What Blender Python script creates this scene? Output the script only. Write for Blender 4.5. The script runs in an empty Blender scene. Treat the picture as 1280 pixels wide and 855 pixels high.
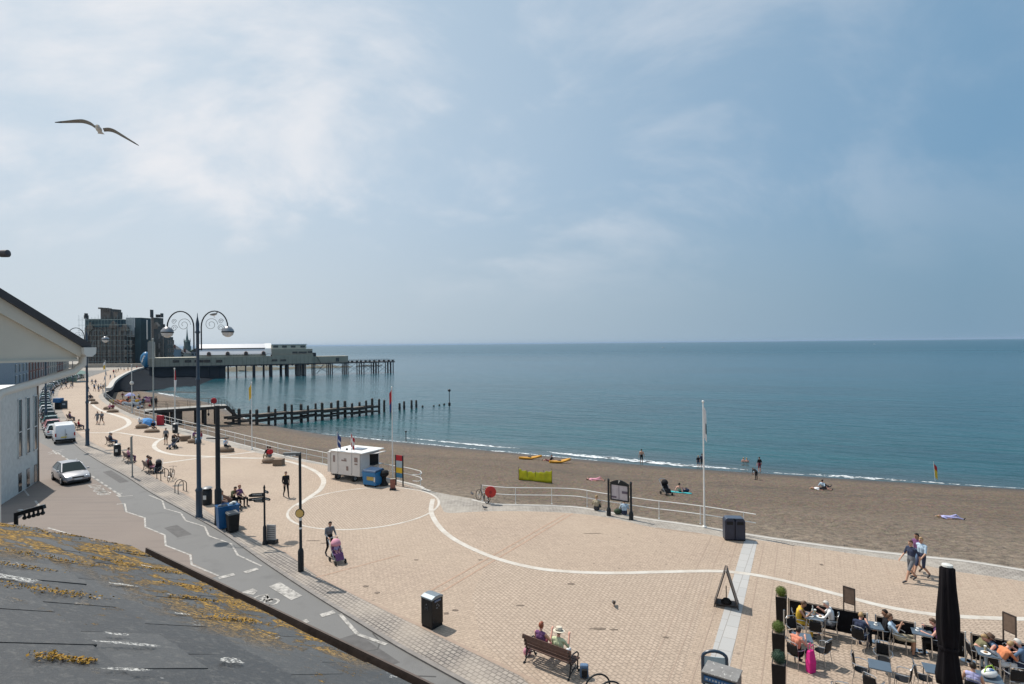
import bpy, math, random
from mathutils import Vector, Matrix
from mathutils.bvhtree import BVHTree
random.seed(7)
R_ = math.radians
SC = bpy.context.scene
COL = SC.collection
# ---------------------------------------------------------------- camera
F, CX, CY = 711.0, 640.0, 427.5
CAM = Vector((0, 0, 10.2))
CROT = Matrix.Rotation(math.pi/2 + R_(.18), 3, 'X') @ Matrix.Rotation(-.0106, 3, 'Z')
def ray(px, py): return (CROT @ Vector(((px-CX)/F, (CY-py)/F, -1))).normalized()
def G(px, py, z=0.0):
    d = ray(px, py); t = (z-CAM.z)/d.z
    return CAM + d*t
def DP(px, py, Y):
    d = ray(px, py); return CAM + d*(Y/d.y)
cd = bpy.data.cameras.new('camera'); cam = bpy.data.objects.new('camera', cd); COL.objects.link(cam)
cam.location = CAM; cam.rotation_euler = CROT.to_euler()
cd.sensor_width = 36; cd.lens = 36*F/1280; cd.clip_start = .05; cd.clip_end = 120000
SC.camera = cam
# ---------------------------------------------------------------- materials
_M = {}
def mat(name, col, rough=.6, metal=0, var=.12, scale=6, bump=0, coat=0, spec=.5, alpha=1, trans=0):
    key = name
    if key in _M: return _M[key]
    m = bpy.data.materials.new(name); m.use_nodes = True; nt = m.node_tree; N = nt.nodes; L = nt.links
    b = N['Principled BSDF']
    b.inputs['Base Color'].default_value = (*col, 1); b.inputs['Roughness'].default_value = rough
    b.inputs['Metallic'].default_value = metal; b.inputs['Specular IOR Level'].default_value = spec if max(col) > .03 else spec*.5
    if coat: b.inputs['Coat Weight'].default_value = coat
    if trans: b.inputs['Transmission Weight'].default_value = trans
    if alpha < 1: b.inputs['Alpha'].default_value = alpha
    if var or bump:
        tc = N.new('ShaderNodeTexCoord'); nz = N.new('ShaderNodeTexNoise')
        nz.inputs['Scale'].default_value = scale; nz.inputs['Detail'].default_value = 5
        L.new(tc.outputs['Object'], nz.inputs['Vector'])
        mx = N.new('ShaderNodeMix'); mx.data_type = 'RGBA'
        lo = tuple(max(0, c*(1-var*1.6)) for c in col); hi = tuple(min(1, c*(1+var*1.6)) for c in col)
        mx.inputs[6].default_value = (*lo, 1); mx.inputs[7].default_value = (*hi, 1)
        L.new(nz.outputs['Fac'], mx.inputs[0]); L.new(mx.outputs[2], b.inputs['Base Color'])
        if bump:
            bp = N.new('ShaderNodeBump'); bp.inputs['Strength'].default_value = bump; bp.inputs['Distance'].default_value = .02
            L.new(nz.outputs['Fac'], bp.inputs['Height']); L.new(bp.outputs[0], b.inputs['Normal'])
    _M[key] = m; return m
class NB:
    """small node-graph writer for the ground materials"""
    def __init__(s, name, rough=.85):
        s.m = bpy.data.materials.new(name); s.m.use_nodes = True; s.N = s.m.node_tree.nodes; s.L = s.m.node_tree.links
        s.b = s.N['Principled BSDF']; s.b.inputs['Roughness'].default_value = rough
        s.tc = s.N.new('ShaderNodeTexCoord'); s.P = s.tc.outputs['Object']
    def mapping(s, rz=0, sc=(1, 1, 1), src=None, loc=(0, 0, 0)):
        n = s.N.new('ShaderNodeMapping'); n.inputs['Rotation'].default_value = (0, 0, rz); n.inputs['Scale'].default_value = sc
        n.inputs['Location'].default_value = loc
        s.L.new(src or s.P, n.inputs[0]); return n.outputs[0]
    def noise(s, scale, detail=4, src=None, rough=.5, dist=0):
        n = s.N.new('ShaderNodeTexNoise'); n.inputs['Scale'].default_value = scale; n.inputs['Detail'].default_value = detail
        n.inputs['Roughness'].default_value = rough; n.inputs['Distortion'].default_value = dist
        s.L.new(src or s.P, n.inputs['Vector']); return n.outputs['Fac']
    def ramp(s, fac, a, b, ca=(0, 0, 0), cb=(1, 1, 1)):
        n = s.N.new('ShaderNodeValToRGB'); e = n.color_ramp.elements
        e[0].position = a; e[1].position = b; e[0].color = (*ca, 1); e[1].color = (*cb, 1)
        s.L.new(fac, n.inputs[0]); return n.outputs[0]
    def mix(s, fac, a, b, mode='MIX'):
        n = s.N.new('ShaderNodeMix'); n.data_type = 'RGBA'; n.blend_type = mode
        for i, v in ((0, fac), (6, a), (7, b)):
            if isinstance(v, tuple): n.inputs[i].default_value = (*v, 1)
            elif isinstance(v, (int, float)): n.inputs[i].default_value = v
            else: s.L.new(v, n.inputs[i])
        return n.outputs[2]
    def math(s, op, a, b=0.0, c=None, clamp=False):
        n = s.N.new('ShaderNodeMath'); n.operation = op; n.use_clamp = clamp
        for i, v in enumerate((a, b) + ((c,) if c is not None else ())):
            if isinstance(v, (int, float)): n.inputs[i].default_value = v
            else: s.L.new(v, n.inputs[i])
        return n.outputs[0]
    def brick(s, vec, w, h, mortar, c1, c2, cm, off=.5):
        n = s.N.new('ShaderNodeTexBrick'); s.L.new(vec, n.inputs[0]); n.offset = off
        n.inputs['Color1'].default_value = (*c1, 1); n.inputs['Color2'].default_value = (*c2, 1); n.inputs['Mortar'].default_value = (*cm, 1)
        n.inputs['Scale'].default_value = 1; n.inputs['Mortar Size'].default_value = mortar
        n.inputs['Brick Width'].default_value = w; n.inputs['Row Height'].default_value = h; return n
    def sep(s, src=None):
        n = s.N.new('ShaderNodeSeparateXYZ'); s.L.new(src or s.P, n.inputs[0]); return n.outputs
    def out(s, col, bump=None, strength=.3, dist=.02, rough=None):
        s.L.new(col, s.b.inputs['Base Color'])
        if bump is not None:
            n = s.N.new('ShaderNodeBump'); n.inputs['Strength'].default_value = strength; n.inputs['Distance'].default_value = dist
            s.L.new(bump, n.inputs['Height']); s.L.new(n.outputs[0], s.b.inputs['Normal'])
        if rough is not None: s.L.new(rough, s.b.inputs['Roughness'])
        return s.m
# ---------------------------------------------------------------- mesh builder
def frame(d):
    d = Vector(d).normalized(); a = Vector((0, 0, 1)) if abs(d.z) < .95 else Vector((1, 0, 0))
    u = d.cross(a).normalized(); return u, d.cross(u).normalized()
class MB:
    def __init__(s): s.v = []; s.f = []; s.m = []
    def add(s, vs, fs, mi=0):
        o = len(s.v); s.v += [tuple(p) for p in vs]; s.f += [tuple(i+o for i in f) for f in fs]; s.m += [mi]*len(fs); return s
    def box(s, c, size, rz=0, mi=0, rot=None):
        x, y, z = (q/2 for q in size); M = rot if rot is not None else Matrix.Rotation(rz, 3, 'Z')
        vs = [Vector(c) + M @ Vector((a*x, b*y, d*z)) for d in (-1, 1) for a, b in ((-1, -1), (1, -1), (1, 1), (-1, 1))]
        return s.add(vs, [(3, 2, 1, 0), (4, 5, 6, 7), (0, 1, 5, 4), (1, 2, 6, 5), (2, 3, 7, 6), (3, 0, 4, 7)], mi)
    def bar(s, a, b, w, h, mi=0):
        """box along a->b, width w (horizontal), height h"""
        a = Vector(a); b = Vector(b); d = (b-a); L = d.length; d.normalize()
        u = d.cross(Vector((0, 0, 1)))
        u = Vector((1, 0, 0)) if u.length < 1e-4 else u.normalized()
        n = u.cross(d)
        M = Matrix((u, d, n)).transposed()
        return s.box((a+b)/2, (w, L, h), rot=M, mi=mi)
    def tube(s, pts, r, n=6, closed=False, mi=0, cap=True):
        pts = [Vector(p) for p in pts]; k = len(pts); rs = r if isinstance(r, (list, tuple)) else [r]*k; vs = []; fs = []
        u = None
        for i, p in enumerate(pts):
            if closed: d = pts[(i+1) % k] - pts[i-1]
            else: d = pts[min(i+1, k-1)] - pts[max(i-1, 0)]
            if d.length < 1e-9: d = Vector((0, 0, 1))
            d.normalize()
            if u is None: u, w = frame(d)
            else:
                u = (u - d*u.dot(d))
                u = frame(d)[0] if u.length < 1e-6 else u.normalized()
                w = d.cross(u)
            for j in range(n):
                a = 2*math.pi*j/n; vs.append(p + (u*math.cos(a) + w*math.sin(a))*rs[i])
        for i in range(k if closed else k-1):
            for j in range(n):
                a, b = i*n+j, i*n+(j+1) % n; c, d2 = ((i+1) % k)*n+(j+1) % n, ((i+1) % k)*n+j
                fs.append((a, b, c, d2))
        if cap and not closed: fs += [tuple(range(n))[::-1], tuple(range((k-1)*n, k*n))]
        return s.add(vs, fs, mi)
    def cyl(s, a, b, r, r2=None, n=10, mi=0): return s.tube([a, b], [r, r if r2 is None else r2], n, mi=mi)
    def ball(s, c, r, n=10, k=6, mi=0, top=None, rot=None):
        r = (r, r, r) if isinstance(r, (int, float)) else r; vs = []; fs = []; M = rot or Matrix.Identity(3)
        for i in range(k+1):
            t = math.pi*i/k
            for j in range(n):
                a = 2*math.pi*j/n
                vs.append(Vector(c) + M @ Vector((r[0]*math.sin(t)*math.cos(a), r[1]*math.sin(t)*math.sin(a), r[2]*math.cos(t))))
        for i in range(k):
            for j in range(n): fs.append((i*n+j, (i+1)*n+j, (i+1)*n+(j+1) % n, i*n+(j+1) % n))
        return s.add(vs, fs, mi)
    def lathe(s, prof, n=12, c=(0, 0, 0), mi=0):
        vs = []; fs = []; k = len(prof)
        for r, z in prof:
            for j in range(n):
                a = 2*math.pi*j/n; vs.append((c[0]+r*math.cos(a), c[1]+r*math.sin(a), c[2]+z))
        for i in range(k-1):
            for j in range(n): fs.append((i*n+j, i*n+(j+1) % n, (i+1)*n+(j+1) % n, (i+1)*n+j))
        fs += [tuple(range(n))[::-1], tuple(range((k-1)*n, k*n))]
        return s.add(vs, fs, mi)
    def loft(s, rings, cap=True, closed=True, mi=0):
        n = len(rings[0]); vs = [p for r in rings for p in r]; fs = []
        for i in range(len(rings)-1):
            for j in range(n if closed else n-1):
                fs.append((i*n+j, i*n+(j+1) % n, (i+1)*n+(j+1) % n, (i+1)*n+j))
        if cap: fs += [tuple(range(n))[::-1], tuple(range((len(rings)-1)*n, len(rings)*n))]
        return s.add(vs, fs, mi)
    def prism(s, poly, z0, z1, mi=0):
        n = len(poly); return s.loft([[(p[0], p[1], z0) for p in poly], [(p[0], p[1], z1) for p in poly]], mi=mi)
    def sheet(s, poly, z, mi=0): return s.add([(p[0], p[1], z) for p in poly], [tuple(range(len(poly)))], mi)
    def strip(s, pts, w, z, closed=False, mi=0):
        pts = [Vector((p[0], p[1], 0)) for p in pts]; k = len(pts); A = []; B = []
        for i, p in enumerate(pts):
            d = (pts[(i+1) % k]-pts[i-1]) if closed else (pts[min(i+1, k-1)]-pts[max(i-1, 0)])
            d.normalize(); q = Vector((-d.y, d.x, 0)); ww = w[i] if isinstance(w, list) else w
            A.append((p.x+q.x*ww/2, p.y+q.y*ww/2, z)); B.append((p.x-q.x*ww/2, p.y-q.y*ww/2, z))
        fs = [(i, k+i, k+(i+1) % k, (i+1) % k) for i in range(k if closed else k-1)]
        return s.add(A+B, fs, mi)
    def build(s, name, mats, parent=None, smooth=False, bevel=0, subsurf=0, loc=None):
        me = bpy.data.meshes.new(name); me.from_pydata(s.v, [], s.f); me.validate(clean_customdata=False)
        if not isinstance(mats, (list, tuple)): mats = [mats]
        for m in mats: me.materials.append(m)
        if len(me.polygons) == len(s.m): me.polygons.foreach_set('material_index', s.m)
        if smooth:
            me.polygons.foreach_set('use_smooth', [True]*len(me.polygons))
            if smooth != 'all':
                try: me.set_sharp_from_angle(angle=R_(38))
                except Exception: pass
        me.update()
        o = bpy.data.objects.new(name, me); COL.objects.link(o); o.parent = parent
        if loc is not None: o.location = loc
        if bevel:
            b = o.modifiers.new('bevel', 'BEVEL'); b.width = bevel; b.segments = 2; b.limit_method = 'ANGLE'; b.angle_limit = R_(40)
        if subsurf:
            b = o.modifiers.new('subsurf', 'SUBSURF'); b.levels = subsurf; b.render_levels = subsurf
        return o
def tag(o, label=None, cat=None, group=None, kind=None):
    for k, v in (('label', label), ('category', cat), ('group', group), ('kind', kind)):
        if v: o[k] = v
    return o
def thing(name, label, cat, loc=(0, 0, 0), rz=0, group=None):
    o = bpy.data.objects.new(name, None); COL.objects.link(o); o.empty_display_size = .1
    o.location = loc; o.rotation_euler = (0, 0, rz); return tag(o, label, cat, group)
def kids(o): return [c for c in bpy.data.objects if c.parent is o]
def dup(root, loc, rz=0, label=None, group=None, scale=None, swap=None):
    def cp(o, par):
        c = o.copy(); COL.objects.link(c); c.parent = par
        if swap and o.type == 'MESH':
            for i, sl in enumerate(o.material_slots):
                if sl.material and sl.material.name in swap:
                    c.material_slots[i].link = 'OBJECT'; c.material_slots[i].material = swap[sl.material.name]
        for k in kids(o): cp(k, c)
        return c
    r = cp(root, None); r.location = loc; r.rotation_euler = (0, 0, rz)
    if scale: r.scale = (scale,)*3
    if label: r['label'] = label
    if group: r['group'] = group
    return r
def cr(pts, n=6, closed=False):
    """catmull-rom through 2-D/3-D points"""
    P = [Vector(p) for p in pts]; out = []; k = len(P)
    rng = range(k if closed else k-1)
    for i in rng:
        if closed: a, b, c, d = P[i-1], P[i], P[(i+1) % k], P[(i+2) % k]
        else: a, b, c, d = P[max(i-1, 0)], P[i], P[i+1], P[min(i+2, k-1)]
        for j in range(n):
            t = j/n; out.append(.5*((2*b)+(c-a)*t+(2*a-5*b+4*c-d)*t*t+(3*b-a-3*c+d)*t**3))
    if not closed: out.append(P[-1])
    return out
def heading(dx, dy): return math.atan2(dy, dx) - math.pi/2
# ---------------------------------------------------------------- light
SUN_EL = R_(57); SX, SY = -.765, .644      # horizontal direction towards the sun
sd = Vector((SX*math.cos(SUN_EL), SY*math.cos(SUN_EL), math.sin(SUN_EL)))
sl = bpy.data.lights.new('sun', 'SUN'); sl.energy = 4.5; sl.angle = R_(.55); sl.color = (1, .94, .85)
so = bpy.data.objects.new('sun', sl); COL.objects.link(so); so.rotation_euler = sd.to_track_quat('Z', 'Y').to_euler()
w = bpy.data.worlds.new('World'); SC.world = w; w.use_nodes = True
N = w.node_tree.nodes; L = w.node_tree.links
bg = N['Background']; bg.inputs[1].default_value = .12
sky = N.new('ShaderNodeTexSky'); sky.sky_type = 'NISHITA'; sky.sun_disc = False
sky.sun_elevation = SUN_EL; sky.sun_rotation = math.atan2(SX, SY); sky.air_density = 1.0; sky.dust_density = 3.0; sky.ozone_density = 1.2
def wn(t, **k):
    n = N.new(t)
    for a, b in k.items(): setattr(n, a, b)
    return n
def wm(op, a, b=0.0, clamp=False):
    n = N.new('ShaderNodeMath'); n.operation = op; n.use_clamp = clamp
    for i, v in enumerate((a, b)):
        if isinstance(v, (int, float)): n.inputs[i].default_value = v
        else: L.new(v, n.inputs[i])
    return n.outputs[0]
def wmix(f, a, b):
    n = N.new('ShaderNodeMix'); n.data_type = 'RGBA'
    for i, v in ((0, f), (6, a), (7, b)):
        if isinstance(v, tuple): n.inputs[i].default_value = (*v, 1)
        elif isinstance(v, (int, float)): n.inputs[i].default_value = v
        else: L.new(v, n.inputs[i])
    return n.outputs[2]
tc = N.new('ShaderNodeTexCoord'); sp = N.new('ShaderNodeSeparateXYZ'); L.new(tc.outputs['Generated'], sp.inputs[0])
X, Y, Z = sp.outputs
SKR, SKL = -42, (1.40, 9.02, 0)
# thin high cloud: noise laid on a flat layer above the viewer
zc = wm('ADD', wm('MAXIMUM', Z, 0.0), .62)
cb = N.new('ShaderNodeCombineXYZ'); L.new(wm('DIVIDE', X, zc), cb.inputs[0]); L.new(wm('DIVIDE', Y, zc), cb.inputs[1])
mp = N.new('ShaderNodeMapping'); mp.inputs['Rotation'].default_value = (0, 0, R_(SKR)); mp.inputs['Scale'].default_value = (.8, 1.25, 1)
mp.inputs['Location'].default_value = SKL; L.new(cb.outputs[0], mp.inputs[0])
n1 = wn('ShaderNodeTexNoise'); n1.inputs['Scale'].default_value = 2.9; n1.inputs['Detail'].default_value = 8; n1.inputs['Roughness'].default_value = .56; n1.inputs['Distortion'].default_value = .30
L.new(mp.outputs[0], n1.inputs['Vector'])
rp = N.new('ShaderNodeMapRange'); rp.interpolation_type = 'SMOOTHSTEP'; L.new(n1.outputs[0], rp.inputs[0])
rp.inputs[1].default_value = .43; rp.inputs[2].default_value = .68
n2 = wn('ShaderNodeTexNoise'); n2.inputs['Scale'].default_value = .55; n2.inputs['Detail'].default_value = 3; L.new(mp.outputs[0], n2.inputs['Vector'])
# the veil of cloud thickens towards the sun side (left)
lf = N.new('ShaderNodeMapRange'); L.new(X, lf.inputs[0]); lf.inputs[1].default_value = .62; lf.inputs[2].default_value = -.50
hz = N.new('ShaderNodeMapRange'); hz.interpolation_type = 'SMOOTHSTEP'; L.new(Z, hz.inputs[0]); hz.inputs[1].default_value = .03; hz.inputs[2].default_value = .24
cf = wm('MULTIPLY', wm('MULTIPLY', rp.outputs[0], wm('ADD', wm('MULTIPLY', lf.outputs[0], .85), .10)), hz.outputs[0])
veil = wm('ADD', wm('MULTIPLY', lf.outputs[0], .96), wm('MULTIPLY', wm('SUBTRACT', n2.outputs[0], .5), .35), clamp=True)
low = N.new('ShaderNodeMapRange'); low.interpolation_type = 'SMOOTHSTEP'; L.new(Z, low.inputs[0]); low.inputs[1].default_value = .28; low.inputs[2].default_value = -.02
c0 = wmix(.80, sky.outputs[0], (1.50, 2.95, 4.45))
c0 = wmix(wm('MULTIPLY', low.outputs[0], .85), c0, (1.80, 2.85, 3.80))
v1 = wmix(low.outputs[0], (4.8, 5.7, 6.6), (5.2, 5.75, 6.15))
c1 = wmix(veil, c0, v1)
c2 = wmix(cf, c1, (7.1, 7.15, 7.4))
L.new(c2, bg.inputs[0])
SC.view_settings.view_transform = 'Standard'; SC.view_settings.look = 'None'; SC.view_settings.exposure = 0; SC.view_settings.gamma = 1
SC.cycles.max_bounces = 6; SC.cycles.diffuse_bounces = 3; SC.cycles.glossy_bounces = 3; SC.cycles.transparent_max_bounces = 12
SC.cycles.use_denoising = True
SC.cycles.volume_bounces = 0; SC.cycles.volume_step_rate = 20; SC.cycles.caustics_reflective = False; SC.cycles.caustics_refractive = False
# ================================================================ SETTING
UX = Vector((.878, -.479, 0)).normalized(); WX = Vector((-.479, -.878, 0)).normalized()   # paving grid: along / towards the houses
GRID = math.atan2(UX.y, UX.x)
def gp(*pts, z=0): return [G(x, y, z) for x, y in pts]
EDGE_PX = [(185, 459), (167, 464.6), (153, 471.6), (143.8, 478.7), (139, 487), (130, 492), (131.5, 498), (147, 509), (165, 517.5), (190, 525.5),
           (220, 534), (258, 544), (296, 554), (330, 563), (354, 569.5), (400, 579), (440, 588), (480, 597), (522, 607), (532, 612), (560, 618), (592, 623.5),
           (610, 627.5), (632, 629.5), (695, 631), (725, 633), (750, 637), (808, 647), (841, 651.5), (875, 656.5), (945, 668), (1000, 676), (1065, 684.5), (1164, 695), (1203, 699), (1280, 711), (1500, 750), (1900, 830)]
edge = [Vector((p.x, p.y, 0)) for p in cr(gp(*EDGE_PX), 4)]
far_edge = [edge[0] + Vector((-30, 60, 0)), edge[0] + Vector((-140, 260, 0)), edge[0] + Vector((-900, 900, 0))]
land = [Vector((400, -130, 0)), *edge[::-1], *far_edge, Vector((-4000, 1500, 0)), Vector((-4000, -3000, 0)), Vector((400, -3000, 0))]
# ---- materials
nb = NB('paving_blocks', .8)
v = nb.mapping(-GRID)
br = nb.brick(v, .25, .125, .011, (.46, .350, .268), (.32, .242, .183), (.115, .088, .070))
big = nb.noise(.18, 3); med = nb.noise(1.3, 4); fine = nb.ramp(nb.noise(9, 5, rough=.8), .38, .62)
c = nb.mix(nb.ramp(big, .35, .7), br.outputs['Color'], (.44, .35, .262), 'MIX'); c = nb.mix(.55, br.outputs['Color'], c)
c = nb.mix(nb.math('MULTIPLY', nb.ramp(med, .5, .75), .45), c, (.33, .25, .185))
c = nb.mix(nb.math('MULTIPLY', nb.ramp(nb.noise(.55, 5, rough=.65), .58, .74), .30), c, (.30, .235, .185))
c = nb.mix(.42, c, nb.mix(fine, (.222, .168, .126), (.515, .398, .305)))
vor = nb.N.new('ShaderNodeTexVoronoi'); vor.inputs['Scale'].default_value = .9; nb.L.new(nb.P, vor.inputs['Vector'])
c = nb.mix(nb.ramp(vor.outputs['Distance'], .05, .075, (.65, .65, .65), (0, 0, 0)), c, (.17, .13, .10))
M_PAVE = nb.out(c, br.outputs['Fac'], .25, -.01)
nb = NB('fine_setts', .8)
v = nb.mapping(-GRID + .5)
br = nb.brick(v, .19, .15, .022, (.48, .375, .29), (.38, .29, .22), (.235, .18, .138))
c = nb.mix(nb.math('MULTIPLY', nb.ramp(nb.noise(.5, 5), .4, .7), .35), br.outputs['Color'], (.30, .235, .18))
c = nb.mix(.3, c, nb.mix(nb.ramp(nb.noise(7, 5, rough=.8), .38, .62), (.20, .155, .12), (.54, .43, .335)))
M_SETT = nb.out(c, br.outputs['Fac'], .3, -.01)
nb = NB('grey_block_footway', .85)
v = nb.mapping(R_(44))
br = nb.brick(v, .21, .17, .022, (.33, .29, .255), (.23, .20, .18), (.10, .09, .08))
c = nb.mix(nb.math('MULTIPLY', nb.ramp(nb.noise(.4, 4), .4, .65), .55), br.outputs['Color'], (.42, .36, .30))
M_FOOT = nb.out(c, br.outputs['Fac'], .4, -.02)
nb = NB('grey_cobbles', .85)
v = nb.mapping(-GRID)
br = nb.brick(v, .24, .2, .025, (.33, .30, .275), (.24, .22, .20), (.12, .105, .095))
c = nb.mix(nb.math('MULTIPLY', nb.ramp(nb.noise(.35, 5), .4, .65), .7), br.outputs['Color'], (.42, .38, .33))
c = nb.mix(.5, c, nb.mix(nb.ramp(nb.noise(1.8, 6, rough=.75), .35, .65), (.20, .175, .15), (.44, .40, .345)))
M_COB = nb.out(c, br.outputs['Fac'], .4, -.02)
nb = NB('concrete_edge', .8)
c = nb.mix(nb.noise(2.5, 6), (.36, .34, .31), (.56, .53, .49)); M_CONC = nb.out(c, nb.noise(20, 3), .2)
nb = NB('asphalt', .85)
c = nb.mix(nb.noise(.35, 5, rough=.6), (.13, .127, .124), (.19, .185, .178)); c = nb.mix(.4, c, nb.mix(nb.noise(35, 2), (.08, .08, .08), (.24, .235, .23)))
c = nb.mix(nb.math('MULTIPLY', nb.ramp(nb.noise(.9, 5), .55, .75), .4), c, (.085, .082, .08))
M_ASPH = nb.out(c, nb.noise(60, 2), .25, .01)
nb = NB('brown_asphalt', .85)
c = nb.mix(nb.noise(.3, 5, rough=.65), (.16, .125, .105), (.235, .19, .16)); c = nb.mix(.35, c, nb.mix(nb.noise(30, 2), (.12, .10, .09), (.30, .25, .22)))
v2 = nb.mapping(R_(44), (.15, 2.2, 1)); c = nb.mix(nb.math('MULTIPLY', nb.ramp(nb.noise(1, 4, src=v2), .5, .75), .35), c, (.11, .095, .088))
M_BROWN = nb.out(c, nb.noise(60, 2), .25, .01)
nb = NB('road_paint', .7)
c = nb.mix(nb.ramp(nb.noise(4, 6, rough=.7), .38, .58), (.18, .17, .16), (.46, .435, .40)); M_PAINT = nb.out(c)
nb = NB('white_stone_band', .7)
c = nb.mix(nb.ramp(nb.noise(1.1, 7, rough=.75), .30, .62), (.42, .36, .30), (.56, .53, .48)); M_BAND = nb.out(c)
nb = NB('pale_stone_band', .75)
br = nb.brick(nb.mapping(-GRID + math.pi/2), .9, .45, .012, (.42, .41, .395), (.385, .38, .37), (.26, .24, .22)); M_BAND2 = nb.out(br.outputs['Color'])
nb = NB('dark_blocks_line', .8); c = nb.mix(nb.noise(5, 4), (.27, .20, .155), (.40, .30, .23)); M_LINE = nb.out(c)
nb = NB('shingle', .9)
z = nb.sep()[2]
shore = nb.mapping(R_(26), (.35, 1.6, 1))
pat = nb.noise(.16, 6, src=shore, rough=.62)
c = nb.mix(nb.ramp(pat, .35, .65), (.165, .122, .088), (.33, .255, .19))
c = nb.mix(nb.math('MULTIPLY', nb.ramp(nb.noise(1.1, 6, src=shore, rough=.75), .50, .64), .7), c, (.12, .11, .10))
c = nb.mix(nb.math('MULTIPLY', nb.ramp(nb.noise(.35, 5, rough=.7), .52, .68), .55), c, (.40, .33, .265))
c = nb.mix(.5, c, nb.mix(nb.ramp(nb.noise(1.3, 5, rough=.8), .36, .64), (.11, .082, .062), (.40, .315, .24)))
peb = nb.N.new('ShaderNodeTexVoronoi'); peb.inputs['Scale'].default_value = 7; nb.L.new(nb.P, peb.inputs['Vector'])
c = nb.mix(.55, c, nb.mix(nb.ramp(nb.noise(5, 7, rough=.85), .38, .62), (.06, .046, .036), (.42, .34, .27)))
c = nb.mix(.22, c, peb.outputs['Color'], 'SOFT_LIGHT')
zn = nb.math('ADD', z, nb.math('MULTIPLY', nb.math('SUBTRACT', nb.noise(.12, 5), .5), 1.6))
up = nb.N.new('ShaderNodeMapRange'); nb.L.new(zn, up.inputs[0]); up.inputs[1].default_value = -1.7; up.inputs[2].default_value = -.3
c = nb.mix(nb.math('MULTIPLY', up.outputs[0], .8), c, nb.mix(nb.ramp(nb.noise(2.2, 6, rough=.8), .38, .6), (.20, .17, .14), (.52, .44, .36)))
wl = nb.math('MULTIPLY', nb.ramp(nb.math('ABSOLUTE', nb.math('ADD', zn, 3.0)), .0, .35, (1, 1, 1), (0, 0, 0)), nb.ramp(nb.noise(.8, 6, src=shore, rough=.8), .46, .58))
c = nb.mix(nb.math('MULTIPLY', wl, .6), c, (.10, .095, .09))
c = nb.mix(1.0, c, (.84, .785, .72), 'MULTIPLY')
wetn = nb.math('ADD', z, nb.math('MULTIPLY', nb.noise(.25, 3), .5))
wet = nb.N.new('ShaderNodeMapRange'); nb.L.new(wetn, wet.inputs[0]); wet.inputs[1].default_value = -3.75; wet.inputs[2].default_value = -4.15
c = nb.mix(wet.outputs[0], c, (.105, .08, .062))
rg = nb.math('SUBTRACT', .92, nb.math('MULTIPLY', wet.outputs[0], .35))
hgt = nb.math('ADD', nb.math('MULTIPLY', nb.noise(1.5, 6, rough=.75), 2.6), nb.math('MULTIPLY', nb.noise(.7, 4, src=shore), 1.6))
M_SHING = nb.out(c, hgt, 1.0, .28, rg)
nb = NB('dark_wet_stone', .75)
c = nb.mix(nb.noise(.5, 6, rough=.7), (.022, .026, .03), (.075, .075, .07)); M_DARKROCK = nb.out(c, nb.noise(1.5, 6), .8, .3); nb.b.inputs['Specular IOR Level'].default_value = .1
nb = NB('shaded_sea_wall_stone', .9)  # near-black tone carries the shade of the backlit wall in its colour
c = nb.mix(nb.noise(.25, 6, rough=.7), (.004, .007, .012), (.016, .021, .028)); M_WALLSHADE = nb.out(c, nb.noise(2, 5), .5, .1); nb.b.inputs['Specular IOR Level'].default_value = .05
nb = NB('grass_reef', .9)
c = nb.mix(nb.noise(.15, 6, rough=.7), (.05, .05, .035), (.16, .14, .10)); M_REEF = nb.out(c, nb.noise(.5, 6), .9, .5)
# sea
nb = NB('sea_water', .12)
shn = (.43, .903)   # seaward normal of the shore line
xyz = nb.sep(); dd = nb.math('SUBTRACT', nb.math('ADD', nb.math('MULTIPLY', xyz[0], shn[0]), nb.math('MULTIPLY', xyz[1], shn[1])), 71.3)
dd = nb.math('ADD', dd, nb.math('MULTIPLY', nb.math('SUBTRACT', nb.noise(.03, 4), .5), 18))
def rng(src, a, b):
    n = nb.N.new('ShaderNodeMapRange'); n.interpolation_type = 'SMOOTHSTEP'; nb.L.new(src, n.inputs[0]); n.inputs[1].default_value = a; n.inputs[2].default_value = b; return n.outputs[0]
c = nb.mix(rng(dd, -2, 9), (.085, .095, .09), (.010, .088, .098))
c = nb.mix(rng(dd, 10, 60), c, (.004, .078, .102))
c = nb.mix(rng(dd, 50, 260), c, (.008, .080, .132))
alg = nb.mapping(R_(26))
streak = nb.noise(1, 5, src=nb.mapping(0, (.012, .07, 1), alg), rough=.6)
c = nb.mix(nb.math('MULTIPLY', nb.ramp(streak, .40, .60), .6), c, (.006, .034, .048))
w1 = nb.noise(1, 3, src=nb.mapping(0, (.35, 1.5, 1), alg), dist=.4)
w2 = nb.noise(1, 3, src=nb.mapping(R_(10), (.10, .42, 1), alg), dist=.5)
w3 = nb.noise(1, 2, src=nb.mapping(R_(-8), (1.4, 4.5, 1), alg))
h = nb.math('ADD', nb.math('ADD', nb.math('MULTIPLY', w1, .6), nb.math('MULTIPLY', w2, 1.7)), nb.math('MULTIPLY', w3, .10))
ripple = nb.ramp(w1, .36, .62, (.15, .15, .15), (.95, .95, .95))
c = nb.mix(.35, c, nb.mix(ripple, (.006, .038, .05), (.03, .10, .125)))
M_SEA = nb.out(c, h, .55, .5, nb.math('ADD', .14, nb.math('MULTIPLY', rng(dd, 100, 900), .14)))
nb.b.inputs['Specular IOR Level'].default_value = .17
nb = NB('sea_foam', .6)
c = nb.mix(nb.noise(2, 4), (.62, .66, .68), (.85, .87, .88)); nb.out(c)
al = nb.ramp(nb.noise(1.6, 6, rough=.75), .44, .56); nb.L.new(al, nb.b.inputs['Alpha']); M_FOAM = nb.m
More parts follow.
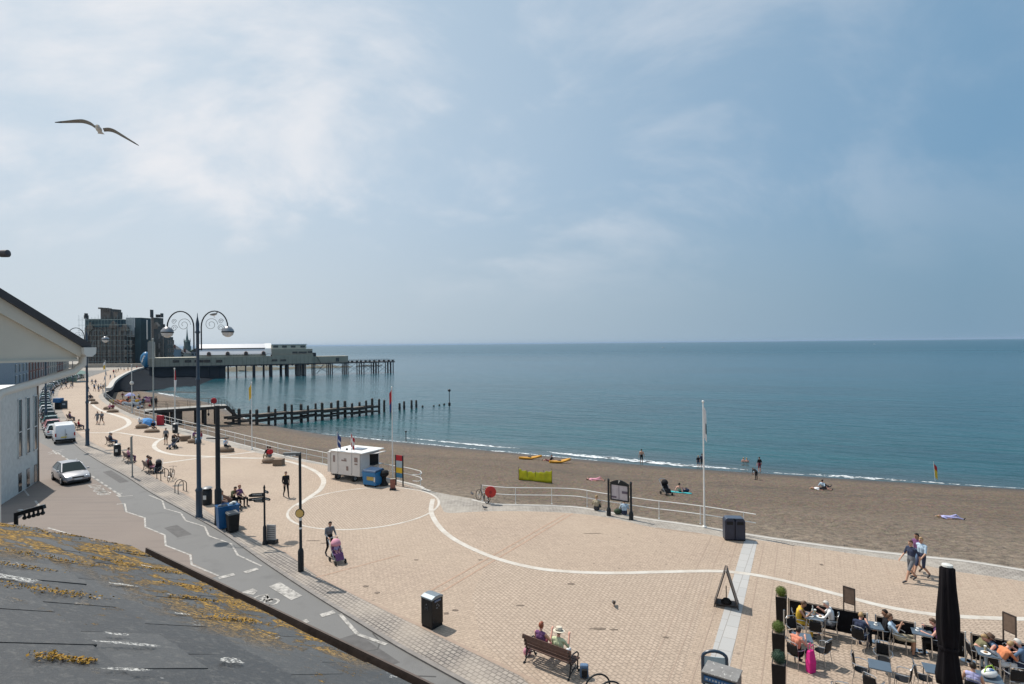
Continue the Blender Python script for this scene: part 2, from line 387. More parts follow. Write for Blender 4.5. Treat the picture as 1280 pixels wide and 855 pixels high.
# ---- land slab with sea wall face
b = MB(); n = len(land)
b.add([(p.x, p.y, 0) for p in land] + [(p.x, p.y, -9) for p in land],
      [tuple(range(n))[::-1]] + [(i, (i+1) % n, n+(i+1) % n, n+i) for i in range(n)])
b.m[0] = 0
for i in range(1, len(b.m)): b.m[i] = 1
o = b.build('ground', [M_COB, M_WALLSHADE]); tag(o, kind='structure')
if o.data.polygons[0].normal.z < 0: o.data.flip_normals()
# sea: one sheet to the horizon
b = MB(); b.sheet([(-60000, 20, 0), (60000, 20, 0), (60000, 90000, 0), (-60000, 90000, 0)], -4.5)
b.add([(150, -3000, -4.5), (60000, -3000, -4.5), (60000, 20, -4.5), (150, 20, -4.5)], [(0, 1, 2, 3)])
tag(b.build('sea', M_SEA), kind='structure')
b = MB(); b.box((0, 45000, -12.5), (120000, 96000, 1)); tag(b.build('sea_floor', M_DARKROCK), kind='structure')
# beach grid
ST = [((143, 480), -2.4, (178, 489)), ((131, 497), -2.0, (205, 493)), ((165, 517.5), -1.9, (262, 504)), ((220, 534), -1.9, (300, 521)), ((300, 555), -1.9, (332, 530)),
      ((380, 575), -1.8, (402, 543)), ((440, 588), -1.6, (455, 548.5)), ((480, 597), -1.2, (520, 555)), ((525, 608), -.35, (600, 562.5)), ((592, 623.5), -.06, (700, 572)), ((632, 629.5), -.45, (760, 577.5)),
      ((725, 633), -.55, (830, 583.5)), ((808, 647), -.5, (900, 588.5)), ((945, 668), -.25, (1000, 595)), ((1065, 684.5), -.05, (1100, 601.5)),
      ((1164, 695), -.05, (1280, 612)), ((1280, 711), -.05, (1450, 624)), ((1500, 750), -.05, (1800, 648)), ((1900, 830), -.05, (2600, 705))]
A = cr([Vector((*G(*e)[:2], z)) for e, z, w_ in ST], 8); B_ = cr([G(*w_, z=-4.5) for e, z, w_ in ST], 8)
NR = 34; vs = []; fs = []; rr = random.Random(3)
for i, (a, w_) in enumerate(zip(A, B_)):
    for j in range(NR+1):
        t = -.10 + 1.45*j/NR
        p = a.lerp(w_, t)
        zz = a.z + (-4.5-a.z)*(t if t < 1 else 1+(t-1)*.9)
        if 0 < t < 1:
            zz += .16*math.sin(t*9+i*.05)*(1-t)*min(1, t*4) + .05*math.sin(t*31+i*.23)*min(1, t*6)*(1-t)*2 + .05*math.sin(i*.7+t*12)*t*(1-t)
        if t <= 0: zz = a.z
        vs.append((p.x, p.y, zz))
k = NR+1
for i in range(len(A)-1):
    for j in range(NR): fs.append((i*k+j, i*k+j+1, (i+1)*k+j+1, (i+1)*k+j))
b = MB(); b.add(vs, fs); beach = b.build('beach', M_SHING, smooth='all'); tag(beach, kind='structure')
if beach.data.polygons[len(fs)//2].normal.z < 0: beach.data.flip_normals()
BV = BVHTree.FromPolygons([Vector(p) for p in vs], fs)
def BG(px, py):
    h, nrm, i, d = BV.ray_cast(CAM, ray(px, py))
    return h if h else G(px, py, -4.5)
# bay wall apron: stone slope from promenade end to pier root, wall shade put into its colour
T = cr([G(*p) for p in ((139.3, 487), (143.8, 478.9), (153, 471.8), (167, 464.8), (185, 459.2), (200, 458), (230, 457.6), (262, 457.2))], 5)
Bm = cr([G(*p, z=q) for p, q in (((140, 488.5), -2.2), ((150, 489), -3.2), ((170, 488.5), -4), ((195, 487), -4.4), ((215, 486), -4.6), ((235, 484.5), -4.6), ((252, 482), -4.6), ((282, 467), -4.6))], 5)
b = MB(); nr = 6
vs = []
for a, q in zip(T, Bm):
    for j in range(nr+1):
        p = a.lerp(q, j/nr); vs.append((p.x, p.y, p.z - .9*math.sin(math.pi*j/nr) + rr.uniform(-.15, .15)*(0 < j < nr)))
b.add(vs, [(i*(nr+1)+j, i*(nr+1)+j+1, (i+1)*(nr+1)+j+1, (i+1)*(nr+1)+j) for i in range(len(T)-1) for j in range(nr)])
tag(b.build('sea_wall_apron', M_WALLSHADE, smooth='all'), kind='structure')
# pale parapet along the wall top
b = MB()
for i in range(0, 17): b.bar(edge[i]+Vector((-.4, 0, .35)), edge[i+1]+Vector((-.4, 0, .35)), 1.1, .7)
tag(b.build('parapet_wall', M_CONC), 'pale concrete parapet curving along the top of the far sea wall', 'parapet wall')
# low weed-covered rocks off the bay
def rocks(name, pts, wdt, hgt, m, seed):
    q = random.Random(seed); c = cr([G(*p, z=-4.5) for p in pts], 8); nn = 9; rings = []
    for i, p in enumerate(c):
        d = (c[min(i+1, len(c)-1)]-c[max(i-1, 0)]).normalized(); s_ = Vector((-d.y, d.x, 0)); taper = math.sin(math.pi*(i+.4)/(len(c)-.2))**.5
        ring = []
        for j in range(nn):
            t = j/(nn-1)*2-1; ring.append(p + s_*t*wdt*taper*(.8+.4*q.random()) + Vector((0, 0, (1-t*t)*hgt*taper*(.5+.8*q.random())-.25)))
        rings.append(ring)
    bb = MB(); bb.loft(rings, cap=False, closed=False); o = bb.build(name, m, smooth='all'); tag(o, kind='structure'); return o
rocks('rock_reef', [(176, 490.5), (205, 490.2), (235, 490.6), (262, 490.6)], 1.6, .5, M_DARKROCK, 1)
rocks('rock_reef', [(215, 499), (245, 498), (280, 498.3)], .9, .4, M_DARKROCK, 2)
rocks('far_headland', [(205, 462), (250, 463.5), (300, 463), (330, 462), (352, 461.6)], 16, 2.6, M_REEF, 3)
rocks('far_headland', [(330, 461.6), (370, 460.6), (410, 459.4), (440, 458.6)], 7, 1.5, M_REEF, 4)
rocks('far_headland', [(250, 457), (330, 456.6), (370, 456.2), (415, 455.6)], 14, 1.8, M_REEF, 6)
rocks('rock_reef', [(444, 458.2), (460, 457.8), (478, 457.4)], 3, 1.0, M_DARKROCK, 5)
# foam lines along the water's edge
def foam(name, pts, wd, m=None):
    c = cr([G(*p, z=-4.49) for p in pts], 10); bb = MB(); q = random.Random(len(pts)+int(pts[0][0]))
    ww = [wd*(.35+.9*q.random())*min(1, .15+3*min(i, len(c)-1-i)/len(c)) for i in range(len(c))]
    bb.strip([p + Vector((q.uniform(-.06, .06), q.uniform(-.12, .12), 0)) for p in c], ww, -4.485)
    return tag(bb.build(name, m or M_FOAM), kind='stuff')
M_FOAMS = mat('white_breaker', (.80, .83, .85), .5, var=.1)
foam('breaking_wave_foam', [(690, 566), (720, 569.2), (745, 571.5), (770, 573.3), (800, 576.5), (840, 580.4), (880, 583.8), (922, 586)], 1.1, M_FOAMS)
foam('breaking_wave_foam', [(684, 564.6), (730, 569), (780, 573.6), (840, 579.8), (900, 584.6), (935, 587.4)], 1.1)
foam('breaking_wave_foam', [(505, 547), (530, 549.5), (560, 552.5), (590, 555), (625, 558.5), (650, 560.5)], .7)
foam('breaking_wave_foam', [(560, 552.8), (590, 555.6), (615, 558), (642, 560)], .6, M_FOAMS)
foam('breaking_wave_foam', [(935, 589), (1000, 593), (1060, 597), (1110, 599.6), (1160, 602.5), (1220, 607), (1290, 611)], .42)
foam('breaking_wave_foam', [(1010, 592.4), (1060, 595.6), (1100, 598.4), (1135, 600.4)], .9)
foam('breaking_wave_foam', [(402, 542), (450, 547), (500, 552), (600, 561.8), (700, 571.2), (760, 577)], .5)
foam('breaking_wave_foam', [(198, 491), (206, 493), (215, 495), (223, 497)], 3)
foam('breaking_wave_foam', [(262, 503), (275, 508), (290, 515), (302, 521), (316, 526.5)], .6)
# ---- promenade, footway, road
KERB_PX = [(136, 462.6), (122, 467), (109, 471.5), (89, 477.4), (73, 484.5), (67, 493), (67, 505), (72, 520), (84, 541), (96, 557), (125, 577), (157, 594.5), (190, 616), (237, 642), (274, 663), (305, 684),
           (336, 706), (390, 741.5), (441, 773), (498, 808), (587, 857), (760, 950), (1100, 1130)]
FOOT_PX = [(140, 462.2), (126, 466.8), (113, 471.2), (93, 477.5), (78, 485), (73, 493), (75, 505), (82, 520), (98, 541), (118, 554), (160, 575), (200, 600), (240, 622), (262, 640), (300, 664), (357, 690), (399, 720), (440, 741), (500, 770.5), (537, 788), (675, 855), (860, 945), (1240, 1130)]
kerb = [Vector((p.x, p.y, 0)) for p in cr(gp(*KERB_PX), 5)]
foot = [Vector((p.x, p.y, 0)) for p in cr(gp(*FOOT_PX), 5)]
# seaward limit of the beige paving
SEA_PX = [(183, 459.6), (164, 465.2), (150, 472), (140, 479.4), (133, 488), (124, 494), (126, 500), (140, 510), (160, 520), (190, 531), (225, 542), (262, 552), (298, 560.5), (330, 568), (380, 577.5), (412, 583), (450, 592), (490, 601), (520, 610), (545, 622), (552, 634),
          (560, 641), (600, 639.5), (644, 639), (707, 641), (760, 647), (820, 660), (878, 667), (905, 671.5), (945, 675), (1000, 682.5), (1065, 692), (1131, 702), (1192, 714), (1280, 727), (1500, 770), (1900, 850)]
seal = [Vector((p.x, p.y, 0)) for p in cr(gp(*SEA_PX), 5)]
b = MB()
m_ = 110
def resample(P, n):
    L_ = [0]
    for i in range(1, len(P)): L_.append(L_[-1]+(P[i]-P[i-1]).length)
    out = []
    for k_ in range(n+1):
        s_ = L_[-1]*k_/n; i = 1
        while i < len(P)-1 and L_[i] < s_: i += 1
        t = (s_-L_[i-1])/max(1e-9, L_[i]-L_[i-1]); out.append(P[i-1].lerp(P[i], t))
    return out
poly = foot + seal[::-1]
b.sheet(poly, .004); o = b.build('promenade_paving', M_PAVE); tag(o, kind='structure')
if o.data.polygons[0].normal.z < 0: o.data.flip_normals()
b = MB(); b.sheet(kerb + foot[::-1], .004); o = b.build('footway', M_FOOT); tag(o, kind='structure')
# road: a sheet 0.11 m below cannot lie under the slab, so the kerb stone stands proud of footway and road level
off = []
RW = 15.5
for i, p in enumerate(kerb):
    d = (kerb[min(i+1, len(kerb)-1)]-kerb[max(i-1, 0)]).normalized(); q = Vector((d.y, -d.x, 0))
    off.append(p + q*RW if q.dot(Vector((-1, -1, 0))) > 0 else p - q*RW)
b = MB(); b.sheet(kerb + off[::-1], .003); o = b.build('road', M_ASPH); tag(o, kind='structure')
brown_px = [(40, 548), (66, 562), (87, 576), (110, 594), (128, 606), (144, 615), (153, 630), (156, 640), (181, 647), (182, 660), (206, 669), (207, 682), (240, 693), (241, 704), (273, 720), (240, 730), (200, 740), (120, 760), (-200, 830), (-330, 700), (-60, 590)]
b = MB(); b.sheet(gp(*brown_px), .008); o = b.build('road_brown_surfacing', M_BROWN); tag(o, kind='structure')
b = MB()
for i in range(len(kerb)-1):
    b.bar(kerb[i]+Vector((0, 0, .02)), kerb[i+1]+Vector((0, 0, .02)), .16, .09)
tag(b.build('kerb', mat('kerb_stone', (.21, .19, .175), .8, var=.3, scale=3)), kind='structure')
# dark line of channel blocks beside the footway
b = MB(); b.strip([p + Vector((.0, .0, 0)) for p in foot], .14, .009); tag(b.build('paving_line', M_LINE), kind='structure')
# paved bands
b = MB()
ringc = [(455 + 0, 0)]
c0_ = (G(455, 610) + G(455, 661.5))/2; c0_ = Vector((c0_.x+.1, c0_.y, 0)); rad = 4.62
pts = [c0_ + Vector((math.cos(a)*rad, math.sin(a)*rad, 0)) for a in [2*math.pi*i/56 for i in range(56)]]
b.strip(pts, .15, .012, closed=True)
b.strip(cr(gp((541, 624), (539, 640), (548, 657), (563, 671), (586, 684), (620, 698), (660, 708.5), (700, 714), (760, 716.5), (820, 715.3), (860, 714.4), (905, 714.5), (950, 720), (1000, 731), (1050, 744), (1100, 757), (1150, 766), (1200, 771), (1300, 774), (1450, 770)), 8), .29, .013)
b.strip(cr(gp((340, 573), (368, 579), (392, 588), (404, 599), (401, 611), (388, 621), (372, 632)), 8), .36, .014)
b.strip(cr(gp((340, 573), (300, 572.5), (255, 570.5), (222, 569), (203, 565.2), (194, 560.5), (193, 556), (198, 551), (208, 546.5)), 8), .4, .014)
b.strip(gp((200, 579.5), (240, 574), (280, 569.5), (318, 564.8)), .35, .0125)
b.strip(cr(gp((134, 541.5), (150, 536.5), (161, 530), (158, 524), (146, 519.5), (128, 514)), 6), .55, .013)
b.strip(cr(gp((128, 514), (118, 508), (112, 502)), 4), .4, .013)
b.strip(gp((100, 541), (150, 541), (200, 549)), .3, .012)
tag(b.build('white_paving_band', M_BAND), kind='structure')
b = MB(); s0, s1 = G(938.5, 676), G(880, 905); b.strip([s0, s1], .62, .011); tag(b.build('pale_paving_strip', M_BAND2), kind='structure')
b = MB(); dirs = (s1-s0).normalized(); nn = Vector((-dirs.y, dirs.x, 0))
for k_ in (-1.9, -1.25, -.62, .62, 1.25, 1.9): b.strip([s0+nn*k_, s1+nn*k_], .035, .0105)
for k_ in range(22):
    a = s0 + UX*(2.0 + k_*.62); b.strip([a + dirs*(.1+.02*k_), a + dirs*1.9], .03, .0104)
b.strip(gp((878, 667.5), (820, 660)), .12, .0103)
tag(b.build('paving_joint_lines', M_LINE), kind='structure')
b = MB()
for a_, c_ in (((536, 740), (707, 643)), ((552, 740), (716, 642)), ((500, 694), (395, 722))): b.strip(gp(a_, c_), .10, .0102)
tag(b.build('paving_seam', mat('red_block_line', (.37, .25, .18), .8, var=.3, scale=5)), kind='structure')
b = MB()   # light kerb line at the top of the beach
b.strip([p + Vector((-.1, -.25, 0)) for p in edge[84:]], .22, .012); b.strip(edge[36:78], .25, .0125)
tag(b.build('promenade_edging', M_CONC), kind='structure')
b = MB(); b.sheet(gp((612, 696), (660, 709.5), (700, 715), (760, 717.5), (820, 716.3), (893, 715.5), (880, 760), (862, 815), (845, 870), (700, 890), (600, 800), (590, 745)), .0065)
b.sheet(pts, .0066); b.sheet(gp((1010, 735), (1050, 745), (1100, 758), (1150, 767), (1200, 772), (1300, 775), (1300, 870), (1010, 870)), .0067)
tag(b.build('paving_fields', M_SETT), kind='structure')
# manhole covers and stains
b = MB()
for px, py, r in ((137, 581 - 18, .42), (222, 558 + 49, .35), (316, 641.5, 0), (158, 562.5, .5)):
    if r: b.lathe([(r, 0), (r, .006)], 18, (*G(px, py)[:2], .008))
M_STAIN = mat('dark_iron_cover', (.10, .09, .08), .7, var=.3)
tag(b.build('manhole_covers', M_STAIN), kind='structure')
# road markings
b = MB()
def mk(px, wd=.12, z=.0135, close=False): b.strip(gp(*px), wd, z)
zl = [(147, 631), (156, 630), (158, 640), (181, 647.5), (181.6, 659), (206, 669), (207, 682), (238, 694), (239.5, 706), (273, 720)]
mk([(146, 630.5), (156, 629.6)], .16)
for a_, c_ in zip(zl[1:-1], zl[2:]): mk([a_, c_], .09)
zr = [(186, 619), (203, 626), (206, 636), (226, 641.5), (232, 651), (256, 658.5), (261, 670), (289, 680), (297, 694), (327, 708)]
for a_, c_ in zip(zr[:-1], zr[1:]): mk([a_, c_], .09)
mk([(425, 768), (447, 793)], .14); mk([(447, 793), (483, 806)], .14)
for a_, c_ in (((273, 723), (293, 718)), ((306, 716), (322, 711)), ((366, 782), (385, 776)), ((401, 770), (418, 765))): mk([a_, c_], .30)
for i in range(15):
    t = i/14; a0 = Vector((72, 566)).lerp(Vector((147, 617)), t); a1 = a0 + Vector((3.1, 2.1)); mk([tuple(a0), tuple(a1)], .14)
mk([(147, 619), (151, 621)], .2); mk([(151, 621), (166, 619.5)], .12); mk([(143, 616), (153, 617)], .1)
mk([(44, 626), (50, 634)], .12); mk([(60, 660), (88, 668)], .1); mk([(30, 612), (36, 620)], .1)
b.add([tuple(G(x, y))[:2] + (.0135,) for x, y in ((336, 733.5), (350, 728), (378, 745), (364, 750.5))], [(0, 1, 2, 3)])
# arrow and cycle symbol by the pale box
b.add([tuple(G(x, y))[:2] + (.0135,) for x, y in ((301, 741), (316, 736), (322, 739), (317, 744))], [(0, 1, 2, 3)])
for cx_, cy_ in ((326, 748), (339, 753)):
    cc = G(cx_, cy_); b.strip([cc + Vector((math.cos(a)*.27, math.sin(a)*.27, 0)) for a in [2*math.pi*i/14 for i in range(14)]], .1, .0135, closed=True)
for q in (((326, 748), (333, 745)), ((333, 745), (339, 753)), ((326, 748), (334, 752)), ((334, 752), (341, 749)), ((332, 760), (337, 756)), ((330, 744), (336, 743))): mk(q, .1)
tag(b.build('road_markings', M_PAINT), kind='structure')
# worn lettering beside the loading bay
b = MB()
def letters(word, px, h, wdt, dirv, upv):
    segs = {'L': [((0, 0), (0, 1)), ((0, 0), (1, 0))], 'O': [((0, 0), (0, 1)), ((0, 1), (1, 1)), ((1, 1), (1, 0)), ((1, 0), (0, 0))], 'A': [((0, 0), (.5, 1)), ((.5, 1), (1, 0)), ((.2, .4), (.8, .4))],
            'D': [((0, 0), (0, 1)), ((0, 1), (.8, .8)), ((.8, .8), (.8, .2)), ((.8, .2), (0, 0))], 'I': [((.5, 0), (.5, 1))], 'N': [((0, 0), (0, 1)), ((0, 1), (1, 0)), ((1, 0), (1, 1))],
            'G': [((1, 1), (0, 1)), ((0, 1), (0, 0)), ((0, 0), (1, 0)), ((1, 0), (1, .5)), ((1, .5), (.6, .5))], 'Y': [((0, 1), (.5, .5)), ((1, 1), (.5, .5)), ((.5, .5), (.5, 0))]}
    o_ = G(*px)
    for i, ch in enumerate(word):
        for (x0, y0), (x1, y1) in segs[ch]:
            p0 = o_ + dirv*(i*wdt*1.4 + x0*wdt) + upv*(y0*h); p1 = o_ + dirv*(i*wdt*1.4 + x1*wdt) + upv*(y1*h); b.strip([p0, p1], .11, .0136)
rd = (G(147, 617)-G(72, 566)).normalized(); ru = Vector((-rd.y, rd.x, 0))
if ru.y < 0: ru = -ru
letters('LOADING', (111, 607), .55, .42, rd, ru); letters('ONLY', (117, 613.5), .55, .42, rd, ru)
for a_, c_ in (((60, 566), (80, 562)), ((61, 568), (77, 564.5)), ((66, 563), (71, 568))): b.strip(gp(a_, c_), .16, .0136)
tag(b.build('road_lettering', M_PAINT), kind='structure')
b = MB()
for pl in (((128, 590), (150, 604), (161, 602), (139, 588)), ((205, 660), (222, 672), (240, 668), (221, 656)), ((420, 800), (470, 838), (500, 828), (446, 792))): b.sheet(gp(*pl), .0062)
tag(b.build('road_patches', mat('patched_asphalt', (.105, .10, .098), .9, var=.25, scale=3, bump=.2)), kind='structure')
# crack repairs in the near road
b = MB()
for l in ([(466, 792), (475, 802), (472, 812), (452, 815)], [(480, 835), (505, 838), (520, 845), (545, 846)], [(440, 820), (462, 822), (476, 830)]): b.strip(gp(*l), .05, .009)
tag(b.build('road_crack_seams', mat('tar_seam', (.05, .048, .046), .6, var=0)), kind='structure')
# ================================================================ PEOPLE
SKIN = mat('skin', (.50, .29, .20), .55, var=.05); SKIN2 = mat('skin_tanned', (.36, .19, .12), .55, var=.05); SKINP = mat('skin_pink', (.62, .33, .25), .55, var=.05)
def cloth(name, col): return mat('cloth_'+name, col, .9, var=.18, scale=9, bump=.15)
C = {'black': cloth('black', (.015, .015, .018)), 'navy': cloth('navy', (.025, .035, .075)), 'grey': cloth('grey', (.15, .16, .18)), 'white': cloth('white', (.72, .72, .72)),
     'yellow': cloth('yellow', (.62, .40, .04)), 'lightblue': cloth('light_blue', (.42, .55, .68)), 'olive': cloth('olive', (.17, .16, .085)), 'orange': cloth('orange', (.62, .22, .10)),
     'coral': cloth('coral', (.68, .25, .16)), 'lilac': cloth('lilac', (.38, .38, .62)), 'denim': cloth('denim', (.10, .17, .28)), 'blue': cloth('blue', (.08, .20, .42)),
     'brown': cloth('brown', (.10, .06, .04)), 'maroon': cloth('maroon', (.20, .03, .05)), 'khaki': cloth('khaki', (.36, .31, .22)), 'palegreen': cloth('pale_green', (.55, .60, .38)),
     'pink': cloth('pink', (.65, .30, .38)), 'red': cloth('red', (.5, .03, .04)), 'cream': cloth('cream', (.62, .56, .45)), 'teal': cloth('teal', (.04, .36, .38)), 'purple': cloth('purple', (.15, .06, .16)), 'magenta': cloth('magenta', (.62, .02, .22)), 'charcoal': cloth('charcoal', (.045, .045, .05))}
HAIR = {'dark': mat('hair_dark', (.022, .014, .01), .5, var=.2), 'brown': mat('hair_brown', (.09, .045, .022), .5, var=.2), 'fair': mat('hair_fair', (.34, .22, .10), .5, var=.2), 'white': mat('hair_white', (.55, .53, .5), .6, var=.1), 'red': mat('hair_auburn', (.26, .07, .03), .5, var=.2)}
EYE = mat('eye_dark', (.01, .01, .01), .3, var=0); LIP = mat('lip', (.35, .10, .09), .5, var=0)
def V(*a): return Vector(a)
def pose(kind, k=1):
    J = dict(pel=V(0, 0, .95), waist=V(0, 0, 1.10), chest=V(0, 0, 1.30), neck=V(0, 0, 1.47), head=V(0, .03, 1.62), face=V(0, 1, -.1))
    J.update(sL=V(-.185, 0, 1.40), sR=V(.185, 0, 1.40), eL=V(-.25, -.03, 1.12), eR=V(.25, -.03, 1.12), wL=V(-.25, .07, .88), wR=V(.25, .07, .88),
             hL=V(-.09, 0, .92), hR=V(.09, 0, .92), kL=V(-.10, .03, .50), kR=V(.10, .03, .50), aL=V(-.11, -.02, .09), aR=V(.11, -.02, .09), tL=V(-.13, .15, .035), tR=V(.13, .15, .035))
    if kind == 'walk' or kind == 'walk2':
        J.update(kL=V(-.09, .22, .53), aL=V(-.09, .36, .12), tL=V(-.10, .53, .06), kR=V(.09, .02, .50), aR=V(.09, -.33, .16), tR=V(.10, -.20, .04),
                 eL=V(-.24, -.18, 1.14), wL=V(-.24, -.16, .90), eR=V(.24, .10, 1.13), wR=V(.22, .30, .96))
        if kind == 'walk2':
            for a, b_ in (('kL', 'kR'), ('aL', 'aR'), ('tL', 'tR'), ('eL', 'eR'), ('wL', 'wR')):
                p, q = J[a].copy(), J[b_].copy(); J[a] = V(-q.x, q.y, q.z); J[b_] = V(-p.x, p.y, p.z)
    if kind == 'push':
        J.update(eL=V(-.24, .12, 1.15), eR=V(.24, .12, 1.15), wL=V(-.20, .40, 1.05), wR=V(.20, .40, 1.05), chest=V(0, .05, 1.30), neck=V(0, .08, 1.46), head=V(0, .13, 1.60), face=V(0, 1, -.35),
                 sL=V(-.18, .06, 1.39), sR=V(.18, .06, 1.39), kL=V(-.09, .2, .53), aL=V(-.09, .28, .10), tL=V(-.1, .45, .05), kR=V(.09, .02, .5), aR=V(.09, -.26, .14), tR=V(.1, -.12, .04))
    if kind in ('sit', 'sitlean', 'sitfwd', 'sitphone', 'sittable', 'sitrec'):
        J.update(pel=V(0, 0, .56), waist=V(0, -.03, .72), chest=V(0, -.06, .93), neck=V(0, -.06, 1.10), head=V(0, -.02, 1.25), sL=V(-.18, -.06, 1.03), sR=V(.18, -.06, 1.03),
                 eL=V(-.25, .02, .78), eR=V(.25, .02, .78), wL=V(-.18, .25, .68), wR=V(.18, .25, .68), hL=V(-.10, .03, .54), hR=V(.10, .03, .54), kL=V(-.13, .46, .53), kR=V(.13, .46, .53),
                 aL=V(-.13, .44, .10), aR=V(.13, .44, .10), tL=V(-.14, .60, .04), tR=V(.14, .60, .04))
        if kind == 'sitfwd':
            J.update(waist=V(0, .07, .71), chest=V(0, .19, .88), neck=V(0, .30, 1.00), head=V(0, .41, 1.11), face=V(0, 1, -.7), sL=V(-.18, .24, .95), sR=V(.18, .24, .95), eL=V(-.22, .42, .72), eR=V(.22, .42, .72), wL=V(-.08, .60, .82), wR=V(.08, .60, .82))
        if kind == 'sittable':
            J.update(waist=V(0, .02, .72), chest=V(0, .06, .92), neck=V(0, .12, 1.07), head=V(0, .19, 1.20), face=V(0, 1, -.5), sL=V(-.18, .08, 1.01), sR=V(.18, .08, 1.01), eL=V(-.25, .24, .80), eR=V(.25, .24, .80), wL=V(-.14, .45, .83), wR=V(.12, .40, .95))
        if kind == 'sitphone':
            J.update(eR=V(.26, .10, .80), wR=V(.20, .30, 1.02), eL=V(-.25, .04, .78), wL=V(-.12, .28, .70))
        if kind == 'sitrec':
            J.update(waist=V(0, -.10, .70), chest=V(0, -.20, .88), neck=V(0, -.25, 1.04), head=V(0, -.22, 1.19), face=V(0, 1, 0), sL=V(-.18, -.22, .98), sR=V(.18, -.22, .98), eL=V(-.24, -.02, .78), eR=V(.24, -.02, .80), wL=V(-.10, .12, .95), wR=V(.08, .10, 1.02), kL=V(-.10, .46, .60), kR=V(.12, .48, .56))
        if kind == 'sitlean':
            J.update(chest=V(.05, -.04, .93), head=V(.12, .04, 1.22), neck=V(.08, -.02, 1.08), face=V(.5, 1, -.2), wR=V(.26, .24, .72))
    if kind == 'ground':       # sitting on the ground, knees drawn up
        J.update(pel=V(0, 0, .12), waist=V(0, -.03, .28), chest=V(0, -.02, .48), neck=V(0, .03, .64), head=V(0, .07, .79), face=V(0, 1, -.2), sL=V(-.18, .0, .57), sR=V(.18, .0, .57), eL=V(-.27, .10, .34), eR=V(.27, .10, .34),
                 wL=V(-.13, .33, .40), wR=V(.13, .33, .40), hL=V(-.09, .05, .10), hR=V(.09, .05, .10), kL=V(-.12, .40, .44), kR=V(.12, .40, .44), aL=V(-.1, .62, .07), aR=V(.1, .62, .07), tL=V(-.1, .78, .04), tR=V(.1, .78, .04))
    if kind == 'recline':      # legs out, propped on the hands
        J.update(pel=V(0, 0, .12), waist=V(0, -.12, .24), chest=V(0, -.24, .41), neck=V(0, -.30, .56), head=V(0, -.27, .71), face=V(0, 1, -.1), sL=V(-.18, -.26, .50), sR=V(.18, -.26, .50), eL=V(-.28, -.40, .27), eR=V(.28, -.40, .27),
                 wL=V(-.30, -.46, .05), wR=V(.30, -.46, .05), hL=V(-.09, .05, .10), hR=V(.09, .05, .10), kL=V(-.12, .47, .26), kR=V(.12, .46, .12), aL=V(-.1, .80, .07), aR=V(.12, .88, .07), tL=V(-.1, .92, .16), tR=V(.14, .96, .18))
    if kind == 'lie':          # flat on the back, head at +y
        z = .12
        J.update(pel=V(0, 0, z), waist=V(0, .15, z), chest=V(0, .35, z), neck=V(0, .53, z), head=V(0, .67, z+.02), face=V(0, -.1, 1), sL=V(-.18, .45, z), sR=V(.18, .45, z), eL=V(-.30, .25, .07), eR=V(.38, .50, .07),
                 wL=V(-.26, .02, .06), wR=V(.30, .72, .07), hL=V(-.09, -.03, z), hR=V(.09, -.03, z), kL=V(-.13, -.45, .16), kR=V(.12, -.44, .30), aL=V(-.15, -.85, .08), aR=V(.12, -.72, .08), tL=V(-.2, -.92, .20), tR=V(.14, -.88, .05))
    if kind == 'wade': J.update(wL=V(-.30, .05, .86), wR=V(.33, .10, .95), eL=V(-.27, 0, 1.12), eR=V(.28, 0, 1.13))
    if kind == 'stoop':
        J.update(waist=V(0, .12, 1.06), chest=V(0, .32, 1.14), neck=V(0, .46, 1.18), head=V(0, .58, 1.20), face=V(0, .8, -.8), sL=V(-.18, .38, 1.14), sR=V(.18, .38, 1.14), eL=V(-.2, .45, .88), eR=V(.2, .45, .88), wL=V(-.1, .52, .66), wR=V(.1, .52, .66))
    return J
_BODY = {}
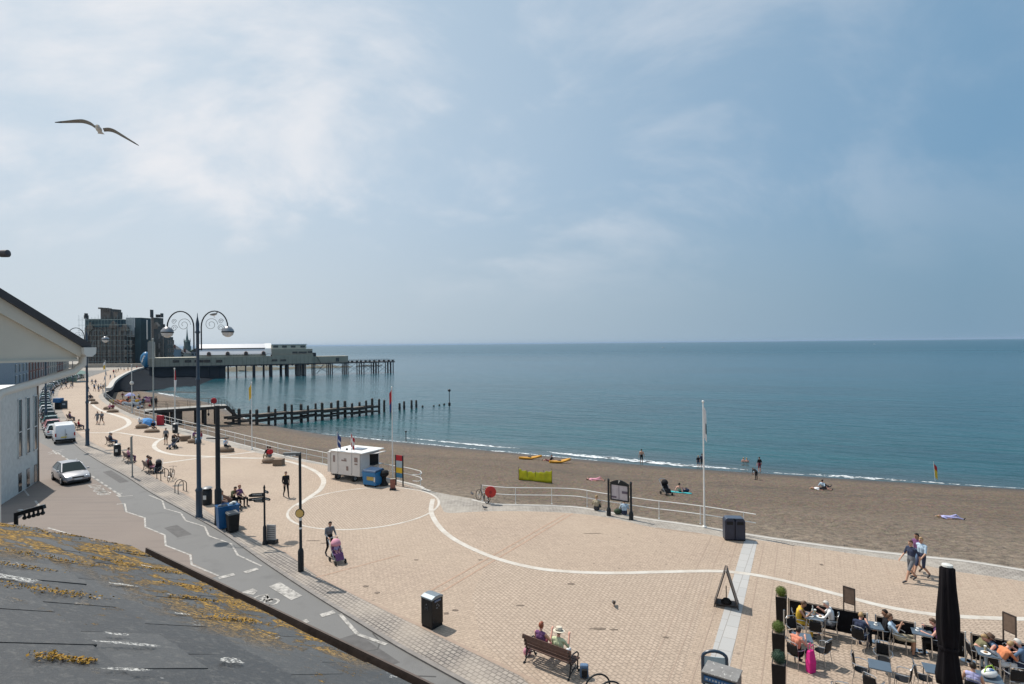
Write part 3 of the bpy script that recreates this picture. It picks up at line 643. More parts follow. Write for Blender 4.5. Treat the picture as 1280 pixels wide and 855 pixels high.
def body(kind, lod, sleeve, leg, bare=False):
    key = (kind, lod, sleeve, leg, bare)
    if key in _BODY: return _BODY[key]
    J = pose(kind); S = []   # (a, b, ra, rb, part)
    lat = (J['sR']-J['sL']).normalized(); fat = {0: 0, 1: .004, 2: .012}[lod]
    for s_ in (-1, 1):
        o_ = lat*s_*.055
        S += [(J['pel']+o_*1.0, J['waist']+o_, .115, .10, 'leg'), (J['waist']+o_, J['chest']+o_*1.1, .10, .115, 'top')]
    S += [(J['sL']*.85+J['sR']*.15, J['sR']*.85+J['sL']*.15, .075, .075, 'top'), (J['chest'], J['neck'].lerp(J['chest'], .25), .11, .075, 'top'), (J['neck'].lerp(J['chest'], .2), J['head'], .052, .05, 'skin')]
    for q in 'LR':
        S += [(J['s'+q], J['e'+q], .054, .042, 'top' if sleeve > 0 else 'skin'), (J['e'+q], J['w'+q], .041, .029, 'top' if sleeve > 1 else 'skin')]
        S += [(J['h'+q], J['k'+q], .088, .060, 'leg'), (J['k'+q], J['a'+q], .058, .040, 'leg' if leg > 0 else 'skin')]
        h_ = J['a'+q]; t_ = J['t'+q]; S += [(h_+V(0, 0, -.02), t_, .042, .036, 'shoe')]
        fw = (J['w'+q]-J['e'+q]).normalized(); side = (-1 if q == 'L' else 1); u, w_ = frame(fw)
        kn = J['w'+q] + fw*.085
        S += [(J['w'+q], kn, .030, .036, 'skin')]
        dn = V(0, 0, -1); cross = lat if abs(fw.dot(lat)) < .7 else V(0, 1, 0)
        if lod < 2:
            for i, (o2, L_) in enumerate(((-.030, .065), (-.010, .078), (.010, .073), (.030, .055))):
                a = kn + cross*o2 + fw*.01; m1 = a + fw*L_*.55 + dn*.004; m2 = m1 + (fw*.7+dn*.7).normalized()*L_*.5
                S += [(a, m1, .0095+fat*.4, .009+fat*.4, 'skin'), (m1, m2, .009+fat*.4, .008+fat*.4, 'skin')]
            a = J['w'+q] + fw*.03 - lat*side*.025; S += [(a, a + fw*.045 - lat*side*.03, .012+fat*.3, .010+fat*.3, 'skin')]
        else: S += [(kn, kn + fw*.07 + dn*.01, .03, .02, 'skin')]
    f = J['face'].normalized(); up = (J['head']-J['neck']).normalized(); up = (up - f*up.dot(f)).normalized(); sd_ = f.cross(up)
    HM = Matrix((sd_, f, up)).transposed(); hc = J['head']
    b = MB()
    for a, c_, ra, rb, _ in S:
        n_ = 8; b.ball(a, ra+fat, n_, 6); b.ball(c_, rb+fat, n_, 6); b.cyl(a, c_, ra+fat, rb+fat, n_)
    b.ball(hc + up*.02, (.077+fat, .096+fat, .108+fat), 12, 8, rot=HM); b.ball(hc + f*.025 - up*.055, (.052+fat, .062+fat, .058+fat), 10, 6, rot=HM)
    if lod < 2:
        b.ball(hc + f*.10 - up*.01, (.014, .022, .022), 6, 4, rot=HM)
        for s_ in (-1, 1): b.ball(hc + sd_*s_*.08 - f*.005, (.014, .024, .034), 6, 4, rot=HM)
    me = bpy.data.meshes.new('t'); me.from_pydata(b.v, [], b.f); o = bpy.data.objects.new('t', me); COL.objects.link(o)
    r = o.modifiers.new('r', 'REMESH'); r.mode = 'VOXEL'; r.voxel_size = {0: .0125, 1: .021, 2: .04}[lod]
    s_ = o.modifiers.new('s', 'SMOOTH'); s_.factor = .5; s_.iterations = {0: 2, 1: 2, 2: 1}[lod]
    if lod == 0: d_ = o.modifiers.new('d', 'DECIMATE'); d_.ratio = .6
    dg = bpy.context.evaluated_depsgraph_get(); me2 = bpy.data.meshes.new_from_object(o.evaluated_get(dg)); bpy.data.objects.remove(o)
    eyes = [hc + f*.088 + sd_*s_*.031 + up*.018 for s_ in (-1, 1)]; mouth = hc + f*.085 - up*.055
    idx = {'skin': 0, 'top': 1, 'leg': 2, 'shoe': 3}; mi = []
    for p in me2.polygons:
        c_ = p.center; best = 1e9; part = 'skin'
        for a, e_, ra, rb, pt in S:
            ab = e_-a; t = max(0, min(1, (c_-a).dot(ab)/max(1e-9, ab.length_squared))); d_ = (c_-(a+ab*t)).length-(ra+(rb-ra)*t)
            if pt == 'leg' and leg == 0 and ra == .088 and t > .82: d_ += .0
            if d_ < best: best = d_; part = pt
        if (c_-hc).length < .125 and (c_-hc).dot(up) > -.09: part = 'skin'
        v_ = idx[part]
        if bare and part == 'top': v_ = 0
        if lod < 2 and (c_-eyes[0]).length < .016 or lod < 2 and (c_-eyes[1]).length < .016: v_ = 4
        elif lod < 2 and abs((c_-mouth).dot(up)) < .010 and abs((c_-mouth).dot(sd_)) < .026 and (c_-mouth).length < .04: v_ = 5
        mi.append(v_)
    me2.name = 'person'
    for _ in range(6): me2.materials.append(SKIN)
    me2.polygons.foreach_set('material_index', mi); me2.polygons.foreach_set('use_smooth', [True]*len(mi))
    _BODY[key] = (me2, J, HM, hc); return _BODY[key]
def person(label, kind, loc, rz, top='black', leg='navy', shoe='charcoal', hair='dark', skin=SKIN, lod=1, sleeve=1, legs=1, hat=None, group=None, scale=1.0, long=False, bare=False, cat='person', seat=None, bag=None):
    me, J, HM, hc = body(kind, lod, sleeve, legs, bare)
    o = bpy.data.objects.new('person', me); COL.objects.link(o); o.location = loc; o.rotation_euler = (0, 0, rz); o.scale = (scale,)*3
    mats = [skin, C[top], C[leg], C[shoe] if shoe in C else skin, EYE, LIP]
    for i, m in enumerate(mats): o.material_slots[i].link = 'OBJECT'; o.material_slots[i].material = m
    tag(o, label, cat, group)
    if hair:
        b = MB(); fat = .012 if lod == 2 else .002
        b.ball((0, 0, .024), (.086+fat, .104+fat, .114+fat), 14, 10)
        for i, (x, y, z) in enumerate(b.v):
            if y > .035 and z < .075: b.v[i] = (x*.72, .02, z*.9)
            elif z < -.03: b.v[i] = (x*.85, y*.85 if y < 0 else 0, max(z, -.06))
        if long: b.ball((0, -.075, -.09), (.075, .045, .13), 10, 6)
        hm = Matrix.Translation(hc) @ HM.to_4x4(); b.v = [tuple(hm @ Vector(v_)) for v_ in b.v]
        b.build('hair', HAIR[hair], o, smooth='all')
    if hat:
        b = MB(); col, brim = hat
        b.lathe([(.11, .04), (.108, .10), (.09, .155), (.03, .165)], 16)
        if brim: b.lathe([(.185, .035), (.186, .042), (.11, .055), (.10, .05)], 18)
        else: b.ball((0, .12, .05), (.075, .07, .014), 10, 4)
        hm = Matrix.Translation(hc) @ HM.to_4x4(); b.v = [tuple(hm @ Vector(v_)) for v_ in b.v]
        h_ = b.build('hat', C[col], o, smooth=True)
        if brim and col == 'cream':
            b = MB(); b.lathe([(.113, .052), (.112, .075)], 16); b.v = [tuple(hm @ Vector(v_)) for v_ in b.v]; b.build('hat_band', C['black'], h_, smooth=True)
    if bag:
        b = MB(); b.ball((0, -.20, J['chest'].z-.02), (.14, .09, .20), 10, 8); b.build('backpack', C[bag], o, smooth='all')
    return o
# ================================================================ OBJECT KIT
IRON = mat('black_iron', (.018, .022, .026), .45, var=.25, scale=12, bump=.1)
NAVYP = mat('dark_blue_paint', (.022, .045, .075), .4, var=.2, scale=10)
WHITEP = mat('white_paint', (.74, .74, .72), .45, var=.10, scale=4)
WHITEG = mat('weathered_white_paint', (.60, .60, .57), .6, var=.16, scale=3, bump=.1)
STEEL = mat('brushed_aluminium', (.55, .56, .57), .32, metal=1, var=.1)
CHROME = mat('polished_steel', (.75, .76, .78), .12, metal=1, var=0)
WOOD = mat('bench_wood', (.075, .035, .025), .6, var=.35, scale=14, bump=.2)
TIMBER = mat('weathered_timber', (.055, .047, .042), .85, var=.45, scale=3, bump=.6)
STONE = mat('seat_stone', (.19, .135, .095), .85, var=.3, scale=3, bump=.5)
RUBBER = mat('tyre_rubber', (.018, .018, .018), .8, var=.1)
GLASSD = mat('car_glass', (.008, .022, .022), .10, var=0, spec=.8)
# --- benches
def make_bench(label, group):
    t = thing('park_bench', label, 'bench', group=group)
    L_ = 1.75
    for x in (-L_/2+.06, L_/2-.06):
        b = MB()
        b.tube([(x, -.30, 0), (x, -.22, .10), (x, -.17, .38), (x, -.22, .62), (x, -.30, .86)], .024, 6)
        b.tube([(x, .30, 0), (x, .24, .14), (x, .26, .40)], .024, 6); b.tube([(x, -.19, .38), (x, .26, .40)], .022, 6)
        b.tube([(x, -.22, .60), (x, 0, .66), (x, .22, .64), (x, .30, .56), (x, .26, .40)], .022, 6)
        b.tube([(x, -.22, .10), (x, 0, .2), (x, .24, .14)], .018, 6); b.ball((x, -.32, .03), (.035, .06, .03), 8, 4); b.ball((x, .32, .03), (.035, .06, .03), 8, 4)
        b.tube([(x, 0+.13*math.cos(a), .29+.08*math.sin(a)) for a in [i*math.pi/5 for i in range(10)]], .012, 5, closed=True)
        b.build('end_frame', IRON, t, smooth=True)
    b = MB()
    for y in (-.14, -.04, .06, .16, .26): b.box((0, y, .435), (L_, .075, .035))
    b.build('seat', WOOD, t, bevel=.006)
    b = MB()
    for i, (y, z) in enumerate(((-.215, .56), (-.24, .68))): b.box((0, y, z), (L_, .03, .085), rot=Matrix.Rotation(R_(-12), 3, 'X'))
    b.box((0, -.285, .83), (L_+.05, .045, .13), rot=Matrix.Rotation(R_(-12), 3, 'X'))
    b.build('backrest', WOOD, t, bevel=.006); return t
# --- cafe furniture
WICK = mat('black_wicker', (.010, .010, .012), .6, var=.35, scale=60, bump=.5)
TTOP = mat('blue_grey_tabletop', (.085, .115, .15), .3, var=.12, scale=5)
def make_chair(label, group):
    t = thing('cafe_chair', label, 'chair', group=group); t.scale = (.9, .9, .88)
    b = MB(); b.lathe([(.20, .43), (.225, .445), (.225, .455), (.20, .46)], 18); b.v = [(x*1.0, y*1.0, z) for x, y, z in b.v]; b.build('seat', WICK, t, smooth=True)
    rows = []
    for k_ in range(6):
        z = .50+.075*k_; w_ = .215 if k_ < 4 else .20-.02*(k_-4)
        rows.append([(w_*math.sin(a), -.20-.03*k_/2*.6-.03*math.cos(a)-(.012 if s_ else 0), z) for s_ in (0, 1) for a in ([-1.25+2.5*i/8 for i in range(9)] if not s_ else [1.25-2.5*i/8 for i in range(9)])])
    b = MB(); b.loft(rows); b.build('backrest', WICK, t, smooth='all')
    for x, y in ((-.19, .18), (.19, .18), (-.19, -.19), (.19, -.19)):
        b = MB(); b.tube([(x, y, .66 if y > 0 else .90), (x, y*.98, .44), (x*1.14, y*1.2, 0)] if y > 0 else [(x, y-.06, .90), (x, y, .44), (x*1.14, y*1.35, 0)], .013, 6); b.build('leg', STEEL, t, smooth=True)
    b = MB(); b.tube([(-.205, -.25, .90), (-.14, -.29, .96), (.14, -.29, .96), (.205, -.25, .90)], .013, 6)
    b.tube([(-.205, -.20, .44), (.205, -.20, .44)], .012, 6); b.tube([(-.205, .18, .43), (.205, .18, .43)], .012, 6); b.build('back_frame', STEEL, t, smooth=True)
    for s_ in (-1, 1):
        b = MB(); b.tube([(s_*.20, -.24, .70), (s_*.27, -.12, .70), (s_*.275, .10, .69), (s_*.21, .19, .655)], .014, 6); b.build('armrest', STEEL, t, smooth=True)
    return t
def make_table(label, group, w_=.56):
    t = thing('cafe_table', label, 'table', group=group)
    b = MB(); b.box((0, 0, .725), (w_, w_, .028)); b.build('tabletop', TTOP, t, bevel=.012)
    for x in (-1, 1):
        for y in (-1, 1): b = MB(); b.tube([(x*(w_/2-.05), y*(w_/2-.05), .71), (x*(w_/2-.03), y*(w_/2-.03), 0)], .015, 6); b.build('leg', STEEL, t, smooth=True)
    b = MB(); b.tube([(x*(w_/2-.05), y*(w_/2-.05), .69) for x, y in ((-1, -1), (1, -1), (1, 1), (-1, 1))], .012, 6, closed=True); b.build('frame_rail', STEEL, t, smooth=True)
    return t
# --- railing (one thing per run)
def railing(pts, label, h=1.02, posts=2.3, mt=WHITEP, r=.024, extra=None, name='sea_railing'):
    P = [Vector((p[0], p[1], p[2] if len(p) > 2 else 0)) for p in pts]; t = thing(name, label, 'railing', P[0]); o = P[0]
    Q = [p-o for p in P]
    for hh in (h, h*.55):
        b = MB(); b.tube([q+V(0, 0, hh) for q in Q], r, 6); b.build('rail', mt, t, smooth=True)
    d = 0; nxt = 0
    for i in range(len(Q)-1):
        seg = (Q[i+1]-Q[i]); l_ = seg.length
        while nxt <= d+l_:
            p = Q[i] + seg*((nxt-d)/l_); b = MB(); b.cyl(p, p+V(0, 0, h), r*.9, n=6); b.lathe([(r*2.2, 0), (r*2.2, .03)], 8, p); b.build('post', mt, t, smooth=True); nxt += posts
        d += l_
    return t
# --- vehicles
def car_mats(name, col): return mat('car_paint_'+name, col, .28, metal=.35, var=.02, coat=.6)
LAMP = mat('headlamp_glass', (.6, .62, .65), .1, var=0, metal=.3); TAIL = mat('tail_lamp_red', (.35, .01, .01), .2, var=0); PLATE = mat('number_plate', (.7, .7, .68), .5, var=0); PLATEY = mat('number_plate_yellow', (.7, .55, .08), .5, var=0)
def wheel(par, x, y, r=.31):
    b = MB(); b.tube([(x-.1, y, r), (x+.1, y, r)], r, 18); w_ = b.build('wheel', RUBBER, par, smooth=True)
    s_ = 1 if x > 0 else -1
    b = MB(); b.tube([(x+s_*.085, y, r), (x+s_*.108, y, r)], r*.62, 14)
    for k_ in range(5):
        a = k_*2*math.pi/5; b.bar((x+s_*.112, y, r), (x+s_*.112, y+math.cos(a)*r*.58, r+math.sin(a)*r*.58), .02, .05)
    b.build('rim', STEEL, w_, smooth=True)
def make_car(label, paint, group=None, name='parked_car', hatch=False):
    """local: front towards +y"""
    t = thing(name, label, 'car', group=group); Lh = 2.15
    st = [(-Lh, .72, .36, .62), (-Lh+.08, .80, .24, .86), (-1.5, .86, .18, .93 if not hatch else .96), (-.6, .88, .17, .92), (.5, .88, .17, .88), (1.05, .87, .17, .84), (1.75, .83, .18, .74), (Lh-.1, .76, .22, .62), (Lh, .66, .34, .52)]
    rings = []
    for y, w_, zb, zs in st:
        rings.append([(-w_*.85, y, zb), (-w_, y, zb+.14), (-w_*1.01, y, zs-.2), (-w_*.93, y, zs-.03), (-w_*.6, y, zs+.02), (0, y, zs+.035), (w_*.6, y, zs+.02), (w_*.93, y, zs-.03), (w_*1.01, y, zs-.2), (w_, y, zb+.14), (w_*.85, y, zb), (0, y, zb)])
    b = MB(); b.loft(rings)
    # roof and pillars
    yb, yf, yrb, yrf = (-2.0 if hatch else -1.72), 1.02, (-1.55 if hatch else -1.05), .18; zr = 1.42
    roof = [[(-.60, y, zr-.035), (-.5, y, zr), (0, y, zr+.02), (.5, y, zr), (.60, y, zr-.035), (.5, y, zr-.05), (-.5, y, zr-.05)] for y in (yrb, -.4, yrf)]
    roof[1] = [(x, y, z+.03) for x, y, z in roof[1]]
    b.loft(roof)
    for s_ in (-1, 1):
        b.bar((s_*.77, yf, .86), (s_*.58, yrf, zr-.02), .07, .05); b.bar((s_*.77, yb, .92), (s_*.58, yrb, zr-.02), .10, .07); b.bar((s_*.80, -.32, .88), (s_*.60, -.34, zr-.03), .04, .07)
    b.build('body', paint, t, smooth=True, subsurf=0, bevel=.02)
    def pane(name_, q): bb = MB(); bb.add(q, [(0, 1, 2, 3)]); o = bb.build(name_, GLASSD, t); m_ = o.modifiers.new('s', 'SOLIDIFY'); m_.thickness = .02; return o
    pane('windscreen', [(-.75, yf-.02, .87), (.75, yf-.02, .87), (.575, yrf+.02, zr-.03), (-.575, yrf+.02, zr-.03)])
    pane('rear_window', [(.75, yb+.02, .92), (-.75, yb+.02, .92), (-.575, yrb, zr-.03), (.575, yrb, zr-.03)])
    for s_ in (-1, 1):
        pane('side_window', [(s_*.785, yf-.1, .87), (s_*.795, -.28, .88), (s_*.60, -.30, zr-.035), (s_*.59, yrf, zr-.035)])
        pane('side_window', [(s_*.795, -.36, .88), (s_*.775, yb+.08, .92), (s_*.59, yrb, zr-.035), (s_*.60, -.38, zr-.035)])
        bb = MB(); bb.ball((s_*.93, .78, .93), (.10, .06, .07), 8, 5); bb.build('wing_mirror', paint, t, smooth='all')
        bb = MB(); bb.ball((s_*.58, Lh-.10, .57), (.17, .12, .075), 10, 6); bb.build('headlight', LAMP, t, smooth='all')
        bb = MB(); bb.box((s_*.66, -Lh+.02, .74), (.2, .08, .15)); bb.build('tail_light', TAIL, t, bevel=.02)
        for y in (1.35, -1.3): wheel(t, s_*.80, y)
        bb = MB(); bb.box((s_*.885, -.1, .80), (.012, .14, .03)); bb.build('door_handle', CHROME, t)
    bb = MB(); bb.box((0, Lh+.005, .44), (.5, .02, .10)); bb.build('number_plate', PLATE, t)
    bb = MB(); bb.box((0, Lh-.005, .57), (.72, .05, .10)); bb.box((0, Lh-.02, .29), (1.35, .08, .12)); bb.build('grille', IRON, t)
    bb = MB(); bb.box((0, -Lh-.005, .58), (.5, .02, .11)); bb.build('rear_number_plate', PLATEY, t)
    bb = MB(); bb.box((0, 0, .20), (1.5, 3.9, .12)); bb.build('underbody', RUBBER, t)
    return t
def make_van(label):
    t = thing('panel_van', label, 'van'); P = mat('van_white_paint', (.70, .71, .72), .35, var=.05, coat=.3)
    prof = [(-2.35, .42), (-2.38, .9), (-2.25, 1.85), (-2.1, 2.0), (1.0, 2.03), (1.35, 1.92), (1.95, 1.15), (2.45, .95), (2.55, .75), (2.55, .35), (-2.3, .30)]
    rings = []
    for f_ in (-1, -.93, -.6, 0, .6, .93, 1):
        k_ = 1 if abs(f_) < .95 else .965
        rings.append([(f_*.90*(1-.10*max(0, (z-1.0))/1.05), y*(k_ if abs(f_) > .95 else 1), .3+(z-.3)*(k_ if abs(f_) > .95 else 1)) for y, z in prof])
    b = MB(); b.loft(rings); b.build('body', P, t, smooth=True, bevel=.03)
    b = MB(); b.add([(-.72, 1.40, 1.86), (.72, 1.40, 1.86), (.80, 1.97, 1.17), (-.80, 1.97, 1.17)], [(0, 1, 2, 3)]); o = b.build('windscreen', GLASSD, t); o.location = (0, .02, .02)
    for s_ in (-1, 1):
        b = MB(); b.add([(s_*.895, 1.70, 1.15), (s_*.885, .75, 1.15), (s_*.815, .75, 1.75), (s_*.82, 1.28, 1.75)], [(0, 1, 2, 3)]); b.build('side_window', GLASSD, t)
        b = MB(); b.box((s_*1.0, 1.55, 1.25), (.16, .08, .26)); b.build('wing_mirror', IRON, t, bevel=.02)
        b = MB(); b.box((s_*.80, -2.39, .98), (.12, .05, .36)); b.build('tail_light', TAIL, t, bevel=.015)
        b = MB(); b.ball((s_*.66, 2.48, .78), (.15, .09, .11), 8, 5); b.build('headlight', LAMP, t, smooth='all')
        for y in (1.75, -1.45): wheel(t, s_*.82, y, .33)
    b = MB(); b.box((0, -2.42, .42), (1.7, .14, .16)); b.build('bumper', RUBBER, t, bevel=.02)
    b = MB(); b.box((-.12, -2.415, .72), (.5, .02, .11)); b.build('number_plate', PLATEY, t)
    b = MB(); b.box((0, -2.40, 1.05), (.018, .03, 1.1)); b.box((.1, -2.41, 1.0), (.05, .04, .14)); b.build('rear_door_seam', IRON, t)
    return t
# --- bins
def make_round_bin(label, m=None, group=None, name='litter_bin', r=.30, h=1.15):
    t = thing(name, label, 'litter bin', group=group)
    b = MB(); b.lathe([(r*.92, 0), (r*.95, .05), (r, .08), (r, h*.78), (r*.96, h*.8)], 20); b.build('body', m or IRON, t, smooth=True)
    b = MB(); b.lathe([(r*.8, h*.80), (r*.8, h*.90)], 16); b.build('aperture', RUBBER, t, smooth=True)
    b = MB(); b.lathe([(r*1.06, h*.90), (r*1.08, h*.93), (r*.8, h*.985), (r*.2, h)], 20); b.build('lid', mat('bin_lid_grey', (.20, .21, .22), .4, var=.2), t, smooth=True)
    b = MB(); b.box((0, -r-.005, h*.45), (.2, .02, .26)); b.build('notice', WHITEG, t); return t
# --- bicycle
def make_bike(label, rz=0, loc=(0, 0, 0), lean=0, group=None):
    t = thing('bicycle', label, 'bicycle', loc, rz, group); t.rotation_euler = (0, lean, rz)
    for y in (-.52, .52):
        b = MB(); b.tube([(0, y+.33*math.cos(a), .35+.33*math.sin(a)) for a in [i*math.pi/10 for i in range(20)]], .018, 6, closed=True); wl = b.build('wheel', RUBBER, t, smooth=True)
        b = MB()
        for i in range(12):
            a = i*math.pi/6; b.cyl((0, y, .35), (0, y+.32*math.cos(a), .35+.32*math.sin(a)), .003, n=4)
        b.cyl((-.04, y, .35), (.04, y, .35), .025, n=8); b.build('spokes', STEEL, wl)
    F_ = mat('bicycle_frame', (.02, .03, .035), .35, var=.1)
    b = MB(); 
    for a, c_ in (((0, -.52, .35), (0, -.08, .30)), ((0, -.08, .30), (0, -.22, .82)), ((0, -.22, .78), (0, .38, .80)), ((0, .38, .76), (0, -.08, .30)), ((0, -.52, .35), (0, -.21, .74)), ((0, .36, .88), (0, .52, .35))): b.cyl(a, c_, .017, n=6)
    b.build('frame', F_, t, smooth=True)
    b = MB(); b.tube([(-.26, .28, .98), (-.1, .38, 1.0), (.1, .38, 1.0), (.26, .28, .98)], .013, 6); b.cyl((0, .36, .86), (0, .38, 1.0), .015, n=6); b.build('handlebar', F_, t, smooth=True)
    b = MB(); b.ball((0, -.26, .90), (.07, .14, .035), 8, 5); b.cyl((0, -.22, .8), (0, -.25, .9), .014, n=6); b.build('saddle', RUBBER, t, smooth='all')
    b = MB(); b.tube([(.03, -.08, .30), (.06, -.08, .30)], .09, 12); b.bar((.09, -.08, .30), (.09, .0, .16), .02, .02); b.build('crank', IRON, t); return t
# --- lamp post with two hoop arms
GLOBE = mat('lamp_globe_clear', (.55, .57, .58), .15, var=0, metal=.2)
def make_lamp(label, group):
    t = thing('street_lamp', label, 'street lamp', group=group)
    b = MB(); b.lathe([(.20, 0), (.20, .15), (.17, .2), (.17, 1.55), (.20, 1.6), (.20, 1.68), (.125, 1.8), (.12, 4.4), (.155, 4.45), (.155, 4.62), (.105, 4.7), (.10, 8.2), (.13, 8.25), (.09, 8.4), (.085, 11.0), (.12, 11.05), (.12, 11.15), (.09, 11.2), (.10, 11.6), (.03, 12.0), (.01, 12.25)], 14)
    b.build('pole', NAVYP, t, smooth=True)
    for s_ in (-1, 1):
        pts = [V(s_*.22, 0, 10.0), V(s_*.22, 0, 11.4)] + [V(s_*(.22+.78-.78*math.cos(a)), 0, 11.4+.95*math.sin(a)) for a in [math.pi*i/14 for i in range(1, 15)]] + [V(s_*1.78, 0, 11.4)]
        b = MB(); b.tube(pts, .038, 6); b.cyl((s_*.05, 0, 11.1), (s_*.24, 0, 11.1), .02, n=6); b.cyl((s_*.05, 0, 10.05), (s_*.24, 0, 10.05), .02, n=6); arm = b.build('arm', IRON, t, smooth=True)
        b = MB()
        for cx, cz, r0 in ((.80, 11.55, .40), (1.36, 11.35, .20), (1.38, 11.74, .16)):
            b.tube([V(s_*cx + r0*(1-i/30)*math.cos(i*.45), 0, cz + r0*(1-i/30)*math.sin(i*.45)) for i in range(24)], .012, 4)
        b.build('scrollwork', IRON, arm)
        b = MB(); b.lathe([(.05, .32), (.20, .26), (.33, .10), (.345, 0)], 16, (s_*1.78, 0, 11.12)); h_ = b.build('lamp_hood', mat('lamp_hood_metal', (.30, .30, .31), .35, metal=.7, var=.1), t, smooth=True)
        b = MB(); b.lathe([(.35, .0), (.355, -.05), (.34, -.07)], 16, (s_*1.78, 0, 11.13)); b.build('rim', IRON, h_, smooth=True)
        b = MB(); b.lathe([(.33, -.07), (.28, -.22), (.12, -.33), (.02, -.35)], 16, (s_*1.78, 0, 11.13)); b.build('lamp_shade', GLOBE, h_, smooth=True)
    return t
# --- flags and poles
def pole(px, py, ytop, r, m, label, name='flagpole', cat='flagpole', base=None, group=None):
    p = base or G(px, py); h = (DP(px, ytop, p.y).z - p.z)
    t = thing(name, label, cat, p, group=group)
    b = MB(); b.tube([(0, 0, 0), (0, 0, h)], [r*1.25, r*.7], 8); b.ball((0, 0, h), r*1.6, 8, 5); b.build('pole', m, t, smooth=True)
    b = MB(); b.lathe([(r*2.5, 0), (r*2.5, .08), (r*1.4, .12)], 10); b.build('base', m, t, smooth=True); return t, p, h
def flag(par, z1, w_, h, mats, rz=0, droop=.5, mfun=None, name='flag', off=(0, 0, 0)):
    nu, nv = 14, 12; vs = []; fs = []; b = MB(); rr_ = random.Random(int(z1*100))
    for i in range(nu+1):
        for j in range(nv+1):
            u = i/nu; v_ = j/nv
            x = u*w_*(1-droop*.6); z = z1 - v_*h - droop*u*w_*.9
            y = .10*w_*math.sin(u*9+v_*1.5)*u; vs.append((x*math.cos(rz)-y*math.sin(rz), x*math.sin(rz)+y*math.cos(rz), z))
    b.add(vs, [(i*(nv+1)+j, i*(nv+1)+j+1, (i+1)*(nv+1)+j+1, (i+1)*(nv+1)+j) for i in range(nu) for j in range(nv)])
    if mfun: b.m = [mfun((i+.5)/nu, (j+.5)/nv) for i in range(nu) for j in range(nv)]
    o = b.build(name, mats, par, smooth='all'); o.location = off; return o
def part_box(name, par, m, c, size, rz=0, bevel=0): return MB().box(c, size, rz).build(name, m, par, bevel=bevel)
# ================================================================ FOREGROUND ROOF
EV = Vector((-.806, .591, 0)); NH = Vector((.591, .806, 0)); PT = R_(27)
DV = NH*math.cos(PT) + V(0, 0, -math.sin(PT)); NP = NH*math.sin(PT) + V(0, 0, math.cos(PT))
RO = CAM - NP*.62
def onroof(px, py):
    d = ray(px, py); t = (RO-CAM).dot(NP)/d.dot(NP); p = CAM+d*t-RO; return p.dot(EV), p.dot(DV)
te = (onroof(168, 686)[1]+onroof(490, 851)[1])/2; sv = onroof(150, 682)[0]; sv0 = onroof(0, 651)[0]
nb = NB('roof_slate', .62)
sl_i = nb.N.new('ShaderNodeNewGeometry')
c = nb.mix(nb.noise(1.6, 5, rough=.6), (.026, .026, .027), (.072, .068, .063)); c = nb.mix(.5, c, nb.mix(sl_i.outputs['Random Per Island'], (.036, .038, .042), (.100, .100, .100)))
c = nb.mix(nb.math('MULTIPLY', nb.ramp(nb.noise(26, 4, rough=.8), .52, .68), .5), c, (.17, .16, .145))
str_ = nb.mapping(math.atan2(EV.y, EV.x), (1, 1, 1))
zone = nb.N.new('ShaderNodeAttribute'); zone.attribute_name = 'growth'
g1 = nb.math('MULTIPLY', nb.ramp(nb.noise(4.2, 8, rough=.66, dist=.3), .47, .51), nb.ramp(nb.noise(38, 5, rough=.8), .40, .52))
g1 = nb.math('MULTIPLY', g1, nb.ramp(zone.outputs['Fac'], .25, .6))
g2 = nb.math('MULTIPLY', nb.ramp(nb.noise(6.5, 6, rough=.8), .58, .63), .8)
lich = nb.math('MAXIMUM', g1, nb.math('MULTIPLY', g2, nb.ramp(nb.noise(1.1, 3), .52, .62)))
c = nb.mix(lich, c, nb.mix(nb.ramp(nb.noise(34, 5, rough=.8), .35, .62), (.11, .065, .02), (.56, .31, .035)))
gu = nb.ramp(nb.noise(5.2, 6, src=nb.mapping(.2, (1, 1, 1), loc=(3, 7, 0)), rough=.75), .655, .675)
c = nb.mix(gu, c, (.55, .54, .52))
M_SLATE = nb.out(c, nb.math('ADD', nb.math('MULTIPLY', nb.noise(9, 6, rough=.7), .5), nb.math('MULTIPLY', lich, 2.2)), .7, .02, nb.math('ADD', .42, nb.math('MULTIPLY', lich, .4)))
house = thing('slate_roofed_house', 'near slate roof patched with orange lichen, sloping down to a dark gutter', 'house', RO)
b = MB(); gr = []; q = random.Random(5); EX, WD = .34, .44
nc = 16
for r_ in range(-6, nc):
    t1 = te - r_*EX; t0 = t1 - EX*1.12
    if r_ > 12 or t1 < -2.2: continue
    for c_ in range(-22, 14):
        s0_ = sv - WD*(c_+1) - (WD/2 if r_ % 2 else 0); s1_ = s0_ + WD - q.uniform(.006, .018)
        if s0_ > sv0+.3 or r_ < 0: continue
        if s1_ > sv: s1_ = sv
        if s0_ >= s1_-.02: continue
        jt = q.uniform(-.012, .012); lift = .012 + q.uniform(0, .006)
        v0 = [(s0_, t0, 0), (s1_, t0, 0), (s1_, t1+jt, lift+q.uniform(0, .004)), (s0_, t1+jt+q.uniform(-.006, .006), lift)]
        P = [EV*s + DV*t + NP*h_ for s, t, h_ in v0]; Pb = [p - NP*.009 for p in P]
        b.add(P+Pb, [(0, 1, 2, 3), (3, 2, 6, 7), (0, 3, 7, 4), (1, 5, 6, 2)])
b.build('roof', M_SLATE, house)
ro = [o for o in kids(house) if o.name.startswith('roof')][0]; me = ro.data
at = me.attributes.new('growth', 'FLOAT', 'POINT'); vals = []
for v_ in me.vertices:
    s = v_.co.dot(EV); t = v_.co.dot(DV); a = 1 - min(1, max(0, (sv-s)/2.1)); e_ = 1 - min(1, max(0, (te-t)/1.3)); vals.append(max(a*1.05, .85*e_*min(1, max(0, (s-(sv-3.6))/1.2))))
at.data.foreach_set('value', vals)
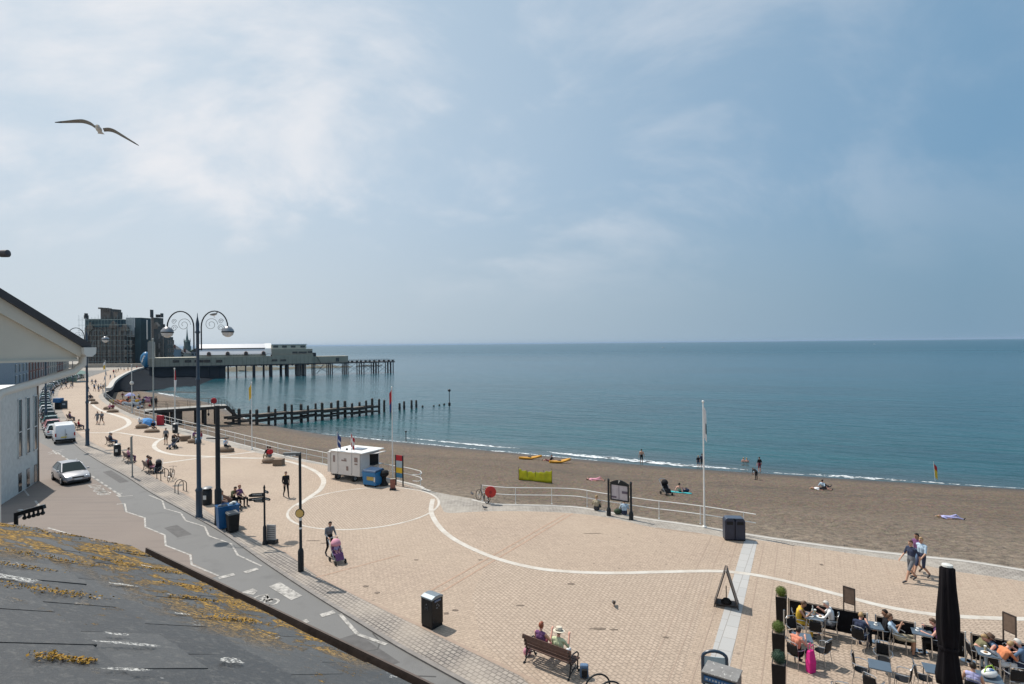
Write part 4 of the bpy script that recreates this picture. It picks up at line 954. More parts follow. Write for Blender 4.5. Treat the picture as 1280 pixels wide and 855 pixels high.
b = MB(); P = [EV*s + DV*t - NP*.03 for s, t in ((sv+.02, -3), (sv+.02, te-.02), (sv-11, te-.02), (sv-11, -3))]; b.add(P, [(0, 1, 2, 3)]); b.build('roof_deck', TIMBER, house)
# gutter: open trough hung below the slate edge
M_GUT = mat('old_gutter_paint', (.075, .052, .042), .6, var=.4, scale=8, bump=.3)
ec = EV*0 + DV*te
b = MB(); prof = [(.00, -.03), (.005, -.10), (.03, -.145), (.085, -.15), (.125, -.11), (.135, -.035), (.150, -.035), (.145, -.12), (.10, -.17), (.02, -.165), (-.012, -.11), (-.012, -.03)]
rings = [[ec + EV*s + NH*(x*.85+.01) + V(0, 0, z) for x, z in prof] for s in (sv-.02, sv-3.2, sv-3.21, sv-11)]
b.loft(rings); b.build('gutter', M_GUT, house)
nb = NB('gutter_silt', .95); c = nb.mix(nb.noise(14, 5), (.03, .024, .018), (.10, .08, .05)); MS = nb.out(c, nb.noise(20, 4), .8, .02)
b = MB(); b.loft([[ec + EV*s + NH*(x+.01) + V(0, 0, z) for x, z in ((.008, -.10), (.125, -.10), (.09, -.14), (.03, -.14))] for s in (sv-.03, sv-10.9)]); b.build('gutter_silt', MS, house)
M_STUC = mat('cream_render_wall', (.50, .47, .41), .85, var=.1, scale=2, bump=.2)
b = MB(); zt = (RO+DV*te).z - .18
f0 = [ec + EV*(sv-.25) - NH*.35, ec + EV*(sv-10.8) - NH*.35, ec + EV*(sv-10.8) - NH*3.4, ec + EV*(sv-.25) - NH*3.4]
b.loft([[V(p.x, p.y, -RO.z) for p in f0], [V(p.x, p.y, zt-RO.z) for p in f0]]); b.build('wall', M_STUC, house)
LICH = mat('orange_lichen', (.34, .19, .025), .95, var=.5, scale=60)
q = random.Random(77); b = MB()
for px, py, n_, le, ld in ((62, 826, 170, .015, .05), (100, 831, 130, .012, .04), (290, 777, 240, .02, .16), (60, 742, 380, .03, .20), (95, 668, 320, .05, .30), (25, 662, 240, .04, .30), (200, 715, 260, .025, .16), (150, 690, 220, .03, .22), (62, 700, 320, .03, .28), (250, 752, 240, .02, .2), (20, 710, 200, .02, .2), (230, 735, 160, .02, .14), (135, 703, 160, .02, .16)):
    s, t = onroof(px, py)
    for _ in range(n_):
        k_ = q.uniform(.003, .008); c_ = EV*min(sv-.03, s+q.gauss(0, le*1.3)) + DV*min(te-.02, t+q.gauss(0, ld*.6)) + NP*(.013+q.uniform(0, .008)); d1 = (NP+Vector((q.gauss(0, .5), q.gauss(0, .5), q.gauss(0, .5)))).normalized(); e1, f1 = frame(d1)
        b.add([c_-e1*k_, c_+f1*k_*.7, c_+e1*k_, c_-f1*k_*.7], [(0, 1, 2, 3)])
tag(b.build('lichen_flakes', LICH, house), kind='stuff')
nb = NB('gull_droppings', .8); nb.out(nb.mix(nb.noise(40, 4), (.40, .39, .36), (.72, .71, .68))); nb.L.new(nb.ramp(nb.noise(70, 6, rough=.8), .47, .55), nb.b.inputs['Alpha']); MDROP = nb.m
for px, py, se, sd_ in ((142, 799, .016, .05), (162, 812, .018, .12), (287, 832, .035, .06), (16, 728, .05, .11), (182, 711, .02, .05), (150, 735, .02, .09), (225, 772, .015, .04), (155, 845, .015, .07)):
    s, t = onroof(px, py); b = MB(); pts = []
    for k_ in range(16): a = k_*math.pi/8; r_ = q.uniform(.7, 1.3); pts.append(EV*(s+math.cos(a)*r_*se) + DV*(t+math.sin(a)*r_*sd_) + NP*.0215)
    b.add(pts, [tuple(range(16))]); b.build('gull_dropping', MDROP, house)
# ================================================================ NEIGHBOURING GABLE
tip = DP(101, 431, 6.5); tip.z = 10.24
nh = thing('gabled_house', 'cream gable end with boxed eaves and bent white downpipe, beside the slate roof', 'house', tip)
CREAM = mat('cream_painted_board', (.62, .575, .49), .6, var=.10, scale=2.5, bump=.15); SLT = mat('dark_roof_edge', (.045, .045, .05), .6, var=.2)
IN = -NH; sl_ = .74
def L(a, b_, z): return IN*a + EV*b_ + V(0, 0, z)
b = MB(); W_ = 9   # barge board, clear of the panel by 3 cm
b.loft([[L(-.0, y, -.02), L(3.2, y, 3.2*sl_-.02), L(3.2, y, 3.2*sl_-.30), L(.02, y, -.14)] for y in (-.05, .0)]); b.build('barge_board', CREAM, nh)
b = MB(); b.loft([[L(.03, y, -.16), L(.03, y, -.03), L(3.2, y, 3.2*sl_-.05), L(3.2, y, -.16)] for y in (.003, .04)]); b.build('gable_panel', CREAM, nh)
b = MB(); b.loft([[L(.03, y, -.16), L(3.2, y, -.16), L(3.2, y, -.185), L(.03, y, -.185)] for y in (-.03, W_)]); b.build('soffit', CREAM, nh)
b = MB(); b.loft([[L(-.07, y, -.05), L(-.07, y, .01), L(3.2, y, 3.27*sl_+.01), L(3.2, y, 3.27*sl_-.07), L(-.02, y, -.045)] for y in (-.10, W_)])
b.build('roof', SLT, nh)
b = MB(); b.loft([[L(.03, y, -.16), L(.03, y, -.03), L(.06, y, -.03), L(.06, y, -.16)] for y in (.045, W_)]); b.build('fascia', CREAM, nh)
WHG = mat('white_gutter_plastic', (.70, .69, .65), .4, var=.06)
b = MB(); pr = [(.0, -.02), (.0, -.09), (-.03, -.125), (-.08, -.125), (-.115, -.09), (-.12, -.02), (-.11, -.02), (-.105, -.085), (-.075, -.115), (-.035, -.115), (-.008, -.085), (-.008, -.02)]
b.loft([[L(x+.01, y, z-.01) for x, z in pr] for y in (-.12, W_)]); b.build('gutter', WHG, nh)
b = MB(); b.loft([[L(x+.01, y, z-.01) for x, z in pr[:6]] for y in (-.135, -.12)]); b.build('gutter_end_cap', WHG, nh)
b = MB(); b.tube([L(-.05, .12, -.12), L(-.05, .12, -.22), L(.03, .12, -.30), L(.66, .12, -.50), L(.72, .12, -.58), L(.72, .12, -9.9)], .042, 10); b.build('downpipe', WHG, nh, smooth=True)
WB = mat('pinkish_brown_render', (.30, .235, .215), .85, var=.15, scale=3, bump=.3)
b = MB(); b.loft([[L(a, y, z) for a, y in ((.80, .06), (3.4, .06), (3.4, W_), (.80, W_))] for z in (-10.22, -.186)]); b.build('wall', WB, nh)
# dark capsule lamp poking in at the left edge
p = DP(1, 317, 5.6); t = thing('wall_floodlight', 'small dark cylindrical floodlight poking in at the left edge of the sky', 'floodlight', p)
b = MB(); b.tube([(-.06, 0, 0), (.0, 0, 0), (.002, 0, 0), (.07, 0, 0), (.075, 0, 0)], [.030, .030, .036, .037, .030], 12); b.build('housing', mat('dark_lamp_metal', (.06, .05, .055), .5, var=.2), t, smooth=True)
b = MB(); b.tube([(-.2, 0, -.0), (-.06, 0, 0)], .028, 10); b.build('mount', mat('grey_green_metal', (.12, .16, .15), .5, var=.2), t, smooth=True)
b = MB(); b.tube([(-.2, 0, 0), (-.25, .05, -.9)], .02, 6); b.build('stalk', IRON, t)
p = DP(20, 643, 6.9); t = thing('iron_bracket', 'black iron bracket with a row of hanging knobs beyond the lichen covered verge', 'bracket', p)
b = MB(); b.bar((0, 0, 0), (.33, .02, .085), .05, .045); b.cyl((.0, 0, .02), (.0, 0, -.75), .022, n=6); b.build('arm', IRON, t)
for k_ in range(5): b = MB(); b.cyl((.10+.055*k_, .005, .0+.014*k_), (.10+.055*k_, .005, -.035+.014*k_), .012, n=6); b.ball((.10+.055*k_, .005, -.045+.014*k_), .024, 8, 6); b.build('knob', IRON, t, smooth=True)
b = MB(); b.ball((.05, 0, .045), (.04, .03, .015), 8, 5); b.bar((.1, 0, .055), (.32, .018, .11), .03, .006); b.build('cap', WHG, t)
# ================================================================ WHITE TOWN HOUSE, left
p1, p2 = G(18, 620.5), G(47.6, 601.5); dv = (p2-p1).normalized(); lv = Vector((-dv.y, dv.x, 0)); lv = lv if lv.x < 0 else -lv
wh = thing('white_town_house', 'white rendered house with tall narrow windows at the left road side', 'house', p1); Lw = (p2-p1).length
b = MB()
Hh = 7.35
b.loft([[lv*a + dv*c_ + V(0, 0, z) for a, c_ in ((0, -3), (0, Lw), (7, Lw), (7, -3))] for z in (0, Hh)])
b.build('wall', WHITEG, wh)
b = MB(); b.loft([[lv*a + dv*c_ + V(0, 0, z) for a, c_ in ((-.12, -3.1), (-.12, Lw+.12), (7, Lw+.12), (7, -3.1))] for z in (Hh+.002, Hh+.14)]); b.build('parapet', WHITEP, wh)
WIN = mat('window_dark', (.03, .035, .04), .12, var=0, spec=.8); WFR = mat('window_frame_white', (.62, .62, .60), .5, var=.05)
for k_, f_ in enumerate((.22, .55, .88)):
    c_ = Lw*f_; b = MB()
    for z0, z1 in ((2.55, 6.6),): b.box(lv*(-.0) + dv*c_ + V(0, 0, (z0+z1)/2), (.05, .66, z1-z0), rz=math.atan2(dv.y, dv.x)-math.pi/2)
    w_ = b.build('window', WIN, wh)
    b = MB()
    for dx in (-.36, .36): b.box(lv*(-.03) + dv*(c_+dx) + V(0, 0, 4.57), (.07, .06, 4.15), rz=math.atan2(dv.y, dv.x)-math.pi/2)
    for zz in (2.52, 4.3, 6.63): b.box(lv*(-.03) + dv*c_ + V(0, 0, zz), (.07, .78, .07), rz=math.atan2(dv.y, dv.x)-math.pi/2)
    b.build('frame', WFR, w_)
    b = MB(); b.box(dv*c_ + V(0, 0, .75), (.05, .6, 1.3), rz=math.atan2(dv.y, dv.x)-math.pi/2); b.build('window', WIN, wh)
b = MB(); b.cyl(dv*(Lw-.05)-lv*.05+V(0, 0, 0), dv*(Lw-.05)-lv*.05+V(0, 0, Hh), .05, n=8); b.build('downpipe', mat('brown_pipe', (.25, .17, .13), .5, var=.1), wh)
# ================================================================ TERRACE ROW beyond
BRK = [mat('red_brick', (.20, .085, .065), .85, var=.25, scale=4), mat('blue_grey_render', (.24, .29, .34), .8, var=.15), mat('cream_render', (.42, .38, .32), .8, var=.12), mat('dull_pink_render', (.33, .21, .19), .8, var=.15)]
ROOFS = mat('terrace_slate', (.07, .075, .085), .7, var=.2)
a0 = Vector((-128, 146, 0)); a1 = Vector((-212, 272, 0)); td = (a1-a0).normalized(); tn = Vector((td.y, -td.x, 0)); Lt = (a1-a0).length
names = ['blue grey terraced house with white bay frames, nearest in the far row', 'red brick terraced house next to the blue grey one in the far row', 'dull pink terraced house midway along the far row', 'cream terraced house midway along the far row beyond the pink one', 'red brick terraced house near the far end of the row', 'cream terraced house at the far end of the row']
for i, (mi_, hh) in enumerate(((1, 13.5), (0, 12.5), (3, 13), (2, 12), (0, 12.5), (2, 12))):
    w_ = Lt/6; o_ = a0 + td*w_*i; t = thing('terraced_house', names[i], 'house', o_, math.atan2(td.y, td.x), 'terraced houses along the seafront road')
    part_box('wall', t, BRK[mi_], (w_/2, 4, hh/2), (w_-.05, 8, hh))
    b = MB(); b.loft([[(x, -.4, hh+.01), (x, 4, hh+3), (x, 8.4, hh+.01)] for x in (0, w_-.06)]); rf = b.build('roof', ROOFS, t)
    part_box('chimney', rf, BRK[0], (w_*.3, 4, hh+3.2), (1.4, 1, 2.4))
    for fl in range(4):
        for k_ in range(4):
            x = w_*(k_+.5)/4; bb = MB(); bb.box((x, -.06, 2.2+fl*(hh-2)/4), (1.5, .16, 1.9)); wd = bb.build('window', WIN, t)
            bb = MB()
            for dx in (-.8, 0, .8): bb.box((x+dx, -.16, 2.2+fl*(hh-2)/4), (.12, .1, 2.1))
            bb.box((x, -.17, 3.25+fl*(hh-2)/4), (1.9, .1, .16)); bb.build('frame', WFR, wd)
# ================================================================ COLLEGE / HOTEL in scaffold
def pxx(px, Y): return DP(px, 434, Y).x
def pzz(px, py, Y): return DP(px, py, Y).z
Yh = 318.0
DST = mat('dark_stone', (.085, .080, .078), .9, var=.35, scale=.4, bump=.2); DST2 = mat('brown_stone', (.125, .110, .098), .9, var=.3, scale=.4); NET = mat('blue_green_netting', (.035, .070, .085), .8, var=.3, scale=.3); SCF = mat('scaffold_tube', (.20, .27, .27), .5, var=.1)
t = thing('stone_college_building', 'dark gothic stone building wrapped in scaffold and green netting at the promenade end', 'building', (pxx(135, Yh), Yh, 0)); ox = t.location.x
def bpx(x0, x1, y0, y1, dy, dep, name, m, par=t):
    dep = min(dep, 9); X0, X1 = pxx(x0, Yh+dy), pxx(x1, Yh+dy+dep); Z1 = pzz((x0+x1)/2, y0, Yh+dy); Z0 = max(-1.0, pzz((x0+x1)/2, y1, Yh+dy)) if y1 else -1
    return part_box(name, par, m, ((X0+X1)/2-ox, dy+dep/2, (Z0+Z1)/2), (X1-X0, dep, Z1-Z0))
mainw = bpx(106, 169, 409, 0, 0, 22, 'main_block', DST)
bpx(106.5, 158, 398.5, 409, .6, 20, 'netted_storey', NET)
bpx(126, 152, 386, 398.4, 4, 12, 'roof_tower', DST2); bpx(126.2, 137, 384.2, 386, 4.2, 10, 'roof_tower_top', DST2); bpx(142, 153.5, 390, 398.3, 2.5, 4, 'chimney_stack', DST2)
bpx(106.3, 110, 394, 398.4, 1, 3, 'turret', DST); bpx(107, 109, 391.5, 394, 1.3, 2, 'turret_cap', DST)
bpx(168.8, 189, 397, 0, 5, 16, 'netted_wing', NET); bpx(189.1, 204.5, 396.8, 0, 4, 16, 'east_wing', DST2); bpx(204.7, 215.5, 421, 0, 3, 16, 'low_wing', DST2)
bpx(188.8, 191.3, 387, 396.7, 6, 2.5, 'chimney_stack', DST); bpx(196, 197.6, 393, 396.7, 6, 2, 'chimney_stack', DST); bpx(198.6, 200.4, 393, 396.7, 6, 2, 'chimney_stack', DST); bpx(202, 203.4, 391.5, 396.7, 6, 2, 'chimney_stack', DST)
bpx(183.4, 185, 400, 424, 4.4, .5, 'white_sheeting', WHITEP)
bpx(157.5, 168.6, 397, 421, 2.0, .4, 'pale_sheeting', mat('pale_sheeting', (.30, .34, .36), .8, var=.3, scale=.6))
rw = 0
for row, (yy, hh) in enumerate(((413, 3.0), (424, 5.0), (436, 5.0), (447, 5.0))):
    for k_ in range(9):
        xx = 110+6.7*k_
        X0 = pxx(xx, Yh)-ox; Z = pzz(xx, yy, Yh)
        part_box('window', t, WIN if (k_+row) % 3 else mat('boarded_window', (.17, .155, .14), .8, var=.1), (X0, -.05, Z-hh/2), (1.3, .3, hh*.8))
for k_ in range(3):
    for yy in (428, 438, 447): part_box('window', t, WIN, (pxx(206.8+3*k_, Yh)-ox, 2.9, pzz(205, yy, Yh)), (.8, .3, 2.6))
for k_ in range(2):
    for yy in (408, 420, 432, 444): part_box('window', t, WIN, (pxx(194+6*k_, Yh)-ox, 3.9, pzz(205, yy, Yh)), (1.0, .3, 2.8))
for x0, x1, yb, yp in ((110, 118, 412, 403), (138, 147, 410, 401), (152, 160, 414, 405), (192, 199, 411, 403)):
    b = MB(); X0, X1, Xm = pxx(x0, Yh)-ox, pxx(x1, Yh)-ox, pxx((x0+x1)/2, Yh)-ox; b.loft([[(X0, y, pzz(x0, yb, Yh)), (X1, y, pzz(x0, yb, Yh)), (X1, y, pzz(x0, yb-3, Yh)), (Xm, y, pzz(x0, yp, Yh)), (X0, y, pzz(x0, yb-3, Yh))] for y in (-.9, 1.5)]); b.build('gable', DST2, t)
for k_ in range(8): bpx(107+6.2*k_, 108.6+6.2*k_, 409, 450, -.5, .5, 'buttress', DST2)
for k_ in range(9): bpx(126+2.9*k_, 127.4+2.9*k_, 384.6 if k_ < 4 else 388.6, 390, 3.7, .3, 'merlon', DST2)
for yy in (419.5, 430.5, 441.5): bpx(106, 168, yy, yy+.9, -.55, .5, 'string_course', DST2)
b = MB()
for k_ in range(17):
    x = pxx(101.5+4*k_, Yh)-ox; b.cyl((x, -1.5, 0), (x, -1.5, pzz(110, 396.5 if k_ % 3 else 394, Yh)), .07, n=4)
for yy in (400, 406.5, 413, 419.5, 426, 432.5, 439, 445.5, 452): z = pzz(110, yy, Yh); b.cyl((pxx(100, Yh)-ox, -1.5, z), (pxx(168, Yh)-ox, -1.5, z), .07, n=4)
b.build('scaffold', SCF, t)
# plinth wall and railings along the college
p = DP(150, 456, 300); t = thing('boundary_wall', 'low pale stone wall in front of the dark college', 'boundary wall', (p.x, 300, 0))
b = MB(); b.box((3, 0, .9), (60, .6, 1.8)); b.build('wall', mat('pale_stone_wall', (.34, .31, .27), .85, var=.2, scale=1), t)
b = MB(); b.box((3, 0, 1.9), (60, .8, .18)); b.build('coping', CREAM, t)
# blue round sign with white flash
p = DP(182.5, 450, 282); t = thing('inflatable', 'bright blue rounded inflatable with a white flash, by the pier entrance', 'inflatable', (p.x, 282, 0))
b = MB(); b.lathe([(.6, .3), (1.9, 2), (2.6, 4.2), (2.2, 6.4), (1.0, 7.8), (.1, 8.2)], 14); b.build('body', mat('inflatable_blue', (.01, .16, .34), .4, var=.25, scale=.5), t, smooth=True)
b = MB(); b.loft([[(-.9, -2.35, 3.1), (-.2, -2.55, 3.0), (.3, -2.5, 4.2), (-.4, -2.6, 4.2)], [(-.2, -2.5, 4.9), (.5, -2.45, 4.8), (1.0, -2.0, 6.2), (.4, -2.2, 6.5)]]); b.build('white_flash', WHITEP, t)
b = MB(); b.box((0, 0, .2), (2.4, 2.4, .4)); b.build('base', IRON, t)
# church spire and far town
Ys = 420; p = DP(234, 434, Ys); t = thing('church_spire', 'slim grey green church spire rising behind the pier roofs', 'church', (p.x, Ys, 0)); s_ = Ys/F
b = MB(); b.lathe([(2.6, 0), (2.6, 11.0), (2.2, 11.1), (2.2, 14)], 8); b.build('tower', mat('spire_stone', (.10, .13, .13), .8, var=.2), t)
b = MB(); b.lathe([(2.5, 14), (.9, 16), (.5, 19), (.10, 25.0)], 8); b.build('spire', mat('spire_copper', (.08, .14, .14), .7, var=.2), t)
for k_ in range(4): a = k_*math.pi/2+.8; b = MB(); b.lathe([(.35, 13.9), (.3, 15.6), (.02, 17)], 6, (math.cos(a)*2.0, math.sin(a)*2.0, 0)); b.build('pinnacle', DST, t)
LEAF = mat('far_leaves', (.045, .075, .04), .9, var=.4, scale=.3)
for i, (px, py, lab) in enumerate(((211, 437, 'rounded dark tree left of the church spire'), (246, 437, 'pale green tree cluster right of the church spire'), (224, 441, 'low tree in front of the church tower'))):
    Yt = 390-i*10; p = DP(px, 434, Yt); r_ = 5.0+i; q = random.Random(i+30); t = thing('far_tree', lab, 'tree', (p.x, Yt, 0), group='trees behind the pier')
    z1 = DP(px, py, Yt).z; b = MB(); b.tube([(0, 0, 0), (0, 0, z1-3)], [.5, .25], 6)
    for _ in range(4): a = q.uniform(0, 6.3); b.tube([(0, 0, z1*.5), (math.cos(a)*2.5, math.sin(a)*2.5, z1-3)], [.2, .08], 5)
    b.build('trunk', TIMBER, t)
    b = MB()
    for _ in range(900):
        u = Vector((q.gauss(0, 1), q.gauss(0, 1), q.gauss(0, .6))); u = u.normalized()*(q.random()**.4); c_ = V(u.x*r_*(1+.3*math.sin(u.y*5)), u.y*r_, z1-2.6+u.z*3.4); d1 = Vector((q.gauss(0, 1), q.gauss(0, 1), q.gauss(0, 1))).normalized(); e1, f1 = frame(d1); k_ = q.uniform(.25, .5)
        b.add([c_-e1*k_, c_+f1*k_, c_+e1*k_, c_-f1*k_], [(0, 1, 2, 3)])
    b.build('crown', LEAF, t)
for i, (x0, x1, y0, m_, lab) in enumerate(((203, 216, 437, 1, 'grey blue distant house left of the church spire'), (216, 229, 442, 2, 'cream distant house below the church spire'), (238, 250, 440, 1, 'grey distant house right of the church spire'), (196, 206, 443, 0, 'brick distant house beside the college wing'))):
    Yd = 350+8*i; t = thing('distant_house', lab, 'house', (pxx((x0+x1)/2, Yd), Yd, 0), group='houses behind the pier'); wd = (x1-x0)*Yd/F; h_ = DP(x0, y0, Yd).z
    part_box('wall', t, BRK[m_], (0, 5, h_/2), (wd, 8, h_)); b = MB(); b.loft([[(-wd/2-.2, y, h_+.01), (0, y, h_+2.4), (wd/2+.2, y, h_+.01)] for y in (.8, 9.2)]); rf = b.build('roof', ROOFS, t); part_box('chimney', rf, BRK[0], (wd*.3, 4, h_+1.8), (.9, .9, 2.4))
    for k_ in range(3): part_box('window', t, WIN, (-wd/3+wd/3*k_, .95, h_-1.6), (1.0, .2, 1.4))
# ================================================================ PIER
pa = Vector((DP(186, 459, 255).x, 255, 0)); pb = Vector((DP(493.4, 452, 303).x, 303, 0)); pd_ = (pb-pa).normalized(); Lp = (pb-pa).length; prz = math.atan2(pd_.y, pd_.x)
def sp(px):   # distance along the pier front for a photo column
    d = ray(px, 440); k_ = d.x/d.y; return (k_*pa.y-pa.x)/(pd_.x-k_*pd_.y)
def zp(px, py): return DP(px, py, (pa+pd_*sp(px)).y).z
t = thing('pier', 'long iron legged seaside pier with white roofed pavilion and open deck end', 'pier', (pa.x, pa.y, 0), prz)
PGR = mat('pier_grey_cladding', (.34, .31, .25), .8, var=.18, scale=.5); PIR = mat('pier_iron', (.030, .035, .045), .7, var=.3, scale=.5); PCR = mat('pier_cream', (.58, .54, .44), .7, var=.12, scale=.6)
ROOFW = mat('pier_white_roof', (.58, .58, .60), .45, var=.05, scale=.3); REDD = mat('dormer_red_brown', (.22, .12, .09), .8, var=.2)
zd = 1.55
def pbx(name, m, x0, x1, z0, z1, y0=0, y1=14, par=t): return part_box(name, par, m, ((sp(x0)+sp(x1))/2, (y0+y1)/2, (z0+z1)/2), (sp(x1)-sp(x0), y1-y0, z1-z0))
pbx('deck', PIR, 186, 493.4, zd-.55, zd, -.3, 14.3)
zw = zp(240, 447.2)
pbx('lower_building', PGR, 186, 340, zd+.002, zw)
pbx('lower_building', PGR, 340.1, 391.5, zd+.002, zp(365, 443.5))
pbx('lower_roof_edge', PCR, 186, 248, zw+.002, zw+.22, -.2, 14)
pbx('landward_end_wall', PIR, 186, 281, -4.6, zd-.56, 1.0, 13)
# white roofed hall: two stepped pitched roofs
zr0 = zp(280, 443); zr1 = zp(280, 436.6); zr2 = zp(280, 430.8)
b = MB(); X0, X1 = sp(247), sp(333)
b.loft([[(x, 1.5, zw+.004), (x, 1.5, zr0-.2), (x, 12.5, zr0-.2), (x, 12.5, zw+.004)] for x in (X0, X1)]); b.build('hall_wall', PCR, t)
b = MB(); b.loft([[(x, 1.0, zr0-.19), (x, 3.4, zr1), (x, 10.6, zr1), (x, 13, zr0-.19)] for x in (X0-.3, X1+.3)]); b.build('hall_roof', ROOFW, t)
b = MB(); b.loft([[(x, 3.8, zr1+.004), (x, 3.8, zr1+.5), (x, 10, zr1+.5), (x, 10, zr1+.004)] for x in (X0, X1)]); b.build('clerestory', WIN, t)
b = MB(); b.loft([[(x, 3.4, zr1+.504), (x, 6.9, zr2+.3), (x, 10.4, zr1+.504)] for x in (X0-.3, X1-.2)]); b.build('upper_roof', ROOFW, t)
b = MB(); b.loft([[(x, 1.0, zr0-.4), (x, 3.0, zr1+.2), (x, 7, zr2+.55), (x, 10.8, zr1+.2), (x, 13, zr0-.4)] for x in (sp(331.5), sp(339.5))]); b.build('end_hall', WHITEP, t)
for px in (261, 284.5, 307.5, 329.5):
    x = sp(px); b = MB(); arc = [(-.85, 0), (-.85, 1.0), (-.6, 1.55), (0, 1.85), (.6, 1.55), (.85, 1.0), (.85, 0)]
    b.loft([[(x+a, y, zr0-.5+c_) for a, c_ in arc] for y in (.7, 3.6)]); dm = b.build('dormer', REDD, t)
    b = MB(); b.loft([[(x+a*.6, y, zr0-.3+c_*.7) for a, c_ in arc] for y in (.64, .69)]); b.build('dormer_window', WIN, dm)
# balcony rail on the lower roof
b = MB(); X0, X1 = sp(286), sp(340)
for k_ in range(30): x = X0+(X1-X0)*k_/29; b.cyl((x, .15, zp(300, 444.4)-.2), (x, .15, zp(300, 442.5)), .04, n=4)
b.bar((X0, .15, zp(300, 442.4)), (X1, .15, zp(300, 442.4)), .06, .08); b.build('balcony_rail', PIR, t)
pbx('upper_storey', PGR, 340, 391, zp(365, 443.4), zp(365, 436.4), 1.2, 13)
pbx('top_storey', PCR, 340.5, 383.5, zp(365, 436.3), zp(365, 431), 2.2, 12)
pbx('top_roof', ROOFW, 339.5, 384.5, zp(365, 430.9), zp(365, 430.1), 1.8, 12.4)
pbx('side_stair_block', PIR, 391.2, 396, zp(394, 447), zp(394, 441), 3, 12)
pbx('seaward_building', PGR, 391.7, 435.5, zd+.002, zp(415, 445.2), 1, 12)
for px, py, w_ in ((345, 433.2, 2.2), (356, 433.2, 2.2), (367, 433.2, 2.2), (379, 433.2, 2.2), (369, 440.6, 2.4), (376, 440.6, 2), (381, 440.6, 2), (388, 440, 2.2), (343, 450.4, 2.6), (354, 450.4, 2.6)):
    yo = 2.15 if py < 435 else (1.15 if py < 445 else -.04); part_box('window', t, WIN, (sp(px), yo, zp(px, py)), (w_, .14, .95))
for px in (220, 235, 247, 251.5, 259, 274): part_box('window', t, WIN, (sp(px), -.04, zp(px, 451.4)), (2.6 if px != 251.5 else 2.0, .14, 1.25))
part_box('door', t, WIN, (sp(422), .95, zp(422, 449.5)), (1.6, .14, 1.9))
b = MB()
for k_ in range(38): x = sp(188)+(sp(390)-sp(188))*k_/37; b.box((x, -.012, (zd+zw)/2), (.07, .03, zw-zd-.05))
b.build('cladding_seams', PIR, t)
b = MB()
for y in (0.0, 13.9):
    for k_ in range(26): x = sp(436)+(sp(493)-sp(436))*k_/25; b.cyl((x, y, zd), (x, y, zd+1.15), .05, n=4)
    for hh in (.6, 1.15): b.bar((sp(436), y, zd+hh), (sp(493), y, zd+hh), .06, .06)
b.build('deck_railing', PIR, t)
for px in (436, 441, 447, 452, 458, 463, 469, 475, 481, 487, 492): part_box('deck_seat', t, TIMBER, (sp(px), 2.2, zd+.4), (1.1, .5, .8))
for px in (191, 261, 273, 284.6, 295.6, 307, 317.5, 330, 339, 352, 359.5, 372, 375, 379.5, 382, 393.5, 413, 415.4, 433, 435, 452, 455, 470.5, 473, 488.8, 491.6):
    wide = .55 if px in (317.5, 339, 359.5) else .26
    for y in (.6, 7, 13.4): b = MB(); b.cyl((sp(px), y, -6), (sp(px), y, zd-.55), wide, n=8); b.build('leg', PIR, t, smooth=True)
b = MB()
for x0, x1 in ((394, 413), (415.4, 433), (435, 452), (455, 470.5), (473, 488.8)):
    for y in (.6, 13.4): b.cyl((sp(x0), y, -4), (sp(x1), y, zd-.6), .07, n=4); b.cyl((sp(x1), y, -4), (sp(x0), y, zd-.6), .07, n=4)
for k_ in range(20): x = sp(262+6.5*k_); b.bar((x, -.2, zd-.75), (x, 14.2, zd-.75), .25, .35)
b.build('cross_bracing', PIR, t)
b = MB(); b.bar((sp(401), .5, zd), (sp(396), .5, zp(394, 446)), .3, .2); b.bar((sp(404), -.3, zd-.6), (sp(396), -.3, -3.8), .2, .2); b.build('stair', PIR, t)
b = MB(); x0 = sp(187.5); b.box((x0+.2, 3, zp(188, 442)), (2.6, 2.6, zp(188, 428)-zp(188, 457))); b.build('entrance_tower', mat('entrance_tower_stone', (.30, .29, .27), .8, var=.15, scale=.6), t)
b = MB(); b.box((sp(188), 3, zp(188, 427)), (1.8, 1.8, .8)); b.build('tower_cap', PGR, t)
# ================================================================ JETTY
j0, j1 = G(181, 513.5, 0), DP(284, 509.5, 99); j1.z = 0; jd = (j1-j0).normalized(); jn = Vector((-jd.y, jd.x, 0)); jn = jn if jn.y > 0 else -jn; Lj = (j1-j0).length; jr = math.atan2(jd.y, jd.x)
t = thing('jetty', 'timber jetty on dark piles running out from the beach beside the railings', 'jetty', j0, jr)
DECKM = mat('jetty_concrete_deck', (.30, .29, .27), .85, var=.2, scale=1)
part_box('deck', t, DECKM, (Lj/2, 1.6, -.12), (Lj, 3.2, .24)); part_box('edge_beam', t, TIMBER, (Lj/2, -.08, -.26), (Lj, .16, .5))
for px in (203, 211, 218, 226, 252, 263, 281):
    x = (DP(px, 510, j0.y+.5)-j0).dot(jd); wd = 1.0 if px in (203, 226) else .42
    for y in (.3, 2.9): b = MB(); b.box((x, y, -2.55), (wd, .4, 4.0)); b.build('pile', TIMBER, t, bevel=.04)
b = MB()
for y in (.05, 3.15):
    for k_ in range(int(Lj/1.6)+1): b.cyl((k_*1.6, y, 0), (k_*1.6, y, 1.05), .03, n=5)
    for hh in (.55, 1.05): b.cyl((0, y, hh), (Lj, y, hh), .022, n=5)
b.build('handrail', IRON, t)
